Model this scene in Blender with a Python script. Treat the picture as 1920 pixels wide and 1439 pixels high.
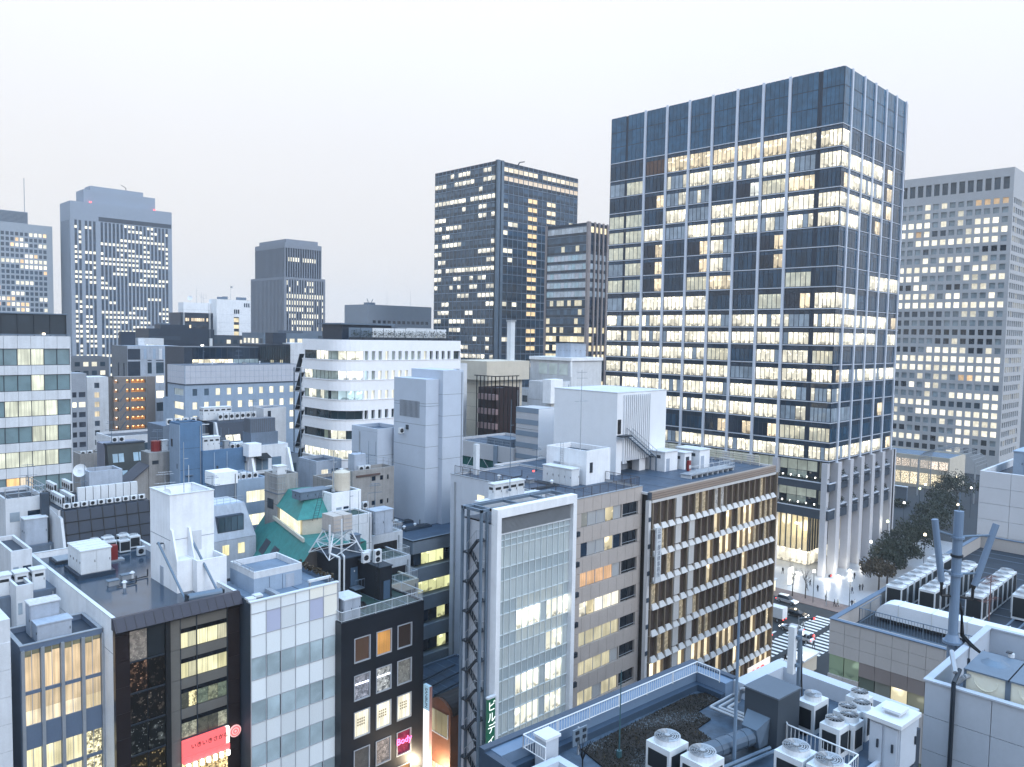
import bpy, bmesh, math, random
from mathutils import Vector, Matrix
for _o in list(bpy.data.objects):
 bpy.data.objects.remove(_o)
R = math.radians
SC = bpy.context.scene
COL = SC.collection
random.seed(7)

# ------------------------------------------------------------------ camera
CAMZ = 58.0
def make_camera():
 pitch, roll, head, f = R(3.488), R(0.977), R(45.319), 1473.45
 fw = Vector((math.cos(head)*math.cos(pitch), math.sin(head)*math.cos(pitch), -math.sin(pitch)))
 rt = Vector((math.sin(head), -math.cos(head), 0)); up = rt.cross(fw)
 r2 = rt*math.cos(roll)+up*math.sin(roll); u2 = -rt*math.sin(roll)+up*math.cos(roll)
 cd = bpy.data.cameras.new('camera'); co = bpy.data.objects.new('camera', cd); COL.objects.link(co)
 m = Matrix((r2, u2, -fw)).transposed().to_4x4(); m.translation = Vector((0, 0, CAMZ)); co.matrix_world = m
 cd.sensor_fit = 'HORIZONTAL'; cd.sensor_width = 36.0; cd.lens = 36.0*f/1920.0
 cd.clip_start = 0.5; cd.clip_end = 9000
 SC.camera = co
make_camera()

# ------------------------------------------------------------------ sky and light
SUN_EL, SUN_AZ = R(32), R(-92)          # soft light from the bright side of an overcast evening sky
def make_world():
 w = bpy.data.worlds.new('World'); SC.world = w; w.use_nodes = True
 nt = w.node_tree; N = nt.nodes; L = nt.links
 bg = N['Background']
 sky = N.new('ShaderNodeTexSky'); sky.sky_type = 'NISHITA'; sky.sun_disc = False
 sky.sun_elevation = SUN_EL; sky.sun_rotation = R(90)-SUN_AZ
 sky.air_density = 1.0; sky.dust_density = 4.0; sky.ozone_density = 2.0
 tc = N.new('ShaderNodeTexCoord'); sx = N.new('ShaderNodeSeparateXYZ'); L.new(tc.outputs['Generated'], sx.inputs[0])
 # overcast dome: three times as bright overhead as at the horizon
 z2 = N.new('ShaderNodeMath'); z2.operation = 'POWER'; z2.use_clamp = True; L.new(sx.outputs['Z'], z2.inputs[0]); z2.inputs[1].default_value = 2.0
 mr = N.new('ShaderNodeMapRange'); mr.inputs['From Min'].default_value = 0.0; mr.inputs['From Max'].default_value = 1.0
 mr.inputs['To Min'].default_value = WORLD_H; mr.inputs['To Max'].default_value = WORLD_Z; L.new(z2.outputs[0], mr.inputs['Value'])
 no = N.new('ShaderNodeTexNoise'); no.inputs['Scale'].default_value = 1.6; no.inputs['Detail'].default_value = 3; L.new(tc.outputs['Generated'], no.inputs['Vector'])
 nm = N.new('ShaderNodeMapRange'); nm.inputs['To Min'].default_value = 0.95; nm.inputs['To Max'].default_value = 1.05; L.new(no.outputs[0], nm.inputs['Value'])
 mu = N.new('ShaderNodeMath'); mu.operation = 'MULTIPLY'; L.new(mr.outputs[0], mu.inputs[0]); L.new(nm.outputs[0], mu.inputs[1])
 # a little warmer to the left of the view, bluer to the right and overhead
 dx = N.new('ShaderNodeMath'); dx.operation = 'SUBTRACT'; L.new(sx.outputs['Y'], dx.inputs[0]); L.new(sx.outputs['X'], dx.inputs[1])
 cr = N.new('ShaderNodeMapRange'); cr.inputs['From Min'].default_value = -0.9; cr.inputs['From Max'].default_value = 0.9; L.new(dx.outputs[0], cr.inputs['Value'])
 mx = N.new('ShaderNodeMix'); mx.data_type = 'RGBA'; L.new(cr.outputs[0], mx.inputs[0])
 mx.inputs[6].default_value = (0.985, 0.982, 1.015, 1); mx.inputs[7].default_value = (1.02, 0.995, 0.985, 1)
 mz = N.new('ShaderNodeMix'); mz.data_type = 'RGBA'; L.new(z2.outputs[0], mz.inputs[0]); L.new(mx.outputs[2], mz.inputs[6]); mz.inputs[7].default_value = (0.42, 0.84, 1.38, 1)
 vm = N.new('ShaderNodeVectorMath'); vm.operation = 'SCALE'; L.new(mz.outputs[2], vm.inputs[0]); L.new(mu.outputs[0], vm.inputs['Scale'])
 ad = N.new('ShaderNodeMix'); ad.data_type = 'RGBA'; ad.blend_type = 'ADD'; ad.inputs[0].default_value = 1.0
 sk = N.new('ShaderNodeVectorMath'); sk.operation = 'SCALE'; L.new(sky.outputs[0], sk.inputs[0]); sk.inputs['Scale'].default_value = SKY_MIX
 L.new(vm.outputs[0], ad.inputs[6]); L.new(sk.outputs[0], ad.inputs[7])
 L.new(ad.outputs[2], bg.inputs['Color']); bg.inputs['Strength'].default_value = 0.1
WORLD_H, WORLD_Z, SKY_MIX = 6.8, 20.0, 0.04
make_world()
sd = bpy.data.lights.new('sun', 'SUN'); sd.energy = 1.3; sd.angle = R(28); sd.color = (0.94, 0.98, 1.04)
so = bpy.data.objects.new('sun', sd); COL.objects.link(so); so.location = (0, 0, 300)
so.rotation_euler = Vector((math.cos(SUN_AZ)*math.cos(SUN_EL), math.sin(SUN_AZ)*math.cos(SUN_EL), math.sin(SUN_EL))).to_track_quat('Z', 'Y').to_euler()
VS = SC.view_settings
SC.display_settings.display_device = 'sRGB'; VS.view_transform = 'Standard'; VS.look = 'None'; VS.exposure = 0.34; VS.gamma = 1.0; VS.use_curve_mapping = False
SC.cycles.max_bounces = 6; SC.cycles.diffuse_bounces = 2; SC.cycles.glossy_bounces = 3; SC.cycles.transmission_bounces = 3; SC.cycles.volume_bounces = 0
SC.cycles.caustics_reflective = False; SC.cycles.caustics_refractive = False; SC.cycles.sample_clamp_indirect = 4.0

# ------------------------------------------------------------------ materials
MATS = {}
def mat(name, col, rough=0.75, var=0.12, streak=0.0, metal=0.0, scale=0.5, spec=0.5, bump=0.0, emit=None):
 if name in MATS: return MATS[name]
 lum = (col[0]+col[1]+col[2])/3; k = min(1.04, .50+.80*lum); col = tuple(c*k for c in col[:3])
 if lum < .5 and col[2] >= col[0]*.98: t = .5-lum; col = (col[0]*(1-.42*t), col[1], col[2]*(1+.34*t))
 m = bpy.data.materials.new(name); m.use_nodes = True; nt = m.node_tree; N = nt.nodes; L = nt.links
 p = N['Principled BSDF']; p.inputs['Roughness'].default_value = rough; p.inputs['Metallic'].default_value = metal
 p.inputs['Specular IOR Level'].default_value = spec
 g = N.new('ShaderNodeNewGeometry')
 n1 = N.new('ShaderNodeTexNoise'); n1.inputs['Scale'].default_value = scale; n1.inputs['Detail'].default_value = 5; n1.inputs['Roughness'].default_value = 0.65
 L.new(g.outputs['Position'], n1.inputs['Vector'])
 n2 = N.new('ShaderNodeTexNoise'); n2.inputs['Scale'].default_value = 6.0; n2.inputs['Detail'].default_value = 3
 L.new(g.outputs['Position'], n2.inputs['Vector'])
 a = N.new('ShaderNodeMath'); a.operation = 'MULTIPLY_ADD'; L.new(n2.outputs[0], a.inputs[0]); a.inputs[1].default_value = 0.35; L.new(n1.outputs[0], a.inputs[2])
 last = a.outputs[0]
 if streak:
  mp = N.new('ShaderNodeMapping'); mp.inputs['Scale'].default_value = (2.2, 2.2, 0.12); L.new(g.outputs['Position'], mp.inputs['Vector'])
  n3 = N.new('ShaderNodeTexNoise'); n3.inputs['Scale'].default_value = 1.0; n3.inputs['Detail'].default_value = 4; L.new(mp.outputs[0], n3.inputs['Vector'])
  b = N.new('ShaderNodeMath'); b.operation = 'MULTIPLY_ADD'; L.new(n3.outputs[0], b.inputs[0]); b.inputs[1].default_value = streak; L.new(last, b.inputs[2]); last = b.outputs[0]
 mr = N.new('ShaderNodeMapRange'); off = 0.5*(1+.35+streak)
 mr.inputs['From Min'].default_value = off-0.5; mr.inputs['From Max'].default_value = off+0.5
 mr.inputs['To Min'].default_value = 1-2.2*var; mr.inputs['To Max'].default_value = 1+2.2*var*0.8; L.new(last, mr.inputs['Value'])
 v = N.new('ShaderNodeVectorMath'); v.operation = 'SCALE'; v.inputs[0].default_value = col[:3]; L.new(mr.outputs[0], v.inputs['Scale'])
 L.new(v.outputs[0], p.inputs['Base Color'])
 if bump:
  bp = N.new('ShaderNodeBump'); bp.inputs['Strength'].default_value = bump; bp.inputs['Distance'].default_value = 0.05
  L.new(n2.outputs[0], bp.inputs['Height']); L.new(bp.outputs[0], p.inputs['Normal'])
 if emit:
  p.inputs['Emission Color'].default_value = (*emit[:3], 1); p.inputs['Emission Strength'].default_value = emit[3]; m.cycles.emission_sampling = 'NONE' if emit[3] < 3 else 'FRONT'
 MATS[name] = m
 return m

def glass_mat(name, src, style='office', rough=0.05, spec=0.6):
 """window glass; colour and lamp level come from the object's own colour (parts) or from a face attribute (joined panes)"""
 key = name+src
 if key in MATS: return MATS[key]
 m = bpy.data.materials.new(key); m.use_nodes = True; nt = m.node_tree; N = nt.nodes; L = nt.links
 p = N['Principled BSDF']; p.inputs['Roughness'].default_value = rough; p.inputs['Specular IOR Level'].default_value = spec
 if src == 'obj':
  s = N.new('ShaderNodeObjectInfo'); col, al = s.outputs['Color'], s.outputs['Alpha']
 else:
  s = N.new('ShaderNodeAttribute'); s.attribute_type = 'GEOMETRY'; s.attribute_name = 'tint'; col, al = s.outputs['Color'], s.outputs['Alpha']
 uv = N.new('ShaderNodeUVMap'); uv.uv_map = 'UVMap'; sx = N.new('ShaderNodeSeparateXYZ'); L.new(uv.outputs[0], sx.inputs[0])
 g = N.new('ShaderNodeNewGeometry')
 def math_(op, a, b=None, c=None):
  n = N.new('ShaderNodeMath'); n.operation = op
  for i, x in enumerate((a, b, c)):
   if x is None: continue
   if isinstance(x, (int, float)): n.inputs[i].default_value = x
   else: L.new(x, n.inputs[i])
  return n.outputs[0]
 def rng(x, a, b, c, d):
  n = N.new('ShaderNodeMapRange'); n.interpolation_type = 'SMOOTHSTEP'; L.new(x, n.inputs['Value'])
  for k, q in zip(('From Min', 'From Max', 'To Min', 'To Max'), (a, b, c, d)): n.inputs[k].default_value = q
  return n.outputs[0]
 def noise(scale, det=2, vec=None):
  n = N.new('ShaderNodeTexNoise'); n.inputs['Scale'].default_value = scale; n.inputs['Detail'].default_value = det
  L.new(vec or g.outputs['Position'], n.inputs['Vector']); return n.outputs[0]
 V = sx.outputs['Y']
 if style == 'office':        # ceiling lamps high in the pane, furniture and people along its foot
  lamps = math_('MULTIPLY', rng(noise(0.9, 1), 0.52, 0.66, 0, 1), rng(V, 0.5, 0.7, 0, 1))
  desk = math_('MULTIPLY', rng(noise(1.1, 3), 0.48, 0.56, 0, 1), rng(V, 0.10, 0.36, 1, 0))
  wall = rng(noise(0.22, 2), 0.3, 0.7, 0.62, 1.2)
  e = math_('MULTIPLY', math_('MULTIPLY_ADD', lamps, 1.3, wall), math_('MULTIPLY_ADD', desk, -0.7, 1.0))
 elif style == 'blind':       # drawn curtains and blinds: folds
  mp = N.new('ShaderNodeMapping'); mp.inputs['Scale'].default_value = (7, 7, 0.25); L.new(g.outputs['Position'], mp.inputs['Vector'])
  e = math_('MULTIPLY', rng(noise(1.0, 2, mp.outputs[0]), 0.3, 0.7, 0.72, 1.12), rng(noise(0.5, 1), 0.3, 0.7, 0.8, 1.15))
 elif style == 'shop':        # goods, shelves and many small lamps
  e = math_('ADD', rng(noise(3.0, 4), 0.38, 0.62, 0.12, 1.2), rng(noise(7.0, 1), 0.6, 0.72, 0, 2.0))
 elif style == 'mirror':      # dark glass with glowing specks painted in for reflected lights
  e = math_('ADD', rng(noise(1.6, 4), 0.56, 0.72, 0.03, 1.0), rng(noise(5.0, 1), 0.66, 0.76, 0, 2.5))
 elif style == 'milk':
  e = rng(noise(0.15, 2), 0.3, 0.7, 0.94, 1.06)
 else:
  e = rng(noise(0.6, 3), 0.3, 0.7, 0.8, 1.15)
 lv = math_('MULTIPLY', e, al)
 ec = N.new('ShaderNodeVectorMath'); ec.operation = 'SCALE'; L.new(col, ec.inputs[0]); L.new(lv, ec.inputs['Scale'])
 L.new(ec.outputs[0], p.inputs['Emission Color']); p.inputs['Emission Strength'].default_value = 1.0
 dk = math_('SUBTRACT', 1.0, math_('MINIMUM', math_('MULTIPLY', al, 1.5), 0.9))
 if style in ('office', 'plain'):
  dk = math_('MULTIPLY', dk, rng(noise(0.45, 3), 0.3, 0.7, 0.82, 1.18))
 bc = N.new('ShaderNodeVectorMath'); bc.operation = 'SCALE'; L.new(col, bc.inputs[0]); L.new(dk, bc.inputs['Scale'])
 L.new(bc.outputs[0], p.inputs['Base Color'])
 m.cycles.emission_sampling = 'NONE'
 MATS[key] = m
 return m

# colours measured as surface colours
WHITE = mat('white_painted_wall', (0.74, 0.765, 0.80), 0.7, 0.085, 0.7)
OFFW = mat('off_white_tile', (0.58, 0.61, 0.65), 0.6, 0.11, 0.8)
GREYW = mat('pale_grey_wall', (0.40, 0.45, 0.53), 0.75, 0.14, 0.8)
MIDG = mat('mid_grey_wall', (0.19, 0.225, 0.28), 0.75, 0.13, 0.6)
DARKG = mat('dark_grey_wall', (0.065, 0.085, 0.115), 0.65, 0.15, 0.2)
BEIGE = mat('beige_concrete', (0.36, 0.355, 0.35), 0.8, 0.17, 0.8)
WARMB = mat('warm_beige_tile', (0.50, 0.45, 0.42), 0.55, 0.07, 0.2)
STONE = mat('grey_brown_stone', (0.21, 0.215, 0.235), 0.6, 0.1, 0.2)
BROWN = mat('dark_brown_stone', (0.035, 0.024, 0.026), 0.3, 0.25, 0.1)
BLACKT = mat('black_tile', (0.026, 0.027, 0.036), 0.4, 0.15, 0.1)
BLUEW = mat('blue_painted_wall', (0.13, 0.235, 0.375), 0.75, 0.12, 0.5)
BLUEL = mat('pale_blue_wall', (0.34, 0.43, 0.55), 0.75, 0.09, 0.5)
NAVY = mat('navy_cladding', (0.024, 0.045, 0.078), 0.45, 0.15, 0.1)
ROOFD = mat('dark_roof_membrane', (0.032, 0.055, 0.088), 0.5, 0.3, 0, scale=0.35, bump=0.3)
ROOFM = mat('grey_roof_membrane', (0.075, 0.115, 0.17), 0.5, 0.25, 0, scale=0.35, bump=0.3)
ROOFL = mat('pale_roof_membrane', (0.21, 0.265, 0.34), 0.65, 0.2, 0, scale=0.4, bump=0.3)
ROOFWET = mat('wet_roof_membrane', (0.05, 0.088, 0.13), 0.16, 0.35, 0, scale=0.45, spec=0.6)
GREENT = mat('green_roof_tile', (0.045, 0.30, 0.25), 0.5, 0.22, 0.2, scale=1.2)
GREENF = mat('green_roof_paint', (0.035, 0.085, 0.065), 0.7, 0.35, 0, scale=0.8)
METAL = mat('galvanised_metal', (0.42, 0.45, 0.49), 0.45, 0.12, 0.1, 0.4)
STEEL = mat('blue_grey_steel', (0.20, 0.25, 0.31), 0.5, 0.15, 0.1, 0.2)
DSTEEL = mat('dark_steel', (0.05, 0.06, 0.075), 0.5, 0.2, 0.1, 0.2)
UNITW = mat('white_enamel', (0.60, 0.635, 0.67), 0.45, 0.10, 0.5)
GRILL = mat('dark_grille', (0.025, 0.03, 0.036), 0.6, 0.2)
BLACK = mat('black_rubber', (0.012, 0.013, 0.016), 0.6, 0.2)
ALU = mat('aluminium_frame', (0.52, 0.55, 0.60), 0.4, 0.06, 0.0, 0.3)
DFRAME = mat('dark_window_frame', (0.055, 0.065, 0.08), 0.45, 0.1)
RED = mat('red_enamel', (0.33, 0.03, 0.03), 0.5, 0.1)
ASPH = mat('asphalt', (0.05, 0.052, 0.056), 0.8, 0.2, scale=0.3)
PAINT = mat('road_paint', (0.75, 0.75, 0.74), 0.6, 0.08)
PAVE = mat('brick_paving', (0.26, 0.20, 0.19), 0.75, 0.2, scale=0.8)
PLAZA = mat('pale_plaza_paving', (0.42, 0.43, 0.46), 0.35, 0.1, scale=0.2)
BRICK = mat('orange_brick', (0.28, 0.11, 0.06), 0.75, 0.2, 0.2)
CREAM = mat('cream_wall', (0.60, 0.55, 0.46), 0.7, 0.08, 0.3)
FINB = mat('bronze_fin', (0.33, 0.265, 0.20), 0.45, 0.12, 0.1, 0.2)
LEAF = mat('evergreen_leaf', (0.03, 0.05, 0.028), 0.7, 0.45, scale=2.5)
LEAF2 = mat('autumn_leaf', (0.10, 0.07, 0.035), 0.7, 0.4, scale=2.5)
BARK = mat('tree_bark', (0.07, 0.055, 0.045), 0.85, 0.2)
LAMPW = mat('warm_lamp_glass', (0.9, 0.8, 0.6), 0.4, 0.0, emit=(1.0, 0.86, 0.6, 5.0))
LAMPC = mat('white_lamp_glass', (0.9, 0.9, 0.85), 0.4, 0.0, emit=(1.0, 0.95, 0.85, 4.0))
LAMPO = mat('orange_lamp_glass', (0.9, 0.6, 0.3), 0.4, 0.0, emit=(1.0, 0.55, 0.2, 6.0))
LAMPR = mat('red_lamp_glass', (0.9, 0.1, 0.1), 0.4, 0.0, emit=(1.0, 0.06, 0.05, 4.0))

# ------------------------------------------------------------------ mesh builder
class MB:
 def __init__(s): s.v = []; s.f = []; s.m = []; s.mats = []
 def mi(s, m):
  if m not in s.mats: s.mats.append(m)
  return s.mats.index(m)
 def poly(s, pts, m):
  b = len(s.v); s.v += [tuple(p) for p in pts]; s.f.append(tuple(range(b, b+len(pts)))); s.m.append(s.mi(m))
 def box(s, x0, y0, z0, x1, y1, z1, m):
  if x0 > x1: x0, x1 = x1, x0
  if y0 > y1: y0, y1 = y1, y0
  if z0 > z1: z0, z1 = z1, z0
  b = len(s.v); k = s.mi(m)
  s.v += [(x0, y0, z0), (x1, y0, z0), (x1, y1, z0), (x0, y1, z0), (x0, y0, z1), (x1, y0, z1), (x1, y1, z1), (x0, y1, z1)]
  for q in ((3, 2, 1, 0), (4, 5, 6, 7), (0, 1, 5, 4), (1, 2, 6, 5), (2, 3, 7, 6), (3, 0, 4, 7)):
   s.f.append(tuple(b+i for i in q)); s.m.append(k)
 def prism(s, pts, z0, z1, m):
  """counter-clockwise outline raised from z0 to z1"""
  n = len(pts); b = len(s.v); k = s.mi(m)
  s.v += [(p[0], p[1], z0) for p in pts]+[(p[0], p[1], z1) for p in pts]
  s.f.append(tuple(b+i for i in reversed(range(n)))); s.f.append(tuple(b+n+i for i in range(n))); s.m += [k, k]
  for i in range(n):
   j = (i+1) % n; s.f.append((b+i, b+j, b+n+j, b+n+i)); s.m.append(k)
 def hexa(s, lo, hi, m):
  """any six-sided block from four bottom and four top corners, both counter-clockwise"""
  b = len(s.v); k = s.mi(m); s.v += [tuple(p) for p in lo]+[tuple(p) for p in hi]
  for q in ((3, 2, 1, 0), (4, 5, 6, 7), (0, 1, 5, 4), (1, 2, 6, 5), (2, 3, 7, 6), (3, 0, 4, 7)):
   s.f.append(tuple(b+i for i in q)); s.m.append(k)
 def cyl(s, cx, cy, z0, z1, r, m, n=12, r1=None, cap=True):
  r1 = r if r1 is None else r1; b = len(s.v); k = s.mi(m)
  for i in range(n):
   a = 2*math.pi*i/n; s.v.append((cx+r*math.cos(a), cy+r*math.sin(a), z0))
  for i in range(n):
   a = 2*math.pi*i/n; s.v.append((cx+r1*math.cos(a), cy+r1*math.sin(a), z1))
  for i in range(n):
   j = (i+1) % n; s.f.append((b+i, b+j, b+n+j, b+n+i)); s.m.append(k)
  if cap: s.f.append(tuple(b+i for i in reversed(range(n)))); s.f.append(tuple(b+n+i for i in range(n))); s.m += [k, k]
 def tube(s, p, q, r, m, n=5, r1=None):
  p = Vector(p); q = Vector(q); d = (q-p)
  if d.length < 1e-6: return
  d.normalize(); a = d.orthogonal().normalized(); c = d.cross(a); b = len(s.v); k = s.mi(m); r1 = r if r1 is None else r1
  for P, rr in ((p, r), (q, r1)):
   for i in range(n):
    t = 2*math.pi*i/n; s.v.append(tuple(P+a*rr*math.cos(t)+c*rr*math.sin(t)))
  for i in range(n):
   j = (i+1) % n; s.f.append((b+i, b+j, b+n+j, b+n+i)); s.m.append(k)
  s.f.append(tuple(b+i for i in reversed(range(n)))); s.f.append(tuple(b+n+i for i in range(n))); s.m += [k, k]
 def path(s, pts, r, m, n=6):
  for a, b in zip(pts, pts[1:]): s.tube(a, b, r, m, n)
 def build(s, name, parent=None, smooth=False):
  if not s.v: return None
  xs = [v[0] for v in s.v]; ys = [v[1] for v in s.v]; zs = [v[2] for v in s.v]
  c = Vector(((min(xs)+max(xs))/2, (min(ys)+max(ys))/2, min(zs)))
  me = bpy.data.meshes.new(name); me.from_pydata([(x-c.x, y-c.y, z-c.z) for x, y, z in s.v], [], s.f)
  for m in s.mats: me.materials.append(m)
  if len(s.mats) > 1: me.polygons.foreach_set('material_index', s.m)
  if smooth: me.polygons.foreach_set('use_smooth', [True]*len(s.f))
  o = bpy.data.objects.new(name, me); put(o, parent, c)
  return o
def wl(o):
 v = Vector(o.location)
 while o.parent: o = o.parent; v += o.location
 return v
def put(o, parent, loc):
 COL.objects.link(o)
 if parent is not None: o.parent = parent; o.location = Vector(loc)-wl(parent)
 else: o.location = loc
 return o
USED = set()
def thing(name, label, cat, loc=(0, 0, 0), group=None):
 o = bpy.data.objects.new(name, None); o.empty_display_size = 0.2; put(o, None, loc); tag(o, label, cat, group); return o
def tag(o, label, cat, group=None):
 o['label'] = label; o['category'] = cat
 if group: o['group'] = group
 if label in USED: print('DUPLICATE LABEL', label)
 USED.add(label); return o
def struct(o): o['kind'] = 'structure'; return o
def stuff(o): o['kind'] = 'stuff'; return o
def copy_tree(o, loc, label=None, group=None):
 c = o.copy(); COL.objects.link(c); c.location = loc
 if label: c['label'] = label; USED.add(label)
 if group: c['group'] = group
 for ch in list(o.children):
  d = ch.copy(); COL.objects.link(d); d.parent = c
  for g in ch.children:
   e = g.copy(); COL.objects.link(e); e.parent = d
 return c
ORD = ['first', 'second', 'third', 'fourth', 'fifth', 'sixth', 'seventh', 'eighth', 'ninth', 'tenth', 'eleventh', 'twelfth', 'thirteenth', 'fourteenth', 'fifteenth', 'sixteenth', 'seventeenth', 'eighteenth', 'nineteenth', 'twentieth']

# ------------------------------------------------------------------ buildings
UNIT = {}
def unit_box(key, w, d, h, m, face):
 """shared mesh: block w along the face, h high, d deep; origin at the middle of its foot"""
 k = (key, round(w, 2), round(d, 2), round(h, 2), face)
 if k in UNIT: return UNIT[k]
 w, h = round(w, 2), round(h, 2)
 if face == 'Y': x, y = w/2, d/2
 else: x, y = d/2, w/2
 v = [(-x, -y, 0), (x, -y, 0), (x, y, 0), (-x, y, 0), (-x, -y, h), (x, -y, h), (x, y, h), (-x, y, h)]
 f = [(3, 2, 1, 0), (4, 5, 6, 7), (0, 1, 5, 4), (1, 2, 6, 5), (2, 3, 7, 6), (3, 0, 4, 7)]
 me = bpy.data.meshes.new(key); me.from_pydata(v, [], f); me.materials.append(m)
 uv = me.uv_layers.new(name='UVMap')
 for p in me.polygons:
  for li in p.loop_indices:
   c = me.vertices[me.loops[li].vertex_index].co
   uv.data[li].uv = (((c.x/x+1)/2) if face == 'Y' else ((-c.y/y+1)/2), c.z/h)
 UNIT[k] = me
 return me
FOC = 1473.0
class Bld:
 def __init__(s, box, name, label, cat, wall, group=None, z0=0.0, inset=0.0, roof=None, parapet=0.0, cap=None, core=None, pt=0.25, pin=0.0):
  s.x0, s.y0, s.x1, s.y1, s.z = box; s.z0 = z0; s.wall = wall; s.inset = inset
  s.e = thing(name, label, cat, ((s.x0+s.x1)/2, (s.y0+s.y1)/2, z0), group)
  s.w = MB(); s.panes = []; s.pan = []; s.fr = MB()
  rz = s.z-parapet
  if parapet:
   i = inset
   s.w.box(s.x0+i, s.y0+i, z0, s.x1, s.y1, rz-0.02, core or wall)
   r = MB(); r.box(s.x0+i+.01, s.y0+i+.01, rz-0.02, s.x1-.01, s.y1-.01, rz, roof or ROOFM); r.build('roof', s.e)
   if roof is not ROOFWET and s.x1-s.x0 > 3:
    r = MB(); n = int((s.x1-s.x0)/2.1)
    for k in range(1, n+1): u = s.x0+(s.x1-s.x0)*k/(n+1); r.box(u-.05, s.y0+i+.3, rz, u+.05, s.y1-.3, rz+.012, STEEL if k % 3 else DARKG)
    o = r.build('roof_seam', s.e); stuff(o)
   p = MB(); q = wall
   p.box(s.x0+pin, s.y0+pin, rz-.02, s.x1, s.y0+pin+pt, s.z, q); p.box(s.x0+pin, s.y1-pt, rz, s.x1, s.y1, s.z, q)
   p.box(s.x0+pin, s.y0+pin+pt, rz, s.x0+pin+pt, s.y1-pt, s.z, q); p.box(s.x1-pt, s.y0+pin+pt, rz, s.x1, s.y1-pt, s.z, q)
   p.build('parapet', s.e)
   if cap:
    c = MB(); t = .05
    c.box(s.x0-t, s.y0-t, s.z, s.x1+t, s.y0+pt+t, s.z+.06, cap); c.box(s.x0-t, s.y1-pt-t, s.z, s.x1+t, s.y1+t, s.z+.06, cap)
    c.box(s.x0-t, s.y0+pt+t, s.z, s.x0+pt+t, s.y1-pt-t, s.z+.06, cap); c.box(s.x1-pt-t, s.y0+pt+t, s.z, s.x1+t, s.y1-pt-t, s.z+.06, cap)
    c.build('coping', s.e)
  else:
   s.w.box(s.x0+inset, s.y0+inset, z0, s.x1, s.y1, s.z-.02, core or wall)
   r = MB(); r.box(s.x0, s.y0, s.z-.02, s.x1, s.y1, s.z, roof or wall); r.build('roof', s.e)
  s.rz = rz
 def L(s, face): return (s.x1-s.x0) if face == 'Y' else (s.y1-s.y0)
 def fbox(s, mb, face, u0, u1, z0, z1, n0, n1, m):
  """block on a face: u along it from the near corner, n outward from the outer skin"""
  if face == 'Y': mb.box(s.x0+u0, s.y0-n1, z0, s.x0+u1, s.y0-n0, z1, m)
  else: mb.box(s.x0-n1, s.y0+u0, z0, s.x0-n0, s.y0+u1, z1, m)
 def skin(s, face, rows, cols, d=None, m=None, u0=None, u1=None, z0=None, z1=None):
  """wall leaf with a grid of openings, thickness d in front of the core"""
  d = s.inset if d is None else d; m = m or s.wall
  u0 = (0 if face == 'Y' else s.inset) if u0 is None else u0; u1 = s.L(face) if u1 is None else u1
  z0 = s.z0 if z0 is None else z0; z1 = s.rz if z1 is None else z1
  z = z0
  for a, b in sorted(rows):
   if a > z+.01: s.fbox(s.w, face, u0, u1, z, a, -d, 0, m)
   u = u0
   for c0, c1 in cols:
    if c0 > u+.01: s.fbox(s.w, face, u, c0, a, b, -d, 0, m)
    u = c1
   if u1 > u+.01: s.fbox(s.w, face, u, u1, a, b, -d, 0, m)
   z = b
  if z1 > z+.01: s.fbox(s.w, face, u0, u1, z, z1, -d, 0, m)
 def pane(s, face, u0, u1, z0, z1, n, col, style='office', name='window_pane'):
  s.panes.append((face, u0, u1, z0, z1, n, col, style, name))
 def panel(s, face, u0, u1, z0, z1, n0, n1, m, name='panel', gap=.02):
  s.pan.append((face, u0+gap, u1-gap, z0+gap, z1-gap, n0, n1, m, name))
 def finish(s, limit=300, minpx=6.0):
  if not s.panes and not s.pan and s.z-s.z0 > 8:
   q = MB(); d = s.inset if s.inset else 0
   for k in range(1, 5):
    z = s.rz-.4-k*3.35
    s.fbox(q, 'Y', .02, s.L('Y')-.02, z-.02, z+.02, .001, .009, DSTEEL); s.fbox(q, 'X', .02, s.L('X')-.02, z-.02, z+.02, .001, .009, DSTEEL)
   q.build('joint', s.e); q = MB(); s.fbox(q, 'Y', s.L('Y')*.93-.12, s.L('Y')*.93, 2, s.rz-.3, .001, .12, METAL); q.build('drain_pipe', s.e)
  w = s.w.build('wall', s.e)
  fr = s.fr.build('window_frame', s.e)
  if fr: stuff(fr)
  for lst, ispane in ((s.panes, True), (s.pan, False)):
   items = []
   for it in lst:
    face, u0, u1, z0, z1, n = it[:6]
    c = Vector((s.x0+(u0+u1)/2, s.y0-n, z0)) if face == 'Y' else Vector((s.x0-n, s.y0+(u0+u1)/2, z0))
    d = (c-Vector((0, 0, CAMZ))).length
    items.append((-max(u1-u0, z1-z0)*FOC/d, -(u1-u0)*(z1-z0)/d, c, it))
   items.sort(key=lambda t: (t[0], t[1]))
   rest = []; cnt = {}
   for sz, _, c, it in items:
    nm = it[8]
    cnt[nm] = cnt.get(nm, 0)+1
    if cnt[nm] > limit or -sz < minpx: rest.append(it); continue
    face, u0, u1, z0, z1, n = it[:6]
    if ispane:
     me = unit_box('pane_'+it[7], u1-u0, .04, z1-z0, glass_mat('glass_'+it[7], 'obj', it[7]), face)
     o = bpy.data.objects.new(nm, me); o.color = it[6]; put(o, s.e, c)
    else:
     me = unit_box('panel_'+it[7].name, u1-u0, it[6]-n, z1-z0, it[7], face)
     off = (it[6]-n)/2
     c = c-Vector((0, off, 0)) if face == 'Y' else c-Vector((off, 0, 0))
     put(bpy.data.objects.new(nm, me), s.e, c)
   if rest: s.join(rest, ispane)
  return s
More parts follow.
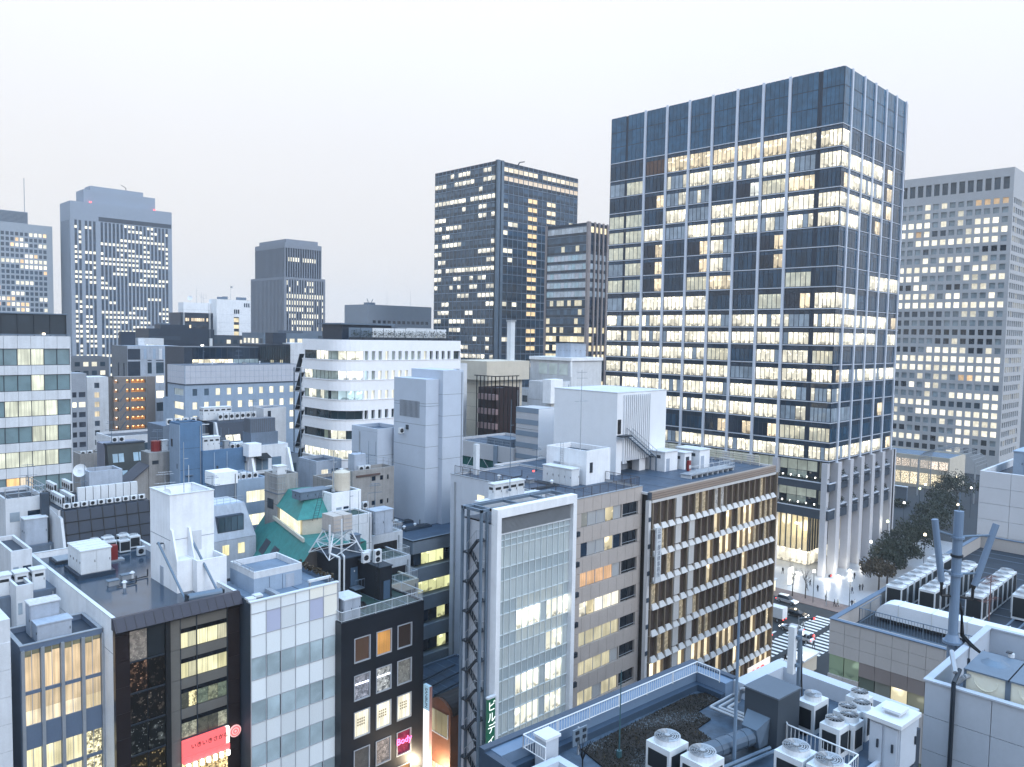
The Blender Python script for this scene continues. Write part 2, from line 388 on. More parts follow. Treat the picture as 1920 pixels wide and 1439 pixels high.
 def join(s, rest, ispane):
  mb = MB(); cols = []
  for it in rest:
   face, u0, u1, z0, z1, n = it[:6]
   if ispane: s.fbox(mb, face, u0, u1, z0, z1, n-.02, n+.02, glass_mat('glass_'+it[7], 'att', it[7])); cols.append(it[6])
   else: s.fbox(mb, face, u0, u1, z0, z1, n, it[6], it[7])
  o = mb.build(rest[0][8], s.e); stuff(o)
  if ispane:
   me = o.data; at = me.attributes.new('tint', 'FLOAT_COLOR', 'FACE')
   at.data.foreach_set('color', [x for c in cols for _ in range(6) for x in c])
   uv = me.uv_layers.new(name='UVMap'); ul = []
   for k in range(len(rest)):
    fx = rest[k][0]
    for q in ((3, 2, 1, 0), (4, 5, 6, 7), (0, 1, 5, 4), (1, 2, 6, 5), (2, 3, 7, 6), (3, 0, 4, 7)):
     for i in q: ul += [(1.0 if i in (1, 2, 5, 6) else 0.0) if fx == 'Y' else (1.0 if i in (0, 1, 4, 5) else 0.0), 1.0 if i > 3 else 0.0]
   uv.data.foreach_set('uv', ul)
def split(a, b, n, gap=0.0):
 w = (b-a)/n
 return [(a+i*w+gap/2, a+(i+1)*w-gap/2) for i in range(n)]
rnd = random.random
def ru(a, b): return a+(b-a)*rnd()
WARM = (1.0, 0.91, 0.69); CREAMY = (1.0, 0.94, 0.755); ORANGE = (1.0, 0.68, 0.38); COOL = (0.92, 0.96, 0.90)
def lit(c=CREAMY, s=0.95, j=0.15):
 k = s*(1+ru(-j, j)); return (c[0], c[1], c[2], k)
def dim(c=(0.45, 0.53, 0.55), s=0.30): return (c[0], c[1], c[2], s*ru(.8, 1.2))
def dark(c=(0.022, 0.036, 0.058), j=0.3):
 k = .72*(1+ru(-j, j)); return (c[0]*k*.78, c[1]*k, c[2]*k*1.16, 0.0)
def blind(c=(0.30, 0.37, 0.44)): k = ru(.75, 1.15); return (c[0]*k, c[1]*k, c[2]*k, 0.06)
# ------------------------------------------------------------------ small roof things
def antenna(p, h, label, kind=0, m=None, r=.09):
 m = m or METAL; x, y, z = p; t = thing('aerial', label, 'aerial', p)
 q = MB(); q.tube((x, y, z), (x, y, z+h), r, m, 6, r*.5); q.cyl(x, y, z, z+.25, r*3, m, 8); q.build('mast', t)
 q = MB()
 if kind == 0: q.tube((x, y, z+h*.72), (x+.5, y, z+h*.72), r*.6, m)
 if kind == 1: q.tube((x-.8, y, z+h*.6), (x+.8, y, z+h*.6), r*.7, m); q.tube((x-.8, y, z+h*.6), (x-.8, y, z+h*.9), r*.5, m); q.tube((x+.8, y, z+h*.6), (x+.8, y, z+h*.9), r*.5, m)
 if kind == 2:
  for dx in (-1.3, 0, 1.3): q.tube((x+dx, y, z+h*.45), (x+dx, y, z+h*(.8+.1*dx)), r*.6, m)
  q.tube((x-1.3, y, z+h*.45), (x+1.3, y, z+h*.45), r*.6, m)
 if kind == 3: q.cyl(x+.6, y, z+h*.8, z+h*.93, .55, m, 8); q.tube((x, y, z+h*.86), (x+.6, y, z+h*.86), r, m)
 if kind == 4:                    # rake of television rods
  for k, (hh, L) in enumerate(((.97, 1.3), (.9, 1.6), (.62, 2.0))):
   q.tube((x-L/2, y+L/2*.2, z+h*hh), (x+L/2, y-L/2*.2, z+h*hh), r*.5, m)
   for i in range(7): a = -L/2+L*i/6; q.tube((x+a-.1, y-a*.2-.35, z+h*hh), (x+a+.1, y-a*.2+.35, z+h*hh), r*.3, m, 4)
 if q.v: q.build('crossbar', t)
 return t
def dish(p, r, label, stand=1.0, aim=(-.6, -.8, .35)):
 x, y, z = p; t = thing('satellite_dish', label, 'satellite dish', (x, y, z-stand))
 a = Vector(aim).normalized(); u = a.orthogonal().normalized(); v = a.cross(u); q = MB(); k = q.mi(UNITW); n = 14; rings = (0.0, .45, .75, 1.0); c = Vector(p)
 for f in rings[1:]:
  for i in range(n): th = 2*math.pi*i/n; q.v.append(tuple(c+(u*math.cos(th)+v*math.sin(th))*r*f+a*r*.28*f*f))
 for f in rings[1:]:
  for i in range(n): th = 2*math.pi*i/n; q.v.append(tuple(c+(u*math.cos(th)+v*math.sin(th))*r*f*.98+a*(r*.28*f*f-.04)))
 for base, flip in ((0, 0), (3*n, 1)):
  for s in range(2):
   for i in range(n):
    j = (i+1) % n; w = (base+s*n+i, base+s*n+j, base+(s+1)*n+j, base+(s+1)*n+i); q.f.append(w if flip else w[::-1]); q.m.append(k)
  w = tuple(range(base, base+n)); q.f.append(w if flip else w[::-1]); q.m.append(k)
 q.build('reflector', t)
 q = MB(); q.tube((x, y, z-stand), (x, y, z), .07, METAL, 6); q.tube(c-a*.02, c+a*r*.9, .03, METAL); q.cyl(x, y, z-stand, z-stand+.1, .3, METAL, 8); q.build('stand', t)
 return t
def cabinet(box, z0, z1, label, m=None, doors=2, face='Y', ribs=False, plinth=0.0, cat='cabinet', vents=False, group=None, cap=None):
 """metal equipment cabinet: casing, roof, doors with handles"""
 x0, y0, x1, y1 = box; m = m or UNITW; t = thing('equipment_cabinet', label, cat, ((x0+x1)/2, (y0+y1)/2, z0), group)
 if plinth: q = MB(); q.box(x0-.35, y0-.35, z0, x1+.35, y1+.35, z0+plinth, ROOFD); q.build('plinth', t)
 z0 += plinth
 q = MB(); q.box(x0, y0, z0, x1, y1, z1-.12, m); q.build('casing', t)
 q = MB(); cm = cap or m
 q.box(x0-.1, y0-.1, z1-.12, x1+.1, y1+.1, z1, cm)
 if ribs:
  for i in range(4): y = y0+(y1-y0)*(i+.5)/4; q.box(x0-.1, y-.07, z1, x1+.1, y+.07, z1+.08, cm)
 q.build('lid', t)
 for fc, (a, b_) in (('Y', (x0, x1)), ('X', (y0, y1))):
  n = doors if fc == face else max(1, round((b_-a)/1.1)); w = (b_-a)/n
  for i in range(n):
   q = MB(); u0, u1 = a+i*w+.04, a+(i+1)*w-.04
   if fc == 'Y': q.box(u0, y0-.04, z0+.08, u1, y0, z1-.2, m)
   else: q.box(x0-.04, u0, z0+.08, x0, u1, z1-.2, m)
   d = q.build('door', t)
   q = MB(); h = (z0+z1)/2
   if fc == 'Y': q.box(u1-.14, y0-.09, h-.12, u1-.09, y0-.04, h+.12, DSTEEL)
   else: q.box(x0-.09, u0+.09, h-.12, x0-.04, u0+.14, h+.12, DSTEEL)
   q.build('handle', d)
   if vents:
    q = MB()
    if fc == 'Y': q.box(u0+.15, y0-.06, z1-.75, u1-.15, y0-.04, z1-.45, GRILL)
    else: q.box(x0-.06, u0+.15, z1-.75, x0-.04, u1-.15, z1-.45, GRILL)
    q.build('vent', d)
 return t
def ac_top(p, w, d, h, label, group, fans=1, grille='XY', guard=True):
 """cooling unit that blows upwards: casing, dark coil grilles, fan cowl, fan guard"""
 x, y, z = p; t = thing('cooling_unit', label, 'air conditioner', p, group)
 q = MB(); q.box(x-w/2, y-d/2, z+.12, x+w/2, y+d/2, z+h, UNITW); q.build('casing', t)
 q = MB(); q.box(x-w/2+.05, y-d/2+.08, z, x+w/2-.05, y-d/2+.2, z+.12, DSTEEL); q.box(x-w/2+.05, y+d/2-.2, z, x+w/2-.05, y+d/2-.08, z+.12, DSTEEL); q.build('base_rail', t)
 q = MB(); e = .012
 if 'X' in grille: q.box(x-w/2-e, y-d/2+.09, z+.3, x-w/2, y+d/2-.09, z+h-.18, GRILL)
 if 'Y' in grille: q.box(x-w/2+.09, y-d/2-e, z+.3, x+w/2-.09, y-d/2, z+h-.18, GRILL)
 if q.v: q.build('coil_grille', t)
 for i in range(fans):
  cx = x+(i-(fans-1)/2)*w/fans if w >= d else x; cy = y if w >= d else y+(i-(fans-1)/2)*d/fans
  r = min(w/fans if w >= d else w, d if w >= d else d/fans)*.43
  q = MB(); q.cyl(cx, cy, z+h, z+h+.17, r*1.06, UNITW, 20, r, cap=False); q.cyl(cx, cy, z+h+.0, z+h+.06, r*.99, GRILL, 20); q.build('fan_cowl', t)
  q = MB()
  for k, rr in enumerate((.97, .80, .62, .44)):
   for j in range(16):
    a0 = 2*math.pi*j/16; a1 = 2*math.pi*(j+1)/16
    q.tube((cx+r*rr*math.cos(a0), cy+r*rr*math.sin(a0), z+h+.17), (cx+r*rr*math.cos(a1), cy+r*rr*math.sin(a1), z+h+.17), .018 if k else .028, METAL, 3)
  if not guard: q = MB(); q.cyl(cx, cy, z+h+.05, z+h+.12, r*.97, GRILL, 20)
  for j in range(12): a0 = 2*math.pi*j/12; q.tube((cx, cy, z+h+.17), (cx+r*math.cos(a0), cy+r*math.sin(a0), z+h+.17), .01, METAL, 3)
  q.cyl(cx, cy, z+h+.14, z+h+.2, r*.22, METAL, 10); q.build('fan_guard', t)
 return t
def ac_side(p, w, d, h, label, group, face='Y', fans=1):
 """small split unit that blows sideways"""
 x, y, z = p; t = thing('split_unit', label, 'air conditioner', p, group)
 q = MB(); hw, hd = (w/2, d/2) if face == 'Y' else (d/2, w/2)
 q.box(x-hw, y-hd, z+.08, x+hw, y+hd, z+h, UNITW); q.build('casing', t)
 q = MB(); q.box(x-hw, y-hd*.8, z, x+hw, y-hd*.5, z+.08, DSTEEL); q.box(x-hw, y+hd*.5, z, x+hw, y+hd*.8, z+.08, DSTEEL); q.build('foot', t)
 q = MB(); n = 12
 for f in range(fans):
  cz = z+.08+(h-.08)*(f+.5)/fans; r = min(w*.36, (h-.1)/fans*.42)
  for i in range(n):
   a0, a1 = 2*math.pi*i/n, 2*math.pi*(i+1)/n
   P = [(0, 0), (r*math.cos(a0), r*math.sin(a0)), (r*math.cos(a1), r*math.sin(a1))]
   if face == 'Y': pts = [(x-w*.08+u, y-hd-.02, cz+v) for u, v in P]
   else: pts = [(x-hd*0-hw-.02, y-w*.08-u, cz+v) for u, v in P]
   q.poly(pts, GRILL)
  if not fans: break
  if face == 'Y': q.box(x-w*.08-r, y-hd-.02, cz-.02, x-w*.08+r, y-hd-.005, cz+.02, UNITW)
  else: q.box(x-hw-.02, y-w*.08-r, cz-.02, x-hw-.005, y-w*.08+r, cz+.02, UNITW)
 if fans: q.build('fan_guard', t)
 q = MB()
 if face == 'Y': q.box(x+hw, y-hd*.7, z+.2, x+hw+.012, y+hd*.7, z+h-.15, GRILL)
 else: q.box(x-hw*.7, y-hd-.012, z+.2, x+hw*.7, y-hd, z+h-.15, GRILL)
 q.build('side_vent', t)
 return t
def railing(pts, h, label, m=None, post=2.0, gap=.16, rails=(1.0,), bal=True, r=.028, z=None, closed=False):
 """handrail along a chain of points: rail, posts and balusters"""
 m = m or ALU; P = [Vector(p) for p in pts]; t = thing('railing', label, 'railing', tuple(P[0]))
 q = MB(); s = MB(); w = MB()
 for a, b in zip(P, P[1:]):
  L = (b-a).length; n = max(1, round(L/post))
  for f in rails: q.tube(a+Vector((0, 0, h*f)), b+Vector((0, 0, h*f)), r, m, 6)
  for i in range(n+1):
   c = a.lerp(b, i/n); s.tube(c, c+Vector((0, 0, h)), r*.9, m, 5)
  if bal:
   q.tube(a+Vector((0, 0, h*.12)), b+Vector((0, 0, h*.12)), r*.7, m, 5)
   k = max(1, round(L/gap))
   for i in range(1, k):
    c = a.lerp(b, i/k); w.tube(c+Vector((0, 0, h*.12)), c+Vector((0, 0, h)), r*.42, m, 3)
 q.build('rail', t); s.build('post', t)
 if bal: o = w.build('baluster', t); stuff(o)
 return t
def tank(p, r, h, label, m=None, sq=None):
 x, y, z = p; m = m or CREAM; t = thing('water_tank', label, 'water tank', p)
 q = MB(); q.box(x-r*.9, y-r*.9, z, x+r*.9, y+r*.9, z+.25, STEEL); q.build('base', t)
 q = MB(); q.cyl(x, y, z+.25, z+h, r, m, 18); q.cyl(x, y, z+h, z+h+r*.25, r, m, 18, r*.35); q.build('shell', t)
 q = MB()
 for f in (.25, .5, .75): q.cyl(x, y, z+.25+(h-.25)*f-.04, z+.25+(h-.25)*f+.04, r*1.02, m, 18)
 q.cyl(x, y, z+h+r*.25, z+h+r*.25+.15, r*.2, UNITW, 10); q.build('rib', t)
 return t
def ladder(a, b, label, m=None, w=.45, cage=False, across=(1, 0, 0)):
 m = m or METAL; a, b = Vector(a), Vector(b); s = Vector(across)*w/2; t = thing('ladder', label, 'ladder', tuple(a))
 q = MB(); q.tube(a-s, b-s, .03, m, 5); q.tube(a+s, b+s, .03, m, 5); q.build('stile', t)
 q = MB(); n = max(2, int((b-a).length/.32))
 for i in range(1, n): c = a.lerp(b, i/n); q.tube(c-s, c+s, .02, m, 4)
 q.build('rung', t); return t
def pipes(paths, r, label, m=None, name='pipe_run'):
 m = m or METAL; t = thing(name, label, 'pipe', paths[0][0])
 for p in paths: q = MB(); q.path(p, r, m, 7); q.build('pipe', t)
 return t
def lamp(p, label, m=None, r=.16, pw=0, col=(1, .85, .6), body=True):
 x, y, z = p; t = thing('wall_lamp', label, 'lamp', p); q = MB(); q.cyl(x, y, z-r*.7, z+r*.7, r, m or LAMPW, 8); q.build('glass', t)
 if body: q = MB(); q.box(x-r*1.1, y-.02, z+r*.7, x+r*1.1, y+r*1.6, z+r, DSTEEL); q.build('bracket', t)
 if pw:
  l = bpy.data.lights.new('lamp_light', 'POINT'); l.energy = pw; l.color = col; l.shadow_soft_size = r*1.3
  o = bpy.data.objects.new('lamp_light', l); put(o, t, (x-.25, y-.35, z))
 return t
# footprints: near corner x, y, far corner x, y, height (metres; camera stands over the origin)
B = {
 'SQ': [188.85, 80.69, 230.44, 150.4, 123.0],
 'F1': [131.54, 736.58, 189.81, 786.58, 141.58],
 'F2': [197.51, 715.35, 279.17, 743.36, 161.84],
 'F3': [239.9, 441.97, 268.44, 485.94, 91.62],
 'F3u': [241.77, 444.73, 267.35, 483.66, 112.65],
 'F4': [183.78, 411.48, 203.07, 420.76, 74.85],
 'F4l': [169.12, 418.76, 183.75, 425.75, 72.66],
 'F4d': [159.66, 399.42, 176.64, 414.42, 66.85],
 'F5': [252.58, 371.56, 298.3, 394.83, 74.11],
 'F6': [252.68, 267.08, 309.13, 312.86, 138.48],
 'F7': [256.64, 215.3, 270.24, 239.72, 106.09],
 'F9': [390.53, 92.28, 424.84, 138.22, 133.5],
 'M1': [10.94, 127.39, 34.94, 149.39, 56.8],
 'M8': [82.35, 129.8, 112.45, 144.27, 56.65],
 'M5': [83.33, 205.65, 116.17, 217.37, 48.73],
 'M6': [91.4, 226.22, 115.06, 240.22, 53.15],
 'M7': [113.98, 225.1, 124.18, 239.1, 54.04],
 'M3': [83.62, 261.22, 96.2, 266.12, 42.89],
 'M4': [93.03, 276.68, 110.86, 292.31, 52.39],
 'M9': [74.91, 94.41, 78.17, 102.6, 51.09],
 'M12': [48.73, 122.47, 52.24, 126.46, 43.54],
 'M12w': [51.97, 121.7, 61.95, 129.7, 39.0],
 'M11': [65.34, 145.21, 74.05, 149.22, 40.25],
 'M17': [53.46, 100.41, 56.64, 104.22, 37.97],
 'M19': [64.27, 98.14, 71.78, 101.15, 37.62],
 'M22': [67.86, 88.18, 76.04, 104.18, 28.53],
 'M15': [28.1, 106.94, 38.8, 118.24, 35.35],
 'M2': [68.13, 248.53, 72.18, 256.53, 44.98],
 'M2w': [74.53, 256.16, 80.47, 264.16, 43.37],
 'M4c': [104.04, 298.4, 113.11, 306.4, 54.76],
 'M4d': [112.53, 311.46, 138.14, 325.46, 58.42],
 'M4b': [94.33, 287.07, 99.22, 289.16, 57.11],
 'M13a': [46.07, 147.13, 52.56, 150.79, 37.51],
 'M13b': [46.65, 129.71, 50.09, 132.24, 38.21],
 'M13c': [46.18, 163.63, 50.15, 167.93, 34.01],
 'M14': [61.13, 118.42, 65.42, 122.47, 40.65],
 'M16': [52.46, 111.07, 57.32, 119.07, 35.8],
 'M16t': [48.08, 108.51, 51.33, 109.56, 37.61],
 'M16w': [45.21, 102.6, 49.91, 110.6, 34.17],
 'M20a': [55.57, 89.76, 60.15, 94.76, 36.72],
 'M20b': [54.6, 84.9, 58.56, 88.9, 34.59],
 'M21a': [59.01, 88.62, 66.38, 96.62, 30.27],
 'M21b': [58.81, 83.03, 63.55, 89.03, 28.47],
 'M21c': [57.27, 78.76, 61.61, 84.76, 26.66],
 'M9l': [71.78, 98.21, 71.97, 105.38, 42.83],
 'M9t': [77.45, 93.43, 80.14, 101.43, 52.47],
 'N2': [23.78, 75.17, 35.67, 104.0, 31.5],
 'N3': [35.71, 72.57, 45.75, 81.57, 31.0],
 'N4': [45.4, 71.35, 56.63, 86.35, 26.8],
 'N1': [16.96, 78.05, 23.69, 83.61, 29.96],
 'N7': [56.94, 59.95, 69.85, 64.95, 39.5],
 'N8': [71.99, 61.58, 85.81, 84.9, 38.2],
 'N9': [85.54, 60.24, 120.69, 90.24, 37.5],
 'N10': [94.06, 72.53, 106.9, 85.28, 49.61],
 'N11': [97.88, 92.35, 102.23, 97.8, 45.52],
 'N2s': [31.69, 82.4, 36.38, 87.91, 40.76],
 'N2c': [33.3, 79.54, 36.46, 81.54, 34.17],
 'N2k': [25.97, 92.28, 29.02, 97.5, 33.89],
 'N3p': [37.42, 75.31, 42.94, 78.81, 33.1],
 'N4p': [50.33, 79.5, 54.17, 85.43, 31.0],
 'N4q': [52.98, 75.1, 54.73, 77.61, 30.5],
 'N8p': [81.37, 67.7, 86.53, 75.08, 42.61],
 'N8k': [79.12, 68.36, 80.7, 73.63, 40.31],
 'N6': [58.31, 68.26, 66.31, 72.34, 14.74],
 'N5a': [23.61, 114.28, 28.01, 123.28, 36.31],
 'N5b': [20.75, 98.55, 22.8, 106.55, 33.46],
 'N5c': [19.58, 91.1, 21.1, 97.1, 31.66],
}
# measured heights and offsets along the walls
T = {
 'SQ.lines': [123.23, 118.76, 114.46, 109.78, 104.51, 99.63, 94.92, 90.2, 85.66, 80.84, 76.08, 71.19, 65.84, 61.28, 56.87, 52.21, 47.7, 42.98, 38.0, 33.13, 28.65, 22.75, 16.18],
 'SQ.fX': [57.07, 49.67, 42.33, 35.09, 27.79, 20.52, 13.39, 5.77],
 'SQ.fY': [4.14, 11.51, 18.45, 25.74, 32.69, 39.83],
 'F6.rowX': [137.34, 135.1, 133.23, 128.36],
 'F6.rX': [137.04, 126.93, 114.98, 45.13],
 'F6.orange': [20.14, 25.81, 33.69, 39.04, 3.24, -0.86],
 'F6.orz': [126.67, 124.35, 55.67, 53.68, 47.72, 45.33],
 'F7.rX': [104.67, 60.18, 57.77, 44.65, 41.88],
 'F9.rX': [133.33, 130.5, 125.48, 113.03, 111.01, 10.92, 7.83, 5.76],
 'F2.r': [148.33, 145.45, 34.11, 37.06, 161.23],
 'F2.u': [3.02, 9.27, 10.61, 20.12, 22.87, 33.32, 77.58, 81.46],
 'F3.r': [89.83, 87.12, 57.73, 54.45],
 'M8.r': [54.28, 52.71, 50.27, 48.66, 46.41, 44.91, 42.59, 41.01, 38.76, 37.2, 34.79, 33.28, 30.8, 29.37],
 'M8.c': [2.1, 3.16, 4.07, 4.84, 5.77, 6.55, 7.56, 8.22, 9.24, 10.05, 10.96, 11.77, 12.66, 13.56, 14.43, 15.34, 16.19, 17.05, 17.91, 18.78, 19.66, 20.54, 21.36, 22.25, 23.12, 23.95, 24.79, 25.71, 26.53, 28.03, 29.93],
 'M1.r': [54.98, 52.62, 51.27, 48.96, 47.59, 45.33, 43.91, 41.62, 40.36, 38.12, 36.68, 34.46],
 'M1.c': [15.13, 15.77, 17.38, 19.07, 20.7, 22.38, 23.94],
 'M5.r': [42.46, 40.77, 38.93, 37.05, 42.28, 40.63, 38.94, 37.33, 44.85],
 'M5.c': [1.94, 2.99, 4.96, 6.11, 8.04, 9.4, 11.19, 12.51, 14.33, 15.67, 17.5, 18.87],
 'M3.r': [41.95, 41.1, 39.08, 37.8],
 'M9.l': [1.62, 6.59, 47.6, 45.04],
 'N2.r': [30.39, 29.92, 28.65, 27.97, 25.48, 24.74, 22.91, 21.35, 19.85, 18.15, 17.53, 16.16],
 'N2.u': [0.08, 1.29, 4.42, 4.97, 5.98, 7.55, 10.65, 11.85],
 'N3.r': [30.9, 29.82, 27.58, 25.4, 23.15, 20.95, 18.75, 16.41],
 'N3.u': [-0.07, 1.64, 3.26, 4.92, 6.55, 8.22, 9.86],
 'N4.r': [24.69, 21.89, 20.52, 17.62, 16.4, 13.41, 12.1, 9.24],
 'N4.u': [1.66, 3.74, 4.56, 6.63, 7.45, 9.5],
 'N1.r': [29.58, 25.74, 25.44, 22.61, 22.25, 20.43, 18.49],
 'N1.u': [0.02, 0.26, 1.57, 1.88, 3.17, 3.49, 4.87, 5.18, 6.58, 6.76],
 'N7.r': [39.22, 38.82, 37.28, 35.59, 33.23, 31.58, 28.97, 28.02, 24.43, 23.59, 21.07, 20.1, 17.2, 16.47],
 'N7.u': [0.0, 0.81, 12.01, 12.91, 3.54, 7.95],
 'N8.r': [38.32, 36.4, 34.61, 32.54, 30.74, 28.65, 26.83, 25.15, 23.19, 21.36, 19.38, 17.53, 15.54],
 'N8.u': [-0.06, 1.28, 2.63, 4.31, 6.02, 7.78, 9.36, 9.57, 12.85, 13.83],
 'N9.r': [37.63, 36.57, 36.3, 33.1, 29.42, 25.84, 22.34, 18.71, 15.17],
 'N9.s': [33.54, 32.76, 29.76, 29.09, 26.17, 25.5],
 'M22.r': [28.51, 26.58, 25.8, 25.41, 24.64, 22.69, 21.72, 20.35],
 'N10.r': [-0.54, 1.25, 8.47, 12.88, 38.43, 39.06, 35.57],
 'N11.z': [45.25, 44.79, 43.64, 42.72, 41.8, 40.88, 39.73, 38.58, 37.42],
}
# ------------------------------------------------------------------ ground, roads, plaza
def slab(name, pts, z0, z1, m):
 mb = MB(); mb.prism(pts, z0, z1, m); return struct(mb.build(name))
def rect(x0, y0, x1, y1): return [(x0, y0), (x1, y0), (x1, y1), (x0, y1)]
slab('ground', rect(-1000, -1000, 2200, 2200), -1.0, 0.0, mat('city_ground', (0.05, 0.055, 0.065), 0.85, 0.25, scale=0.05))
slab('road', rect(127, -300, 165.5, 500), 0.004, 0.02, ASPH)
slab('road', rect(-60, 44, 126.98, 57), 0.004, 0.02, ASPH)
slab('road', rect(165.52, 44, 500, 57), 0.004, 0.02, ASPH)
slab('pavement', rect(120.8, 57.6, 126.6, 130), 0.0, 0.14, PAVE)
slab('pavement', rect(40, 57.4, 120.78, 60), 0.0, 0.14, PAVE)
slab('pavement', rect(166, 60.5, 172, 160), 0.0, 0.14, PAVE)
slab('plaza', rect(172.02, 60.5, 250, 160), 0.0, 0.15, PLAZA)
mk = MB()
for i in range(22):                      # zebra crossings over the avenue
 x = 128.6+i*1.66
 mk.box(x, 60.2, .024, x+.82, 64.6, .03, PAINT)
for i in range(20):
 x = 128.6+i*1.66
 mk.box(x, 65.9, .024, x+.82, 69.9, .03, PAINT)
mk.box(127.8, 71.4, .024, 146, 71.85, .03, PAINT)
for k in range(10): mk.box(146.2, 74+k*9, .024, 146.4, 79+k*9, .03, PAINT)
struct(mk.build('road_marking'))

# ------------------------------------------------------------------ the big glass tower on stone fins
def big_tower():
 b = Bld(B['SQ'], 'glass_tower', 'tallest dark glass office tower with pale vertical fins and many lit floors', 'office tower', NAVY, inset=0.0, z0=28.2, roof=DARKG)
 Ls = T['SQ.lines']; LX = b.L('X'); LY = b.L('Y')
 fX = sorted(T['SQ.fX'][:7]); fY = T['SQ.fY']
 FINM = mat('pale_fin_metal', (0.56, 0.62, 0.72), 0.45, 0.05, 0.1, 0.15)
 LINEM = mat('pale_ledge_metal', (0.55, 0.60, 0.68), 0.45, 0.05)
 code = {  # left to right as seen: A1 A2 B C D E F G H1 H2 ; d dark, w lit, o warm, g grey blind, h right half lit, l left half lit, r faint lamps and reflections painted as glow, m dim, b brown
  0: 'ddboooooOO', 1: 'grdgwwwwgw', 2: 'ddhggdxmod', 3: 'rrdwgwwwww', 4: 'rrwgwlwgww', 5: 'rrhdhldhdd', 6: 'grhdhldhdd', 7: 'rrhdmoddrd',
  8: 'gwwwwddrhw', 9: 'wwwwwlwwgw', 10: 'wwwwwwwwww', 11: 'wwwwwmdwwm', 12: 'wwwwwwgwww', 13: 'gwwwwwwwlg', 14: 'wwwwwwwwgg', 15: 'dddddhhhmm', 16: 'wwwgwwwwww'}
 codeY = {0: 'w......', 1: 'wwwwh..', 2: 'hwwwh..', 3: 'wwwwh..', 4: 'ww.h...', 7: '...www.', 8: 'ww.....', 9: 'wwwwwh.', 10: 'wwww.w.', 12: 'hwwwww.', 13: 'g......', 14: 'gg..h..', 16: 'wwwwwh.'}
 def tint(ch, k, n):
  if ch in 'wO': return lit(CREAMY if ch == 'w' else WARM, 0.95, .2) if rnd() > .05 else blind()
  if ch == 'o': return lit((1.0, .84, .58), 0.85, .15)
  if ch == 'g': return blind() if rnd() > .2 else lit(CREAMY, .5)
  if ch == 'h': return lit((1, .82, .56), .85) if k >= n/2 else dark()
  if ch == 'l': return lit(CREAMY, .85) if k < n/2 else blind()
  if ch == 'm': return lit((.95, .86, .62), .28, .5)
  if ch == 'r': return lit((.85, .8, .6), .14, .8)
  if ch == 'x': return lit(COOL, .9) if k in (3, 4) else dark()
  if ch == 'b': return (0.10, .06, .05, .15)
  return dark((.022, .066, .108), .35)
 # bays run from the far end (left) to the near corner (right)
 edges = [LX]+fX[::-1]+[0.0]
 baysX = []
 for i, (a, c) in enumerate(zip(edges, edges[1:])):
  if i == 0: baysX += [(c+(a-c)*.56, a-.15, 3), (c+.45, c+(a-c)*.5, 4)]
  elif i == len(edges)-2: baysX += [(6.3, a-.45, 5), (.1, 5.2, 5)]
  else: baysX.append((c+.45, a-.45, 5))
 
 def fill(face, u0, u1, n, fl, style='office'):
  for k in range(n):
   a = u0+(u1-u0)*k/n; c = u0+(u1-u0)*(k+1)/n
   for r in range(17):
    zt, zb = Ls[3+r]-.25, Ls[4+r]+.25
    ch = fl(r)
    kk = n-1-k if face == 'X' else k
    col = tint(ch, kk, n)
    zs = zb+(zt-zb)*.74 if r > 7 else zb+(zt-zb)*.80
    b.pane(face, a+.09, c-.09, zb, zs, .02, col, 'office' if col[3] > .1 else 'plain')
    b.pane(face, a+.05, c-.05, zs+.06, zt, .02, dark((.02, .04, .065), .2) if r > 7 else dark((.04, .085, .135), .2), 'plain', 'spandrel_pane')
   for q in range(3):
    b.pane(face, a+.04, c-.04, Ls[q+1]+.1, Ls[q]-.1, .02, dark((.05, .14, .22), .12), 'plain', 'spandrel_pane')
 for i, (a, c, n) in enumerate(baysX): fill('X', a, c, n, lambda r, i=i: code[r][i])
 eY = [0.0]+fY+[LY]
 for i, (a, c) in enumerate(zip(eY, eY[1:])):
  fill('Y', a+(.35 if i else .1), c-.35, 4, lambda r, i=i: codeY.get(r, '.......')[i].replace('.', 'd'))
 lm = MB()
 for z in Ls[3:21]:
  b.fbox(lm, 'X', -.15, LX, z-.11, z+.11, .0, .2, LINEM); b.fbox(lm, 'Y', 0, LY, z-.08, z+.08, .0, .12, LINEM)
 lm.build('ledge', b.e)
 for u in fX:
  f = MB(); b.fbox(f, 'X', u-.32, u+.32, 22.8, 123.3, 0, .5, FINM); f.build('fin', b.e)
 for u in fY:
  f = MB(); b.fbox(f, 'Y', u-.33, u+.33, 22.8, 123.3, 0, .4, FINM); f.build('fin', b.e)
 # rear core in stone
 k = MB(); k.box(b.x1, b.y0+6, 0, b.x1+4, b.y0+30, 111, mat('pink_grey_stone', (0.33, 0.29, 0.29), .7, .1, .2)); k.build('stone_core', b.e)
 # podium: garden terraces, tall lobby, stone piers
 x0, y0 = b.x0, b.y0
 p = MB(); PS = mat('podium_stone', (0.50, 0.51, 0.55), .55, .06, .1)
 p.box(x0+3.2, y0+4.0, 14.2, x0+41, y0+69, 28.18, NAVY); p.box(x0+6, y0+7, .15, x0+41, y0+69, 14.2, CREAM)
 p.build('podium_core', b.e)
 for z, h in ((21.3, 1.8), (14.2, 2.3)):
  if 1:
   q = MB(); q.box(x0-.6, y0-.6, z, x0+41, y0+69, z+h, DARKG); q.build('terrace_slab', b.e)
   q = MB(); q.box(x0-.75, y0-.75, z+h, x0-.45, y0+69, z+h+.25, LINEM); q.box(x0-.45, y0-.75, z+h, x0+41, y0-.45, z+h+.25, LINEM); q.build('terrace_rail', b.e)
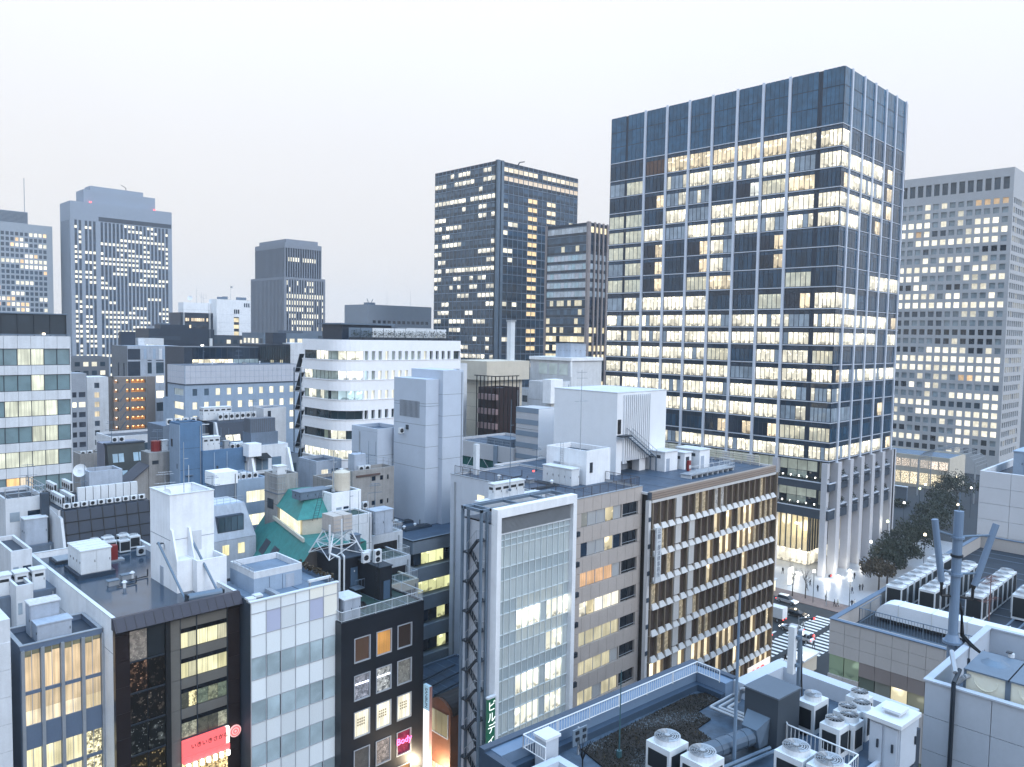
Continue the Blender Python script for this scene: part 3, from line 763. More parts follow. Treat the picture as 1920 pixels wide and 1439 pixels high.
 # glazing of the terrace floors and lobby
 for (z0, z1, cc) in ((16.7, 21.2, 0), (23.3, 28.0, 1)):
  for i in range(24):
   u = 4.2+i*2.6
   b.pane('X', u, u+2.45, z0, z0+1.8, -3.1, dim((.5, .6, .55), .12) if i % 3 else dark(), 'plain', 'terrace_window')
   b.pane('X', u, u+2.45, z0+1.9, z1, -3.1, dim((.6, .68, .6), .3), 'plain', 'terrace_window')
  for i in range(12):
   u = 4+i*3; b.pane('Y', u, u+2.8, z0, z1, -3.9, dim((.5, .55, .5), .12), 'plain', 'terrace_window')
 for i in range(40):
  u = 7.1+i*1.5; b.pane('X', u, u+1.3, 4.0, 14.0, -5.9, lit((.85, .74, .48), .42, .35), 'blind', 'lobby_window'); b.pane('X', u, u+1.4, .3, 3.8, -5.9, lit(CREAMY, .9), 'office', 'lobby_window'); b.fbox(b.fr, 'X', u-.14, u+.04, 3.9, 14.1, -5.85, -5.5, DFRAME)
 for i in range(22):
  u = 6.2+i*1.5; b.pane('Y', u, u+1.3, 4.0, 14.0, -6.9, lit((.7, .62, .42), .35, .4), 'blind', 'lobby_window'); b.pane('Y', u, u+1.4, .3, 3.8, -6.9, lit(CREAMY, .8), 'office', 'lobby_window'); b.fbox(b.fr, 'Y', u-.14, u+.04, 3.9, 14.1, -6.85, -6.5, DFRAME)
 for u in fX+[.6]:
  f = MB(); f.box(x0-.9, y0+u-.7, .15, x0+.6, y0+u+.7, 28.15, PS); f.build('pier', b.e)
 for u in fY+[LY-.8]:
  f = MB(); f.box(x0+u-1.0, y0-1.1, .15, x0+u+1.0, y0+.8, 28.15, PS); f.build('pier', b.e)
 for i, (a, c) in enumerate(zip(fY, fY[1:])):     # stone infill with planted balconies between the side piers
  f = MB(); f.box(x0+a+1.0, y0+.9, .15, x0+c-1.0, y0+1.6, 28.1, PS); f.build('infill_wall', b.e)
  for z in (17.6, 24.4):
   g = MB(); g.box(x0+a+2.0, y0-.75, z-1.7, x0+c-1.6, y0+.88, z-.25, DARKG); g.box(x0+a+2.0, y0-.85, z-.25, x0+c-1.6, y0+.88, z-.05, LINEM); g.build('balcony', b.e)
   leaf_ball((x0+(a+c)/2, y0-.1, z+.75), .95, 90, LEAF, b.e, 'shrub')
 for z in (16.55, 23.15):
  for j in range(6):
   l = MB(); l.cyl(x0-.2, y0+1+j*2.1, z+.9, z+1.25, .17, LAMPC, 6)
   if z > 12: l.build('planter_lamp', b.e)
  if z > 12:
   leaf_strip((x0-.3, y0-.3, z), (x0-.3, y0+14, z), 1.2, 520, LEAF, b.e, 'terrace_planting')
 b.finish()
 return b
def leaf_ball(c, r, n, m, parent, name, squash=1.0):
 mb = MB(); k = mb.mi(m)
 for i in range(n):
  d = Vector((random.gauss(0, 1), random.gauss(0, 1), random.gauss(0, 1))); d.normalize(); p = Vector(c)+Vector((d.x, d.y, d.z*squash))*r*(rnd()**.4)
  leafquad(mb, p, r*ru(.13, .3), k)
 return mb.build(name, parent)
def leafquad(mb, p, s, k):
 a = Vector((random.gauss(0, 1), random.gauss(0, 1), random.gauss(0, 1))).normalized(); c = a.orthogonal().normalized(); d = a.cross(c)
 b = len(mb.v); mb.v += [tuple(p+c*s), tuple(p+d*s*.6), tuple(p-c*s), tuple(p-d*s*.6)]; mb.f.append((b, b+1, b+2, b+3)); mb.m.append(k)
def leaf_strip(a, c, h, n, m, parent, name):
 mb = MB(); k = mb.mi(m); a = Vector(a); c = Vector(c)
 for i in range(n):
  p = a.lerp(c, rnd())+Vector((ru(-.3, .3), ru(-.3, .3), rnd()*h)); leafquad(mb, p, ru(.12, .28), k)
 return mb.build(name, parent)
big_tower()

# ------------------------------------------------------------------ towers farther off
def far_towers():
 # grey tower with stepped top, many small lit windows
 b = Bld(B['F2'], 'office_tower', 'far grey tower with stepped top and small lit windows', 'office tower', mat('far_grey_stone', (0.32, 0.36, 0.43), .7, .06, .15), inset=.6, core=NAVY)
 k = b.L('Y')/106.9
 cols = [(u*k, (u+2.5)*k) for u in [4+4.1*i for i in range(2)]+[14.2+4.1*i for i in range(3)]+[30+4.1*i for i in range(18)]]
 zt, zb = b.z-15, 8
 b.skin('Y', [(zb, zt)], cols, .6); b.skin('X', [(zb, zt)], [(4+i*3.3, 5.6+i*3.3) for i in range(int(b.L('X')/3.3)-1)], .6)
 n = 34; pr = [.15, .35, .3, .55, .5, .45, .6, .55, .6, .55, .5, .4, .5, .08, .05, .3, .05, .4, .7, .8, .6, .75, .9, .95, .8, .5, .6, .6, .5, .5, .5, .5, .5, .5]
 h = (zt-zb)/n
 for r in range(n):
  z1 = zt-r*h
  run = 0; on = False
  for i, (a, c) in enumerate(cols):
   if run <= 0: on = rnd() < pr[r]; run = random.choice((1, 2, 3, 4))
   run -= 1
   if i < 2: on2 = rnd() < max(pr[r], .55)
   else: on2 = on
   b.pane('Y', a, c, z1-h*.62, z1-h*.1, -.56, lit(CREAMY, 1.15, .2) if on2 else dark((.05, .075, .11)), 'plain')
  for i in range(int(b.L('X')/3.3)-1):
   b.pane('X', 4+i*3.3, 5.6+i*3.3, z1-h*.6, z1-h*.1, -.56, dark((.06, .08, .11)), 'plain')
 m = MB(); w = b.wall
 m.box(b.x0+12, b.y0+6, b.z, b.x1-12, b.y1-2, b.z+11.5, w); m.box(b.x0+18, b.y0+9, b.z+11.5, b.x1-21, b.y1-4, b.z+15.5, w); m.build('penthouse', b.e)
 m = MB(); m.box(b.x0+28*k, b.y0-.05, zt+.6, b.x1-.5, b.y0+.3, zt+4.2, NAVY); m.build('louvre_band', b.e)
 for u, s in ((25, 0), (75, 0)):
  for i in range(6): b.pane('Y', (u+i*2.6)*k, (u+2+i*2.6)*k, b.z+3, b.z+6, -6.05, lit() if (s == 0 and i in (3, 4) and u == 25) else dark(), 'plain')
 m = MB(); c = (b.x0+62*k, b.y0+12, b.z+15.5); m.tube(c, (c[0], c[1], c[2]+2.5), .3, DSTEEL); m.tube((c[0], c[1], c[2]+2.5), (c[0]-4, c[1], c[2]+4.5), .25, DSTEEL); m.build('roof_crane', b.e)
 for u in (22, 90):
  m = MB(); m.cyl(b.x0+u*k, b.y0+5, b.z, b.z+1.6, .7, LAMPR, 6); m.build('warning_lamp', b.e)
 b.finish()
 # far left tower
 b = Bld(B['F1'], 'office_tower', 'far grey office tower at the picture edge with mast and lit rows', 'office tower', mat('far_pale_stone', (0.36, 0.40, 0.45), .7, .06, .15), inset=.4, core=NAVY)
 L = b.L('Y'); n = 20; h = 4.35; zt = b.z-7
 cols = split(1, L-4, 16, 1.0); rows = [(zt-(i+1)*h+1.5, zt-i*h) for i in range(n)]
 b.skin('Y', rows, cols, .4)
 pr = [.7, .35, .7, .1, .05, .5, .6, .2, .1, .5, .4, .45, .5, .45, .4, .5, .5, .6, .5, .5]
 for r, (a, c) in enumerate(rows):
  run = 0
  for u0, u1 in cols:
   if run <= 0: on = rnd() < pr[r]; run = random.choice((1, 2, 3))
   run -= 1
   b.pane('Y', u0, u1, a, c, -.36, lit(CREAMY if rnd() > .2 else ORANGE, 1.0, .25) if on else dark((.07, .09, .12)), 'plain')
 m = MB(); m.box(b.x0, b.y0+3, b.z, b.x1-17, b.y1, b.z+10, b.wall)
 for i in range(9): m.box(b.x0, b.y0+2.6, b.z+1+i, b.x1-17, b.y0+2.98, b.z+1.5+i, MIDG)
 m.build('penthouse', b.e)
 m = MB(); x = b.x1-18; m.tube((x, b.y0+8, b.z+10), (x, b.y0+8, b.z+38), .3, METAL); m.build('mast', b.e)
 b.finish()
 t = Bld((b.x1-2, b.y0+30, b.x1+14, b.y0+50, 70), 'office_tower', 'grey stepped block between the two far left towers', 'office building', MIDG, inset=.2)
 for i in range(12):
  for j in range(5): t.pane('Y', 1+j*3, 3.2+j*3, 12+i*4.4, 14.5+i*4.4, .02, lit(s=.8) if rnd() < .4 else dark(), 'plain')
 t.finish()
 # slender tower with set-back crown
 w = mat('pink_grey_pier', (0.29, 0.305, 0.35), .65, .06, .15)
 b = Bld(B['F3'], 'office_tower', 'slender grey tower with narrow set-back crown and close vertical piers', 'office tower', w, inset=.5, core=NAVY)
 LX, LY = b.L('X'), b.L('Y'); zt = b.z-1.5
 cy = split(1.2, LY-1, 15, .9); cx = split(.8, LX-.8, 24, .95)
 b.skin('Y', [(5, zt)], cy, .5); b.skin('X', [(5, zt)], cx, .5)
 for r in range(21):
  z1 = zt-r*4.05
  for i, (a, c) in enumerate(cy):
   b.pane('Y', a, c, z1-3.3, z1-.7, -.45, lit(CREAMY, 1.05, .25) if rnd() < (.75 if r > 1 else .4) and (i not in (12, 13) or rnd() < .4) else dark(), 'plain')
  for i, (a, c) in enumerate(cx):
   b.pane('X', a, c, z1-3.3, z1-.7, -.45, dim((.75, .65, .45), .3) if (i % 8 in (0, 1, 2, 3) and rnd() < .35 and r in (3, 7, 8)) else dark((.09, .1, .125)), 'plain')
 c = MB(); f = B['F3u']; c.box(f[0]+.6, f[1]+.6, b.z, f[2], f[3], f[4]-3, NAVY); c.box(f[0], f[1], f[4]-3, f[2], f[3], f[4], w)
 c.box(f[0]+2, f[1]+2, f[4], f[2]-1.5, f[3]-2, f[4]+2.6, w)
 for i in range(16): u = f[0]+i*(f[2]-f[0]-.6)/15; c.box(u, f[1], b.z, u+.6, f[1]+.55, f[4]-3, w)
 for i in range(26): u = f[1]+.6+i*(f[3]-f[1]-1.2)/25; c.box(f[0], u, b.z, f[0]+.55, u+.6, f[4]-3, w)
 c.build('crown', b.e)
 for i in range(12): b.pane('Y', 2.6+(f[0]-b.x0)+i*1.6, 3.9+(f[0]-b.x0)+i*1.6, 101.5, 104, (b.y0-f[1])-.5, lit(CREAMY, .9, .4) if i not in (5,) else dark(), 'plain')
 b.finish()
 # white pair with dark block
 b = Bld(B['F4'], 'office_building', 'white tiled block with a narrow dark slot of lit stair windows', 'office building', WHITE, inset=.35, core=DARKG)
 b.skin('Y', [(30, 65.5)], [(9.6, 12.6)], .35)
 for i in range(8): b.pane('Y', 9.7, 12.5, 62.8-i*3.6, 64.9-i*3.6, -.3, lit((1, .85, .55), .9, .3), 'plain'); b.pane('Y', 9.7, 12.5, 61.3-i*3.6, 62.7-i*3.6, -.3, dark(), 'plain')
 for u in (9.7, 10.8, 11.9): b.pane('Y', u, u+.8, 67.3, 69.6, .02, dark(), 'plain')
 for u in (15.4, 16.6, 17.8): b.pane('Y', u, u+.8, 71, 73.2, .02, dark((.08, .1, .13)), 'plain')
 b.skin('X', [], [], .35)
 for i in range(9):
  m = MB(); m.box(b.x0-.03, b.y0-.03, 30+i*4.6, b.x1, b.y0, 30.06+i*4.6, GREYW); m.build('joint', b.e)
 b.finish()
 for (u, v, w, h, l) in ((2, 2, 3.4, 1.3, 'dark roof box on the white tiled block'), (5.4, 3, 2.2, 1.7, 'squat green unit on the white tiled block roof'), (13.2, 3, 5, 1.6, 'pair of dark coolers on the white tiled block roof')):
  t = thing('roof_unit', l, 'roof unit', (b.x0+u+w/2, b.y0+v+1, b.z)); m = MB()
  m.box(b.x0+u, b.y0+v, b.z+.2, b.x0+u+w*.48, b.y0+v+2, b.z+h, STEEL); m.box(b.x0+u+w*.52, b.y0+v, b.z+.2, b.x0+u+w, b.y0+v+2, b.z+h, STEEL); m.build('casing', t)
  m = MB(); m.box(b.x0+u, b.y0+v+.2, b.z, b.x0+u+w, b.y0+v+1.8, b.z+.2, DSTEEL); m.build('base_frame', t)
 b2 = Bld(B['F4l'], 'office_building', 'lower white block with roof aerials behind the dark brown block', 'office building', WHITE)
 b2.finish()
 antenna((b2.x0+8.2, b2.y0+3, b2.z), 9, 'tall thin aerial on the lower white block roof', 0)
 antenna((b2.x0+10.9, b2.y0+3, b2.z), 5.4, 'short whip aerial on the lower white block roof', 1)
 antenna((b2.x0+12.6, b2.y0+4, b2.z), 6.0, 'forked aerial beside the short whip aerial', 2)
 antenna((b.x0+9.2, b.y0+3, b.z), 8, 'aerial with a drum on the white tiled block roof', 3)
 dish((b2.x0+4.8, b2.y0+3, b2.z+2.4), 1.3, 'white satellite dish on a stand over the lower white block', stand=2.4)
 b3 = Bld(B['F4d'], 'office_building', 'dark brown block with lit window rows before the white towers', 'office building', mat('far_brown', (.05, .045, .05), .5, .1), inset=.25, core=NAVY)
 for u in (1.3, 14.6):
  m = MB(); m.box(b3.x0+u, b3.y0-.35, 20, b3.x0+u+.8, b3.y0+.2, b3.z, METAL); m.build('pale_pier', b3.e)
 for r in range(8):
  for i in range(12):
   b3.pane('Y', 2.6+i*.98, 3.4+i*.98, b3.z-4.3-r*3.5, b3.z-2.7-r*3.5, .02, lit((1, .8, .55), .9, .4) if rnd() < (.8, .2, .75, .6)[r % 4] else dark(), 'plain')
 b3.finish()
 b4 = Bld((b3.x0-11, b3.y0+6, b3.x0-1, b3.y0+16, b3.z-7), 'office_building', 'pale low block between the stepped grey tower and dark brown block', 'office building', GREYW, inset=.1)
 for r in range(5):
  for i in range(3): b4.pane('Y', .8+i*3, 3.2+i*3, b4.z-4-r*3.6, b4.z-2-r*3.6, .02, lit(s=.8) if rnd() < .5 else dark(), 'plain')
 b4.finish()
 # long low grey block
 b = Bld(B['F5'], 'office_building', 'long low grey block on the skyline with narrow strip windows', 'office building', mat('far_blue_grey', (.30, .33, .38), .7, .06, .2), inset=.4, core=DARKG)
 cols = split(3, 44, 12, 1.2); b.skin('Y', [(63.6, 65.3), (55.2, 57)], cols, .4); b.skin('X', [], [], .4)
 for u0, u1 in cols:
  b.pane('Y', u0, u1, 63.6, 65.3, -.36, dark(), 'plain'); b.pane('Y', u0, u1, 55.2, 57, -.36, lit(s=.9) if u0 > 25 and rnd() < .6 else dark((.12, .14, .16)), 'plain')
  for q in range(6): b.pane('Y', u0, u1, 20+q*5, 22.2+q*5, .02, lit(s=.9) if rnd() < .5 else dark(), 'plain')
 b.finish()
 antenna((b.x0+19, b.y0+8, b.z), 9, 'thin aerial on the long low grey block', 0)
 antenna((b.x0+36, b.y0+8, b.z), 10, 'slim aerial toward the far end of the long grey block', 0)
 t = thing('roof_unit', 'small twin-armed unit on the long low grey block', 'roof unit', (b.x0+5, b.y0+5, b.z)); m = MB(); m.box(b.x0+3, b.y0+4, b.z, b.x0+8, b.y0+8, b.z+1.3, STEEL); m.build('base', t)
 m = MB(); m.tube((b.x0+4, b.y0+5, b.z+1.3), (b.x0+3, b.y0+5, b.z+3.5), .2, STEEL); m.tube((b.x0+6, b.y0+5, b.z+1.3), (b.x0+7, b.y0+5, b.z+3.2), .2, STEEL); m.build('arm', t)
 # gridded dark glass tower
 b = Bld(B['F6'], 'glass_tower', 'dark gridded glass tower with a vertical line of orange lit windows', 'office tower', NAVY, roof=DARKG)
 GR = mat('tower_mullion', (.27, .34, .43), .5, .08, 0, .2); LX, LY = b.L('X'), b.L('Y'); top = b.z
 nr = 22; rh = (136.6-45.1)/nr*1.0; z0s = [136.6-rh*i for i in range(30)]
 cx = split(1.2, LX, 15); cy = split(3.6, LY, 16)
 g = MB()
 for u0, u1 in cx: b.fbox(g, 'X', u0-.09, u0+.09, 8, top, 0, .18, GR)
 for u0, u1 in cy: b.fbox(g, 'Y', u0-.09, u0+.09, 8, top, 0, .18, GR)
 for z in z0s: b.fbox(g, 'X', 1.2, LX, z-.22, z+.16, 0, .22, GR); b.fbox(g, 'Y', 3.6, LY, z-.14, z+.1, 0, .2, GR)
 g.build('mullion_grid', b.e)
 g = MB(); b.fbox(g, 'Y', -.5, 1.2, 5, top+.3, -1.2, .5, STEEL); b.fbox(g, 'Y', 2.0, 3.6, 5, top+.3, -.6, .5, STEEL); b.fbox(g, 'X', .55, 1.2, 5, top+.3, -.8, .5, STEEL); g.build('corner_pier', b.e)
 prx = [.35, .75, .15, .85, .25, .4, .75, .3, .55, .75, .35, .55, .75, .45, .3, .3, .3, .35, .15, .55, .5, .75, .3, .6, .3, .3]
 for r in range(26):
  zt, zb = z0s[r]-.45, z0s[r]-rh+1.75
  run = 0
  for i, (u0, u1) in enumerate(cx[::-1]):
   if run <= 0: on = rnd() < prx[r]; run = random.choice((1, 2))
   run -= 1
   b.pane('X', u0+.28, u1-.28, zb, zt, .03, lit((1, .95, .8), .85, .45) if on else dark((.13, .17, .21) if r < 9 else (.075, .10, .13)), 'office' if on else 'plain')
   b.pane('X', u0+.1, u1-.1, zb-1.3, zb-.15, .03, dark((.05, .07, .09)), 'plain', 'spandrel_pane')
  for i, (u0, u1) in enumerate(cy):
   on = None
   if i == 5 or (i == 6 and r < 20): pass
   if 20.0 < (u0+u1)/2 < 26.0 and 3 <= r <= 22 and r not in (17, 21): on = lit((1.0, .74, .42), .95, .1)
   elif 33.5 < (u0+u1)/2 < 39 and 3 <= r <= 6: on = lit((1.0, .84, .58), .95)
   elif r == 0 and i not in (7,): on = lit((1, .88, .68), .75, .3)
   elif r == 1: on = lit((1, .8, .6), .3, .6)
   elif u0 < 11 and r in (4, 6, 7, 9, 10, 15, 19) and rnd() < .6: on = lit(CREAMY, .9, .4)
   elif u0 > 42 and r in (5, 6, 7) and rnd() < .7: on = lit(CREAMY, .8, .4)
   b.pane('Y', u0+.25, u1-.25, zb, zt, .03, on or dark((.06, .10, .15) if r < 8 else (.04, .065, .095)), 'plain')
   b.pane('Y', u0+.1, u1-.1, zb-1.0, zb-.1, .03, dark((.04, .058, .08)), 'plain', 'spandrel_pane')
 m = MB(); c = (b.x0+24, b.y0+14, b.z); m.tube(c, (c[0]+2, c[1]-2, c[2]+5), .3, DSTEEL); m.tube((c[0]+2, c[1]-2, c[2]+5), (c[0]+4.5, c[1]-3, c[2]+5.6), .25, DSTEEL); m.build('roof_crane', b.e)
 b.finish()
 # stone pier tower
 b = Bld(B['F7'], 'glass_tower', 'shorter glass tower with brown stone piers beside the tallest tower', 'office tower', NAVY, roof=DARKG)
 SP = mat('brown_stone_pier', (.34, .30, .30), .6, .08, .15); LX, LY = b.L('X'), b.L('Y')
 g = MB(); b.fbox(g, 'X', -.4, .7, 5, b.z+.3, 0, .5, SP); b.fbox(g, 'X', LX-1, LX, 5, b.z+.3, 0, .5, SP); b.fbox(g, 'Y', 0, 1.1, 5, b.z+.3, 0, .5, SP)
 for u in (3.4, 6.2, 9.0, 11.8): b.fbox(g, 'Y', u, u+.8, 5, b.z+.3, 0, .7, SP)
 g.build('stone_pier', b.e)
 n = 24; h = (104.7-12)/n
 for r in range(n):
  zt = 104.7-r*h
  on = r in (11, 12, 13, 14, 16, 17, 18)
  for u0, u1 in split(.8, LX-1.1, 11):
   if on: c = lit((1, .88, .6), .9, .35) if rnd() < .8 else dark()
   elif r in (3, 4, 5, 6, 7): c = (.50*ru(.8, 1.1), .57, .64, .12)
   elif r in (0,): c = blind((.5, .55, .6))
   else: c = lit((1, .9, .65), .5, .6) if rnd() < .18 else dark((.10, .14, .18))
   b.pane('X', u0+.06, u1-.06, zt-h*.68, zt-.25, .03, c, 'plain'); b.pane('X', u0+.06, u1-.06, zt-h+.1, zt-h*.7, .03, dark((.05, .062, .08)), 'plain', 'spandrel_pane')
  for i, (u0, u1) in enumerate(((1.2, 3.3), (4.3, 6.1), (7.1, 8.9), (9.9, 11.7))):
   c = lit((1, .86, .55), .95, .3) if (on or r == 0) and rnd() < .85 else (blind((.3, .36, .42)) if 3 <= r <= 7 else dark())
   b.pane('Y', u0, u1, zt-h*.68, zt-.25, .03, c, 'plain')
 g = MB()
 for r in range(n+1): b.fbox(g, 'X', .7, LX-1, 104.7-r*h-.1, 104.7-r*h+.1, 0, .15, GR)
 g.build('floor_band', b.e)
 b.finish()
 # concrete grid tower on the right
 b = Bld((B['F9'][0], B['F9'][1], B['F9'][2], B['F9'][3]+12, B['F9'][4]), 'office_tower', 'tall grey concrete tower with square windows right of the tallest tower', 'office tower', mat('grid_concrete', (.47, .48, .50), .7, .06, .15), inset=.7, core=DARKG)
 pat = ['ggggggggoooo', 'gggggggggggg', 'WWWgggggWWWg', 'WoWddgggWWWW', 'gWWWWWWWWWWg', 'ggdggggggDDD', 'ggWgWWWWgggg', 'WWWWWgggWWwg', 'WWgggggWggWW', 'DWWggDDgwwgg', 'WWgggWWgggWg', 'WWWWWWWWWWWW', 'dddddggwwgwg', 'dggddggggggg', 'DDDDDDDDDDDD', 'ggggDDwDDDDg', 'DDgWWWWwDDgg', 'WWWWWWWWWWWW', 'WWWWwWWWWWWW', 'gggggggoOWWW', 'DWgWgggggggd', 'ggggggWWWWWW', 'WWWWddddddWW', 'ggWWWWwWWgWW', 'WdgggggWWWwW', 'DgDgDggWWwWW', 'WWWdDWWWWgDg', 'ddDDDggWDDDd']
 LX = b.L('X'); rows = []; z = 121.0
 for r in range(28): rows.append((z-r*4.06-2.5, z-r*4.06))
 cols = [(1.6+i*3.45, 1.6+i*3.45+2.35) for i in range(15)]
 b.skin('X', rows+[(124.6, 129.8)], cols, .7); b.skin('Y', rows, [(1.6+i*3.45, 3.9+i*3.45) for i in range(8)], .7)
 for u0, u1 in cols: b.pane('X', u0, u1, 124.6, 129.8, -.66, dark((.07, .09, .11)), 'plain', 'louvre')
 for r, (a, c) in enumerate(rows):
  for i, (u0, u1) in enumerate(cols):
   ch = pat[r][max(0, 11-i)]
   col = {'W': lit(CREAMY, 1.0, .2), 'w': lit(CREAMY, .55, .3), 'o': lit(ORANGE, .35, .3), 'O': lit(ORANGE, .8, .3), 'g': blind((.26, .33, .38)) if rnd() > .18 else lit(CREAMY, .6, .4), 'd': dark((.08, .1, .12)), 'D': dark((.02, .026, .035))}[ch]
   b.pane('X', u0, u1, a, c, -.64, col, 'plain', 'window_pane')
  for i in range(8): b.pane('Y', 1.6+i*3.45, 3.9+i*3.45, a, c, -.64, lit(CREAMY, .9, .3) if rnd() < (.8 if 'WWWWW' in pat[r] else .15) else blind((.2, .25, .28)), 'plain')
 b.finish()
far_towers()
# ------------------------------------------------------------------ middle distance, left
def grid(n0, w, step, n): return [(n0+i*step, n0+i*step+w) for i in range(n)]
def panel_building():
 # offices with ribbon windows at the left edge
 b = Bld(B['M1'], 'office_building', 'pale panelled office at the left edge with wide ribbon windows', 'office building', OFFW, inset=.35, core=DARKG, roof=ROOFM)
 r = T['M1.r']; rows = [(r[i+1], r[i]) for i in range(0, 12, 2)]+[(30.9, 33.1), (27.2, 29.4)]
 W = 1.665; x1 = b.L('Y')-.1
 z = b.z; edges = sorted(rows)
 zs = [0]+[v for a in edges for v in a]+[b.z]
 for a, c in zip(zs[::2], zs[1::2]):
  if c < 20: continue
  u = x1-15*W
  while u < x1-.1:
   b.panel('Y', u, min(u+W, x1+.1), max(a, 24), c, -.35, 0, OFFW, 'spandrel_panel', .018); u += W
 b.skin('Y', [(20, b.z)], [(0, x1)], .35)
 codes = ['wggwdgg', 'gggwwgg', 'wwwwwwg', 'gggwwgg', 'wwwwwww', 'gowwggg', 'ggwwggg', 'ggggggg']
 codes = ['gggwwgg'[::1], 'ggggwgg', 'ggwwwwg', 'ggggwwg', 'gwwwwwg', 'ggOXggg', 'ggwwggg', 'ggggggg']
 k = 0
 for q, (a, c) in enumerate(sorted(rows, reverse=True)):
  for i in range(12):
   u1 = x1-i*W; ch = codes[q][6-i] if i < 7 else 'g'
   col = {'g': (.16, .24, .27, .10*ru(.6, 1.5)), 'w': (.86, .90, .74, .78*ru(.75, 1.12)), 'O': (1, .62, .28, 1.0), 'X': (1, .86, .66, .62)}[ch]
   b.pane('Y', u1-W+.05, u1-.05, a+.05, c-.05, -.28, col, 'blind' if ch != 'g' else 'plain', 'window_pane')
   b.fbox(b.fr, 'Y', u1-W-.05, u1-W+.05, a, c, -.3, -.18, DFRAME)
  b.fbox(b.fr, 'Y', x1-13*W, x1, a-.02, a+.06, -.3, -.16, DFRAME); b.fbox(b.fr, 'Y', x1-13*W, x1, c-.06, c+.02, -.3, -.16, DFRAME)
 # glazed lattice screen round the roof plant
 q = MB(); b.fbox(q, 'Y', 0, x1-.2, b.z+.25, b.z+3.1, -1.0, -.9, mat('screen_mesh', (.045, .06, .075), .5, .2)); q.build('screen_panel', b.e)
 q = MB()
 for i in range(13): b.fbox(q, 'Y', x1-.3-i*2.05, x1-.2-i*2.05, b.z, b.z+3.2, -.9, -.75, DSTEEL)
 b.fbox(q, 'Y', 0, x1, b.z+3.1, b.z+3.25, -.95, -.7, STEEL); b.fbox(q, 'Y', 0, x1, b.z+.1, b.z+.25, -.95, -.7, STEEL); q.build('screen_post', b.e)
 b.finish()
 lamp((b.x1-3.4, b.y0+.2, b.z+.3), 'warm lamp on the roof edge of the left edge office', r=.18)
panel_building()

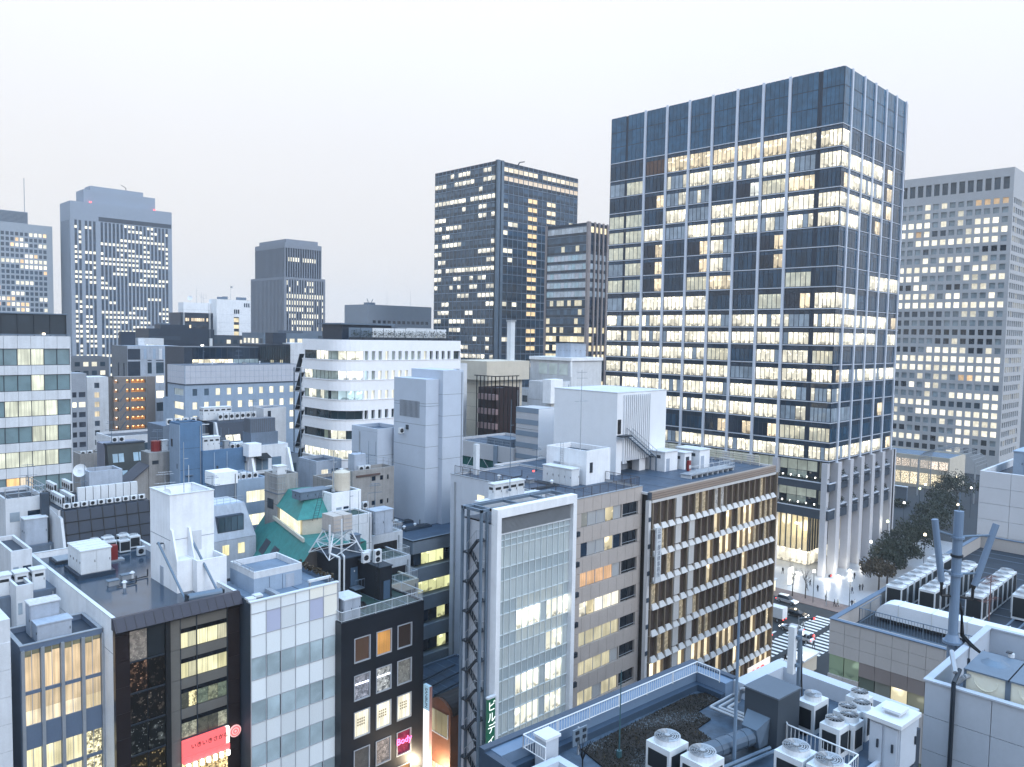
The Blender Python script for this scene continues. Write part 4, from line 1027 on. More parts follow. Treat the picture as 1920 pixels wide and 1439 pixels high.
def small_blocks():
 b = Bld(B['M2'], 'office_building', 'small grey block just right of the left edge office with two window columns', 'office building', mat('block_grey', (.36, .38, .42), .75, .08, .3), inset=.2, core=DARKG)
 rows = [(b.z-6.9-i*2.9, b.z-5.4-i*2.9) for i in range(8)]; cols = [(.25, 1.35), (1.95, 3.7)]
 b.skin('Y', rows, cols, .2); b.skin('X', [], [], .2)
 for i, (a, c) in enumerate(rows):
  for u0, u1 in cols: b.pane('Y', u0, u1, a, c, -.16, lit(CREAMY, 1.1) if i == 1 else dark((.06, .06, .075)), 'plain')
 b.finish()
 b = Bld(B['M2w'], 'apartment_block', 'white rendered apartment block beside the orange lit corridor flats', 'apartment building', OFFW, inset=.2, core=DARKG)
 rows = [(b.z-3.3-i*2.88, b.z-1.7-i*2.88) for i in range(10)]
 b.skin('Y', rows, [(2.0, 3.4)], .2); b.skin('X', [], [], .2)
 for i, (a, c) in enumerate(rows):
  for j in range(2): b.pane('Y', 2.0+j*.7, 2.65+j*.7, a, c, -.16, lit((1, .85, .6), .6, .3) if i in (1, 2, 3) else dark((.12, .13, .15)), 'blind')
 b.finish()
 # flats with outside corridors and orange lamps
 b = Bld(B['M3'], 'apartment_block', 'taupe apartment block with orange lamps along its open corridors', 'apartment building', mat('taupe_render', (.30, .27, .26), .75, .08, .25), inset=1.1)
 LX = b.L('Y'); h = 2.93; cols = [(.15, 1.35), (3.65, 4.75), (5.1, 9.6)]
 rows = [(b.z-1.95-i*h, b.z-.85-i*h) for i in range(9)]
 b.skin('Y', rows, cols, .3, u1=LX); b.skin('X', [], [], 1.1, u0=1.1)
 q = MB()
 for i in range(9): b.fbox(q, 'Y', .1, LX-.1, b.z-2.9-i*h, b.z-2.75-i*h, -1.1, -.3, b.wall)
 q.build('corridor_floor', b.e)
 q = MB()
 for i in range(8):
  z = b.z-2.2-i*h
  q.hexa([(b.x0+1.5, b.y0-.06, z-2.6), (b.x0+1.9, b.y0-.06, z-2.6), (b.x0+1.9, b.y0+.02, z-2.6), (b.x0+1.5, b.y0+.02, z-2.6)], [(b.x0+3.3, b.y0-.06, z), (b.x0+3.7, b.y0-.06, z), (b.x0+3.7, b.y0+.02, z), (b.x0+3.3, b.y0+.02, z)], MIDG)
 q.build('stair_flight', b.e)
 for i in range(9):
  z = b.z-1.02-i*h
  for u in (.9, 4.2, 5.9, 7.4, 8.7):
   q = MB(); b.fbox(q, 'Y', u-.14, u+.14, z-.1, z+.1, -.75, -.55, LAMPW if u < 1 else LAMPO); q.build('corridor_lamp', b.e)
 for i in range(9):
  a, c = rows[i]
  b.pane('Y', 5.1, 9.6, a, c, -1.05, (.9, .42, .16, .32*ru(.7, 1.2)), 'shop', 'corridor_glow_wall'); b.pane('Y', .15, 1.3, a, c, -1.05, (.7, .4, .25, .18), 'shop', 'corridor_glow_wall'); b.pane('Y', 3.7, 4.7, a, c, -1.05, (.8, .42, .18, .22), 'shop', 'corridor_glow_wall')  # orange lamp glow put into the back wall's own emission
 for u in (4.95, 9.8): q = MB(); b.fbox(q, 'Y', u, u+.08, 5, b.z, .0, .1, METAL); q.build('drain_pipe', b.e)
 b.finish()
 # grey-brown block with dark roof box
 b = Bld(B['M4'], 'office_building', 'taupe and pale grey block with tall windows behind the corridor flats', 'office building', GREYW, inset=.25, core=NAVY)
 LX = b.L('X')
 w0 = b.wall; b.skin('X', [(42, 46.6)], [(3.0, 4.4), (8.2, 9.8)], .25, m=STONE)
 for u in (3.0, 8.2): b.pane('X', u, u+1.5, 42, 46.6, -.2, dark(), 'plain')
 rows = [(43, 46.8), (39.8, 42.2), (34.5, 37), (30, 33)]
 b.skin('Y', rows+[(47.3, 47.6)], [(6.4, 7.8), (9.2, 11.8), (13.4, 15.4)], .25)
 for i, (a, c) in enumerate(rows):
  for u0, u1 in ((6.4, 7.8), (9.2, 11.8), (13.4, 15.4)): b.pane('Y', u0, u1, a, c, -.2, (lit(CREAMY, 1.1) if i in (1, 2) and u0 > 7 else dark((.06, .08, .1))), 'plain')
 q = MB(); b.fbox(q, 'Y', .05, 4.0, 20, 47.2, .0, .08, NAVY); b.fbox(q, 'Y', .05, 4.0, 47.8, 51.4, 0, .08, NAVY); q.build('dark_cladding', b.e)
 for i in range(13):
  u = 4.1+i*1.02; k = random.choice((0, 1, 2)); b.panel('Y', u, u+1.02, 47.9, 51.5, .0, .07, (OFFW, GREYW, BLUEL)[k], 'cladding_panel')
 b.finish()
 t = Bld(B['M4b'], 'plant_room', 'dark square plant room on the taupe and grey block', 'plant room', NAVY, z0=52.4); t.finish()
 cabinet((t.x0+5.3, t.y0-1.5, t.x0+7.4, t.y0+.5), 52.42, 55, 'white cabinet beside the dark plant room on the taupe block', doors=2)
 b = Bld(B['M4c'], 'office_building', 'small white block with a lit window band before the long navy block', 'office building', OFFW, inset=.2, core=DARKG)
 b.skin('Y', [(50.4, 52.4)], [(1.4, 9)], .2); b.skin('X', [], [], .2)
 for u0, u1 in split(1.4, 9, 6): b.pane('Y', u0, u1-.1, 50.4, 52.4, -.15, lit((.9, .95, .8), .9, .4), 'office')
 b.finish()
 b = Bld(B['M4d'], 'office_building', 'long navy clad block with one rooftop lamp left of the white towers', 'office building', NAVY)
 q = MB(); b.fbox(q, 'Y', 1, 12, 54, 55.5, 0, .1, mat('navy_louvre', (.05, .075, .11), .5)); q.build('louvre_band', b.e)
 b.finish()
 q = thing('roof_unit', 'low stepped navy box on the long navy block', 'roof unit', (b.x0+11, b.y0+3, b.z)); m = MB(); m.box(b.x0+5, b.y0+2, b.z, b.x0+16, b.y0+8, b.z+1.6, NAVY); m.box(b.x0+6, b.y0+2.5, b.z+1.6, b.x0+9, b.y0+7, b.z+2.2, STEEL); m.build('casing', q)
 lamp((b.x0+20.5, b.y0-.3, b.z-6.5), 'round lit lamp on the long navy block wall', LAMPC, .55)
 t = thing('chimney_stack', 'pale flue beside the round lamp on the navy block', 'flue', (b.x0+23.5, b.y0-1, b.z-8)); m = MB(); m.box(b.x0+23.2, b.y0-1.4, b.z-9, b.x0+24.2, b.y0-.4, b.z-3.6, UNITW); m.build('flue', t); m = MB(); m.box(b.x0+22.4, b.y0-2, b.z-9.6, b.x0+25.4, b.y0-.2, b.z-8.6, METAL); m.build('base', t)
 # white tiled block
 b = Bld(B['M5'], 'office_building', 'white tiled office block with small square lit windows', 'office building', BLUEL, inset=.35, core=DARKG, roof=ROOFM)
 zc = b.z-5.0; LX, LY = b.L('Y'), b.L('X'); cols = grid(1.9, 1.25, 3.12, 10); rows = [(40.7, 42.5), (37.1, 38.95), (33.6, 35.4), (30.1, 31.9)]
 LX = b.x1-b.x0; LY = b.y1-b.y0
 b.skin('Y', rows, cols, .35, z1=zc); b.skin('X', rows, [(1.2, 7.6)], .35, z1=zc)
 for i, (a, c) in enumerate(rows):
  for j, (u0, u1) in enumerate(cols): b.pane('Y', u0, u1, a, c, -.28, lit((1, .93, .7), 1.0, .2) if (i > 0 or j > 1) else dark((.1, .13, .16)), 'blind')
  for k in range(4): b.pane('X', 1.2+k*1.6, 2.75+k*1.6, a, c, -.28, lit((1, .93, .7), .8, .3) if i > 0 else dim(), 'blind')
 q = MB(); tile = mat('parapet_tile', (.50, .53, .60), .55, .05, .2)
 for i in range(24):
  u = i*LX/24
  for k in range(3): b.panel('Y', u, u+LX/24, zc+.1+k*1.63, zc+.1+(k+1)*1.63, .0, .06, tile, 'wall_panel', .04)
 for i in range(8):
  u = .3+i*(LY-.3)/8
  for k in range(3): b.panel('X', u, u+(LY-.3)/8, zc+.1+k*1.63, zc+.1+(k+1)*1.63, .0, .06, tile, 'wall_panel', .04)
 b.skin('Y', [], [], .35, z0=zc, z1=b.z-.05); b.skin('X', [], [], .35, z0=zc, z1=b.z-.05)
 q = MB(); b.fbox(q, 'Y', -.05, LX, zc-.2, zc+.08, 0, .12, DARKG); b.fbox(q, 'X', 0, LY, zc-.2, zc+.08, 0, .12, DARKG); q.build('cornice', b.e)
 b.finish()
 w = Bld((b.x0+1, b.y1+.1, b.x0+12, b.y1+6, zc-4.4), 'office_building', 'low white wing with curtained windows left of the tiled block', 'office building', BLUEL, inset=.2, core=DARKG)
 rw = [(w.z-5-i*3.5, w.z-2.9-i*3.5) for i in range(4)]
 w.skin('X', rw, [(.6, 2.6)], .2); w.skin('Y', [], [], .2)
 for a, c in rw: w.pane('X', .6, 2.6, a, c, -.15, lit((1, .95, .75), .8), 'blind')
 w.finish()
 b = Bld(B['M6'], 'glass_pavilion', 'dark glazed rooftop storey with a lit strip above the white tiled block', 'rooftop storey', NAVY, z0=30)
 for i in range(12):
  u = 2.4+i*1.75; b.pane('Y', u, u+1.6, b.z-5.1, b.z-3.6, .02, lit((1, .9, .65), .9, .5) if i < 7 and rnd() < .8 else dim((.3, .4, .45), .25), 'office'); b.pane('Y', u, u+1.6, b.z-3.5, b.z-.3, .02, dark(), 'plain')
 q = MB(); b.fbox(q, 'Y', -.1, b.L('Y'), b.z-.1, b.z+.1, -.2, .3, STEEL); q.build('eaves', b.e)
 q = MB(); q.box(b.x0+2, b.y0-4, b.z-7.6, b.x0+14, b.y0-1.5, b.z-4.6, OFFW); q.build('planter_wall', b.e)
 b.finish()
 b = Bld(B['M7'], 'glass_building', 'small dark glass building with vertical fins left of the white curved block', 'office building', NAVY, inset=.1)
 q = MB()
 for i in range(18): b.fbox(q, 'Y', .1+i*.58, .2+i*.58, 30, b.z-.3, 0, .3, DSTEEL)
 q.build('fin', b.e)
 for r in range(5):
  for i, (u0, u1) in enumerate(split(.2, 10, 9)): b.pane('Y', u0, u1, b.z-4.4-r*4, b.z-.8-r*4, .02, lit((.9, .85, .6), .5) if (r == 1 and i in (3, 6)) else dark((.04, .06, .075)), 'plain')
 b.finish()
 w = Bld((b.x1+.1, b.y0, b.x1+9, b.y0+12, b.z+.4), 'office_building', 'plain white block joined to the small dark glass building', 'office building', OFFW); w.finish()
 t = Bld((b.x0+7, b.y0+5, b.x0+11.6, b.y0+10, b.z+3.6), 'plant_room', 'navy plant room on the small dark glass building', 'plant room', NAVY, z0=b.z); t.finish()
 # low clutter between: distant roofs that close the view behind the front rows
 for i, (x, y, dx, dy, z, m, l) in enumerate((
   (40, 205, 16, 12, 31, GREYW, 'low grey roof block below the taupe corridor flats'), (60, 190, 13, 10, 33.5, OFFW, 'low white roof block in front of the corridor flats'),
   (40, 260, 20, 14, 44, OFFW, 'pale block glimpsed behind the left edge office'), (88, 330, 16, 16, 47, STONE, 'dull stone block behind the pale wing'),
   (130, 330, 30, 20, 56, DARKG, 'dark block low behind the slender grey tower'), (160, 280, 26, 20, 58.5, MIDG, 'grey block in front of the long low grey block'),
   (128, 250, 20, 16, 57.5, STEEL, 'blue grey plant block beside the roof garden'), (115, 150, 14, 20, 38, MIDG, 'grey roof block behind the white curved block'),
   (150, 180, 30, 24, 46, GREYW, 'pale grey block before the gridded glass tower'), (150, 130, 16, 20, 44, OFFW, 'white block before the brown pier tower'),
   (70, 140, 9, 12, 34, MIDG, 'grey block beside the escape stair tower'), (20, 150, 14, 10, 30, MIDG, 'low grey block below the left edge office'))):
  q = Bld((x, y, x+dx, y+dy, z), 'low_building', l, 'building', m, parapet=.5, roof=random.choice((ROOFD, ROOFM, ROOFL)))
  for r in range(4):
   for u in range(int(dx/3)): q.pane('Y', .8+u*3, 2.6+u*3, z-3.6-r*3.4, z-1.9-r*3.4, .02, lit(s=.8) if rnd() < .35 else dark((.05, .07, .09)), 'plain')
   for u in range(int(dy/3)): q.pane('X', .8+u*3, 2.6+u*3, z-3.6-r*3.4, z-1.9-r*3.4, .02, lit(s=.8) if rnd() < .3 else dark((.05, .07, .09)), 'plain')
  q.finish(minpx=7)
small_blocks()

def curved_block():
 x0, y0, x1, y1, z = B['M8']; e = thing('curved_office', 'white office block with rounded corner, ribbon windows and a roof garden', 'office building', ((x0+x1)/2, (y0+y1)/2, 0)); rr = 5.2
 WM = mat('white_tile_wall', (.78, .79, .82), .55, .04, .25)
 def outline(i):
  r = rr-i; pts = [(x0+i+r-r*math.cos(t), y0+i+r-r*math.sin(t)) for t in [math.pi/2*k/9 for k in range(10)]]
  return pts+[(x1-i, y0+i), (x1-i, y1), (x0+i, y1)]
 L = T['M8.r']; rows = [(L[i+1], L[i]) for i in range(0, 14, 2)]; h = (rows[0][0]-rows[-1][0])/6
 rows = [(rows[0][0]-h*i, rows[0][0]-h*i+1.75) for i in range(10)]
 c = MB(); c.prism(outline(.7), 0, z-1.0, mat('ribbon_core', (.02, .025, .03), .6)); c.build('core', e)
 q = MB(); zz = z
 for a, t in rows+[(0, 0)]:
  q.prism(outline(0), t if t else 15, zz, WM); zz = a
 q.build('spandrel_band', e)
 q = MB()
 for a, t in rows: q.prism([(p[0], p[1]) for p in outline(-.12)[:10]]+[(x0+rr, y0+.3), (x0+.3, y0+rr), (x0+.3, y1), (x0-.12, y1)][:0]+[(x0+rr, y0+1.0), (x0+1, y0+rr)][:0]+[(x1, y0-.12), (x1, y1), (x0-.12, y1)], a-.10, a+.02, WM)
 q.build('sill_band', e)
 ucol = [(4.6+.75+i*1.62, 4.6+.75+i*1.62+.82) for i in range(14)]+[(28.1, 29.9)]
 q = MB(); nw = 0
 lits = {0: 'gggwgggggwdddd', 1: 'cgwwwwwwwwdddd', 2: 'wwwwwwwwwwwwww', 3: 'dddddddddddddd', 4: 'dwwwwwwwwwwwww', 5: 'wwdddddddddddd'}
 rib = {0: 'dddwwwggww', 1: 'wwggggggCC', 2: 'gwwgwgdgcc', 3: 'dddddddddd', 4: 'dddddodwwd', 5: 'wwwwwwwwww', 6: 'wwwwwwwwww', 7: 'wwwwwwwwww'}
 def tint(ch): return {'w': lit((.98, .97, .80), .95, .15), 'g': (.33, .40, .38, .25), 'd': dark((.03, .045, .05)), 'c': (.62, .85, .95, .8), 'C': (.9, .97, 1, 1.1), 'o': (.35, .4, .3, .2)}[ch]
 pts = outline(.42)
 path = [(x0+.42, y1-.5+(rr-y1+y0+.5)*k/5+0) for k in range(6)]; path = [(x0+.42, (y1-.4)+((y0+rr)-(y1-.4))*k/6) for k in range(7)]+[p for p in pts[1:10:2]]
 for k, (a, t) in enumerate(rows):
  u = 5.1
  for i, (c0, c1) in enumerate(ucol):
   q.box(x0+u, y0, a, x0+c0, y0+.75, t, WM); u = c1
   nm = 'window_pane'; me = unit_box('pane_office', c1-c0, .04, t-a, glass_mat('glass_blind', 'obj', 'blind'), 'Y')
   o = bpy.data.objects.new(nm, me); s = lits.get(k, 'w'*14); o.color = tint(s[min(i, 13)]); put(o, e, (x0+(c0+c1)/2, y0+.62, a))
  q.box(x0+u, y0, a, x1, y0+.75, t, WM)
  s = rib.get(k, 'w'*10)
  for i, (p0, p1) in enumerate(zip(path, path[1:])):
   w = MB(); P0, P1 = Vector((*p0, 0)), Vector((*p1, 0)); d = (P1-P0).normalized(); n = Vector((-d.y, d.x, 0))*-.05; g = d*.05
   lo = [P0+g, P1-g, P1-g-n, P0+g-n]
   gm = glass_mat('glass_office', 'obj', 'office')
   w.hexa([(v.x, v.y, a+.06) for v in lo][::-1], [(v.x, v.y, t-.05) for v in lo][::-1], gm); o = w.build('window_pane', e); o.color = tint(s[min(i, 9)])
   ul = o.data.uv_layers.new(name='UVMap'); zz0 = min(v.co.z for v in o.data.vertices); hh = t-a-.11
   for li, lp in enumerate(o.data.loops): ul.data[li].uv = (.5, (o.data.vertices[lp.vertex_index].co.z-zz0)/hh)
   w = MB(); w.tube((p0[0], p0[1], a), (p0[0], p0[1], t), .05, DFRAME, 4); w.build('mullion', e)
 q.build('window_wall', e)
 # roof garden: planter screen with shrubs
 q = MB(); q.prism(outline(.3), z-.02, z+.05, ROOFM); q.build('roof', e)
 t = thing('garden_screen', 'pale planter screen with shrubs along the white curved block roof', 'planter screen', (x0+15, y0+2, z))
 for i in range(9):
  u = 3.0+i*2.75; q = MB(); q.box(x0+u, y0+2, z+.3, x0+u+2.6, y0+2.1, z+2.4, UNITW if i > 1 else STEEL); q.build('screen_panel', t)
  q = MB(); q.box(x0+u, y0+1.2, z+.05, x0+u+2.6, y0+1.9, z+.55, DSTEEL); q.build('planter_box', t)
 for i in range(9):
  u = 3.3+i*2.75
  for j in range(3): leaf_ball((x0+u+.3+j*.85, y0+1.55, z+1.25), .55, 45, LEAF, t, 'shrub', 1.5)
 t = thing('garden_pavilion', 'dark glazed pavilion behind the planter screen on the curved block', 'pavilion', (x0+8, y0+8, z))
 q = MB(); q.box(x0+4, y0+6, z+.05, x0+16, y1-1, z+3.0, NAVY); q.build('wall', t); q = MB(); q.box(x0+3.4, y0+5.4, z+3.0, x0+16.6, y1-.5, z+3.3, STEEL); q.build('roof', t)
 cabinet((x0+20, y0+6, x0+27, y0+9), z+.05, z+2.6, 'long pale plant box at the far end of the curved block roof', doors=6)
 # outside escape stair
 t = thing('escape_stair', 'steel escape stair tower left of the white curved block', 'escape stair', (x0-2, y1+2, 0))
 sx0, sx1, sy0, sy1 = x0-.2, x0+2.4, y1+.3, y1+3.0
 q = MB()
 for px, py in ((sx0, sy0), (sx0, sy1), (sx1, sy0), (sx1, sy1)): q.tube((px, py, 0), (px, py, z-6), .14, STEEL, 6)
 q.build('post', t)
 for k in range(12):
  zz = z-7-k*h; q = MB(); q.box(sx0-.15, sy0-.1, zz, sx1+.1, sy1, zz+.16, METAL); q.build('landing', t)
  q = MB(); q.tube((sx0-.1, sy0-.05, zz+1.1), (sx0-.1, sy1, zz+1.1), .05, METAL); q.tube((sx0-.1, sy0-.05, zz+1.1), (sx1, sy0-.05, zz+1.1), .05, METAL); q.tube((sx0-.1, sy0-.05, zz), (sx0-.1, sy0-.05, zz+1.1), .04, METAL); q.build('guard_rail', t)
  q = MB(); q.hexa([(sx0, sy1-.4, zz), (sx0+1, sy1-.4, zz), (sx0+1, sy1-.2, zz), (sx0, sy1-.2, zz)], [(sx0, sy0+.3, zz+h), (sx0+1, sy0+.3, zz+h), (sx0+1, sy0+.5, zz+h), (sx0, sy0+.5, zz+h)], DSTEEL); q.build('flight', t)
curved_block()

def grey_shaft():
 # windowless pale shaft in front of the curved block
 PW = mat('pale_blue_render', (.48, .54, .63), .7, .05, .25)
 b = Bld(B['M9'], 'stair_tower', 'tall plain pale blue tower with one louvre grille', 'tower', PW)
 l = T['M9.l']; q = MB(); b.fbox(q, 'X', l[0], l[1], l[3], l[2], 0, .03, BLACK); q.build('louvre_back', b.e)
 q = MB(); n = 16
 for i in range(n): u = l[0]+(l[1]-l[0])*(i+.3)/n; b.fbox(q, 'X', u, u+.10, l[3], l[2], .03, .07, PW)
 q.build('louvre_blade', b.e)
 q = MB(); b.fbox(q, 'X', 4.3, 4.9, 43.0, 43.7, 0, .12, DFRAME); q.build('vent_hood', b.e)
 q = MB(); b.fbox(q, 'X', 0, b.L('X'), 46.9, 46.96, .0, .012, MIDG); b.fbox(q, 'Y', 0, b.L('Y'), 46.9, 46.96, .0, .012, MIDG); q.build('joint', b.e)
 b.finish()
 x0, y0, x1, y1, z = B['M9t']; c = Bld((x0, y0, x1+1.5, y1, z), 'stair_tower', 'slimmer taller pale blue slab behind the plain louvred tower', 'tower', PW); c.finish()
 x0, y0, x1, y1, z = B['M9l']; c = Bld((x0+.4, y0+5, x0+6, y0+12.3, z), 'office_building', 'lower pale blue wing left of the plain louvred tower', 'building', PW, parapet=.6)
 q = MB(); c.fbox(q, 'X', 4.8, 5.1, 37, 42, 0, .06, METAL); q.build('drain_pipe', c.e); c.finish()
grey_shaft()

def left_middle():
 # blue wall building with tower
 x0, y0, x1, y1, z = B['M12']
 b = Bld(B['M12'], 'stair_tower', 'blue painted stair tower with pale blue side wall', 'tower', BLUEW, parapet=.3, roof=ROOFD)
 q = MB(); b.fbox(q, 'X', 0, b.L('X'), 5, b.z-.3, 0, .06, BLUEL); q.build('side_cladding', b.e)
 q = MB(); b.fbox(q, 'X', 2.7, 3.3, 39.6, 40.8, .06, .1, DFRAME); b.fbox(q, 'X', .9, 1.1, 36.3, 37.1, .06, .1, DFRAME); q.build('window', b.e)
 q = MB(); b.fbox(q, 'Y', .8, 1.9, 35.2, 35.3, 0, .4, STEEL); q.build('canopy', b.e); b.finish()
 w = Bld(B['M12w'], 'office_building', 'blue painted office wing with pipes over its roof edge', 'building', BLUEW, inset=.2, core=DARKG, parapet=.5, roof=ROOFM)
 rows = [(34.9, 36.4), (30.9, 32.3)]; w.skin('Y', rows, [(7.0, 8.7)], .2, z1=38.5); w.skin('X', [], [], .2, z1=38.5)
 for i, (a, c) in enumerate(rows):
  for k in range(2): w.pane('Y', 7+k*.86, 7.8+k*.86, a, c, -.14, dim((.5, .6, .65), .15) if i == 0 else lit((1, .9, .6), .9), 'blind')
 q = MB(); w.fbox(q, 'Y', 6.9, 8.8, 36.5, 36.65, 0, .3, DFRAME); q.build('canopy', w.e)
 q = MB(); w.fbox(q, 'Y', 2.2, 2.5, 35.7, 36.4, 0, .06, DFRAME); q.build('vent', w.e)
 for u in (1.8, 3.9, 9.2): q = MB(); w.fbox(q, 'Y', u, u+.09, 20, 38.6, 0, .1, BLUEL); q.build('drain_pipe', w.e)
 w.finish()
 cabinet((w.x0+.9, w.y0+2, w.x0+3.7, w.y0+3.6), 38.5, 40.9, 'white cabinet with three vents on the blue office wing', doors=3, vents=True)
 cabinet((w.x0+4.3, w.y0+1.6, w.x0+5.1, w.y0+2.4), 38.5, 40.1, 'slim grey locker beside the white cabinet on the blue wing', doors=1, m=METAL)
 for i in range(4): ac_side((w.x0+5.9+i*.95, w.y0+2.2, 38.5), .8, .35, .9, f'{ORD[i]} small cooler from the left on the blue wing roof', 'small coolers on the blue wing roof')
 pipes([[(w.x0+8.9+.25*i, w.y0+2, 38.6), (w.x0+8.9+.25*i, w.y0+2, 39.3), (w.x0+9.1+.25*i, w.y0-.2, 39.3), (w.x0+9.2+.25*i, w.y0-.25, 30)] for i in range(3)], .09, 'three grey pipes bent over the blue wing roof edge', STEEL)
 antenna((x0+1.0, y0-.8, 20), 17, 'tall white lightning rod in front of the blue tower', 0, UNITW)
 lamp((x0+3.9, y0-.6, 31.6), 'bright wall lamp low on the blue office wing', LAMPC, .3, 60)
 # dark mansard with lit windows and coolers on its roof
 x0, y0, x1, y1, z = B['M11']
 t = thing('mansard_building', 'dark slanted mansard building with two pairs of bright windows', 'building', (x0+4, y0+6, 0))
 q = MB(); q.box(x0, y0+2.2, 0, x0+12, y0+14, z, NAVY); q.build('wall', t)
 q = MB(); q.hexa([(x0+.1, y0-1.0, z-7.5), (x0+12, y0-1.0, z-7.5), (x0+12, y0+2.2, z-7.5), (x0+.1, y0+2.2, z-7.5)], [(x0+.1, y0+1.6, z-.02), (x0+12, y0+1.6, z-.02), (x0+12, y0+2.2, z-.02), (x0+.1, y0+2.2, z-.02)], NAVY); q.build('slanted_front', t)
 q = MB(); q.hexa([(x0-.25, y0-1.1, z-7.5), (x0+.1, y0-1.1, z-7.5), (x0+.1, y0+2.2, z-7.5), (x0-.25, y0+2.2, z-7.5)], [(x0-.25, y0+1.5, z+.1), (x0+.1, y0+1.5, z+.1), (x0+.1, y0+2.2, z+.1), (x0-.25, y0+2.2, z+.1)], OFFW); q.build('gable_edge', t)
 gm = glass_mat('glass_office', 'obj', 'office')
 for u in (1.5, 3.0, 5.6, 7.1):
  q = MB(); zz = z-4.6; yy = lambda h: y0-1.0+2.6*(h-(z-7.5))/7.5-.05
  q.hexa([(x0+u, yy(zz), zz), (x0+u+1.35, yy(zz), zz), (x0+u+1.35, yy(zz)+.3, zz), (x0+u, yy(zz)+.3, zz)], [(x0+u, yy(zz+2.2), zz+2.2), (x0+u+1.35, yy(zz+2.2), zz+2.2), (x0+u+1.35, yy(zz+2.2)+.3, zz+2.2), (x0+u, yy(zz+2.2)+.3, zz+2.2)], gm)
  o = q.build('window', t); o.color = lit(CREAMY, 1.0); ul = o.data.uv_layers.new(name='UVMap')
  for li, lp in enumerate(o.data.loops): ul.data[li].uv = (.5, o.data.vertices[lp.vertex_index].co.z/2.2)
 q = MB(); q.box(x0, y0+2.25, z, x0+12, y0+14, z+.04, ROOFD); q.build('roof', t)
 q = MB()
 for i in range(4): q.box(x0-3.6, y0+4+i*.0, z-6.2+i*1.9, x0-.3, y0+4.2, z-6.05+i*1.9, UNITW)
 q.box(x0-3.8, y0+4.4, 0, x0-.3, y0+12, z-1.0, mat('dark_side_wall', (.06, .065, .08), .7)); q.build('balcony_bars', t)  # side wall behind the bars in one dark grey colour
 for i in range(7): ac_side((x0+2.2+i*1.15, y0+4.6, z+.04), 1.0, .5, 1.5, f'{ORD[i]} tall cooler from the left on the dark mansard roof', 'coolers on the dark mansard roof')
 cabinet((x0-.4, y0+6.5, x0+5.4, y0+8.2), z+.04, z+2.6, 'long white cabinet behind the mansard roof coolers', doors=5, vents=True)
 for i in range(4): ac_side((x0-7.5+i*1.5, y0+5, z-.2), 1.1, .5, 1.2, f'{ORD[i]} cooler from the left beside the mansard gable', 'coolers beside the mansard gable')
 q = Bld((x0-9, y0+4.2, x0-1, y0+12, z-.2), 'low_building', 'dim flat block under the coolers beside the mansard gable', 'building', MIDG); q.finish()
 # white box and plant beside
 q = Bld((x0+10.5, y0+3, x0+15.5, y0+9, z+2.2), 'stair_tower', 'white stair box with one small window right of the mansard roof', 'building', OFFW, parapet=.3)
 q.pane('Y', .9, 1.6, z+.2, z+1.6, .02, dark(), 'plain'); q.finish()
 # white stepped flats with slanted ends
 x0, y0, x1, y1, z = B['M14']
 t = thing('terraced_flats', 'white stepped flats with slanted ends and dark awnings', 'apartment building', (x0+2, y0+3, 0))
 q = MB(); q.box(x0-2, y0+2.5, 0, x0+5.2, y0+9, z-1.5, OFFW); q.box(x0-1.2, y0+3, z-1.5, x0+3.6, y0+6, z+.6, MIDG); q.box(x0-2.6, y0+1.0, z-3, x0-.4, y0+3, z-.9, WHITE); q.build('wall', t)
 for k in range(4):
  zz = z-3.8-k*2.95; d = 1.0+k*1.2; q = MB(); q.box(x0-1.5, y0+2.5-d, zz-2.9, x0+4.8, y0+2.6, zz-1.9, OFFW); q.build('terrace_front', t)
  q = MB(); q.hexa([(x0-.9, y0+2.0-d, zz+.3), (x0+1.5, y0+2.0-d, zz+.3), (x0+1.5, y0+2.5, zz+.3), (x0-.9, y0+2.5, zz+.3)], [(x0-.7, y0+2.4, zz+1.0), (x0+1.3, y0+2.4, zz+1.0), (x0+1.3, y0+2.5, zz+1.0), (x0-.7, y0+2.5, zz+1.0)], BLACK); q.build('awning', t)
  for u0, u1 in ((-.6, .4), (.5, 1.5), (2.2, 3.9)):
   q = MB(); q.box(x0+u0, y0+2.42, zz-1.8, x0+u1, y0+2.5, zz+.2, glass_mat('glass_blind', 'obj', 'blind')); o = q.build('window', t); o.color = lit(CREAMY, .9) if (k == 1 and u0 < 1) else dark((.2, .24, .28)); o.data.uv_layers.new(name='UVMap')
 for s in (-1.9, 4.8):
  q = MB(); q.hexa([(x0+s, y0-3.5, z-16), (x0+s+.4, y0-3.5, z-16), (x0+s+.4, y0+3, z-16), (x0+s, y0+3, z-16)], [(x0+s, y0+2, z-2.2), (x0+s+.4, y0+2, z-2.2), (x0+s+.4, y0+3, z-2.2), (x0+s, y0+3, z-2.2)], WHITE); q.build('slanted_end_wall', t)
 q = thing('roof_unit', 'dark slatted plant box on top of the white stepped flats', 'plant box', (x0+1, y0+4, z+.6)); m = MB(); m.box(x0-1.2, y0+3.2, z+.6, x0+3.2, y0+5.5, z+2.9, mat('slat_grey', (.16, .16, .18), .6)); m.build('casing', q)
 m = MB()
 for i in range(12): m.box(x0-1.2+i*.37, y0+3.14, z+.6, x0-1.1+i*.37, y0+3.2, z+2.9, MIDG)
 m.build('slat', q)
 # dark mansard house and its neighbours
 x0, y0, x1, y1, z = B['M13a']
 t = thing('mansard_house', 'dark green slate mansard house with four roof windows', 'house', (x0+3, y0+3, 0)); WL = mat('mauve_render', (.30, .30, .36), .75, .08, .3)
 q = MB(); q.prism([(x0, y0+2.2), (x1, y0+2.2), (x1, y1+2.5), (x0, y1+2.5)], 0, z, WL); q.build('wall', t)
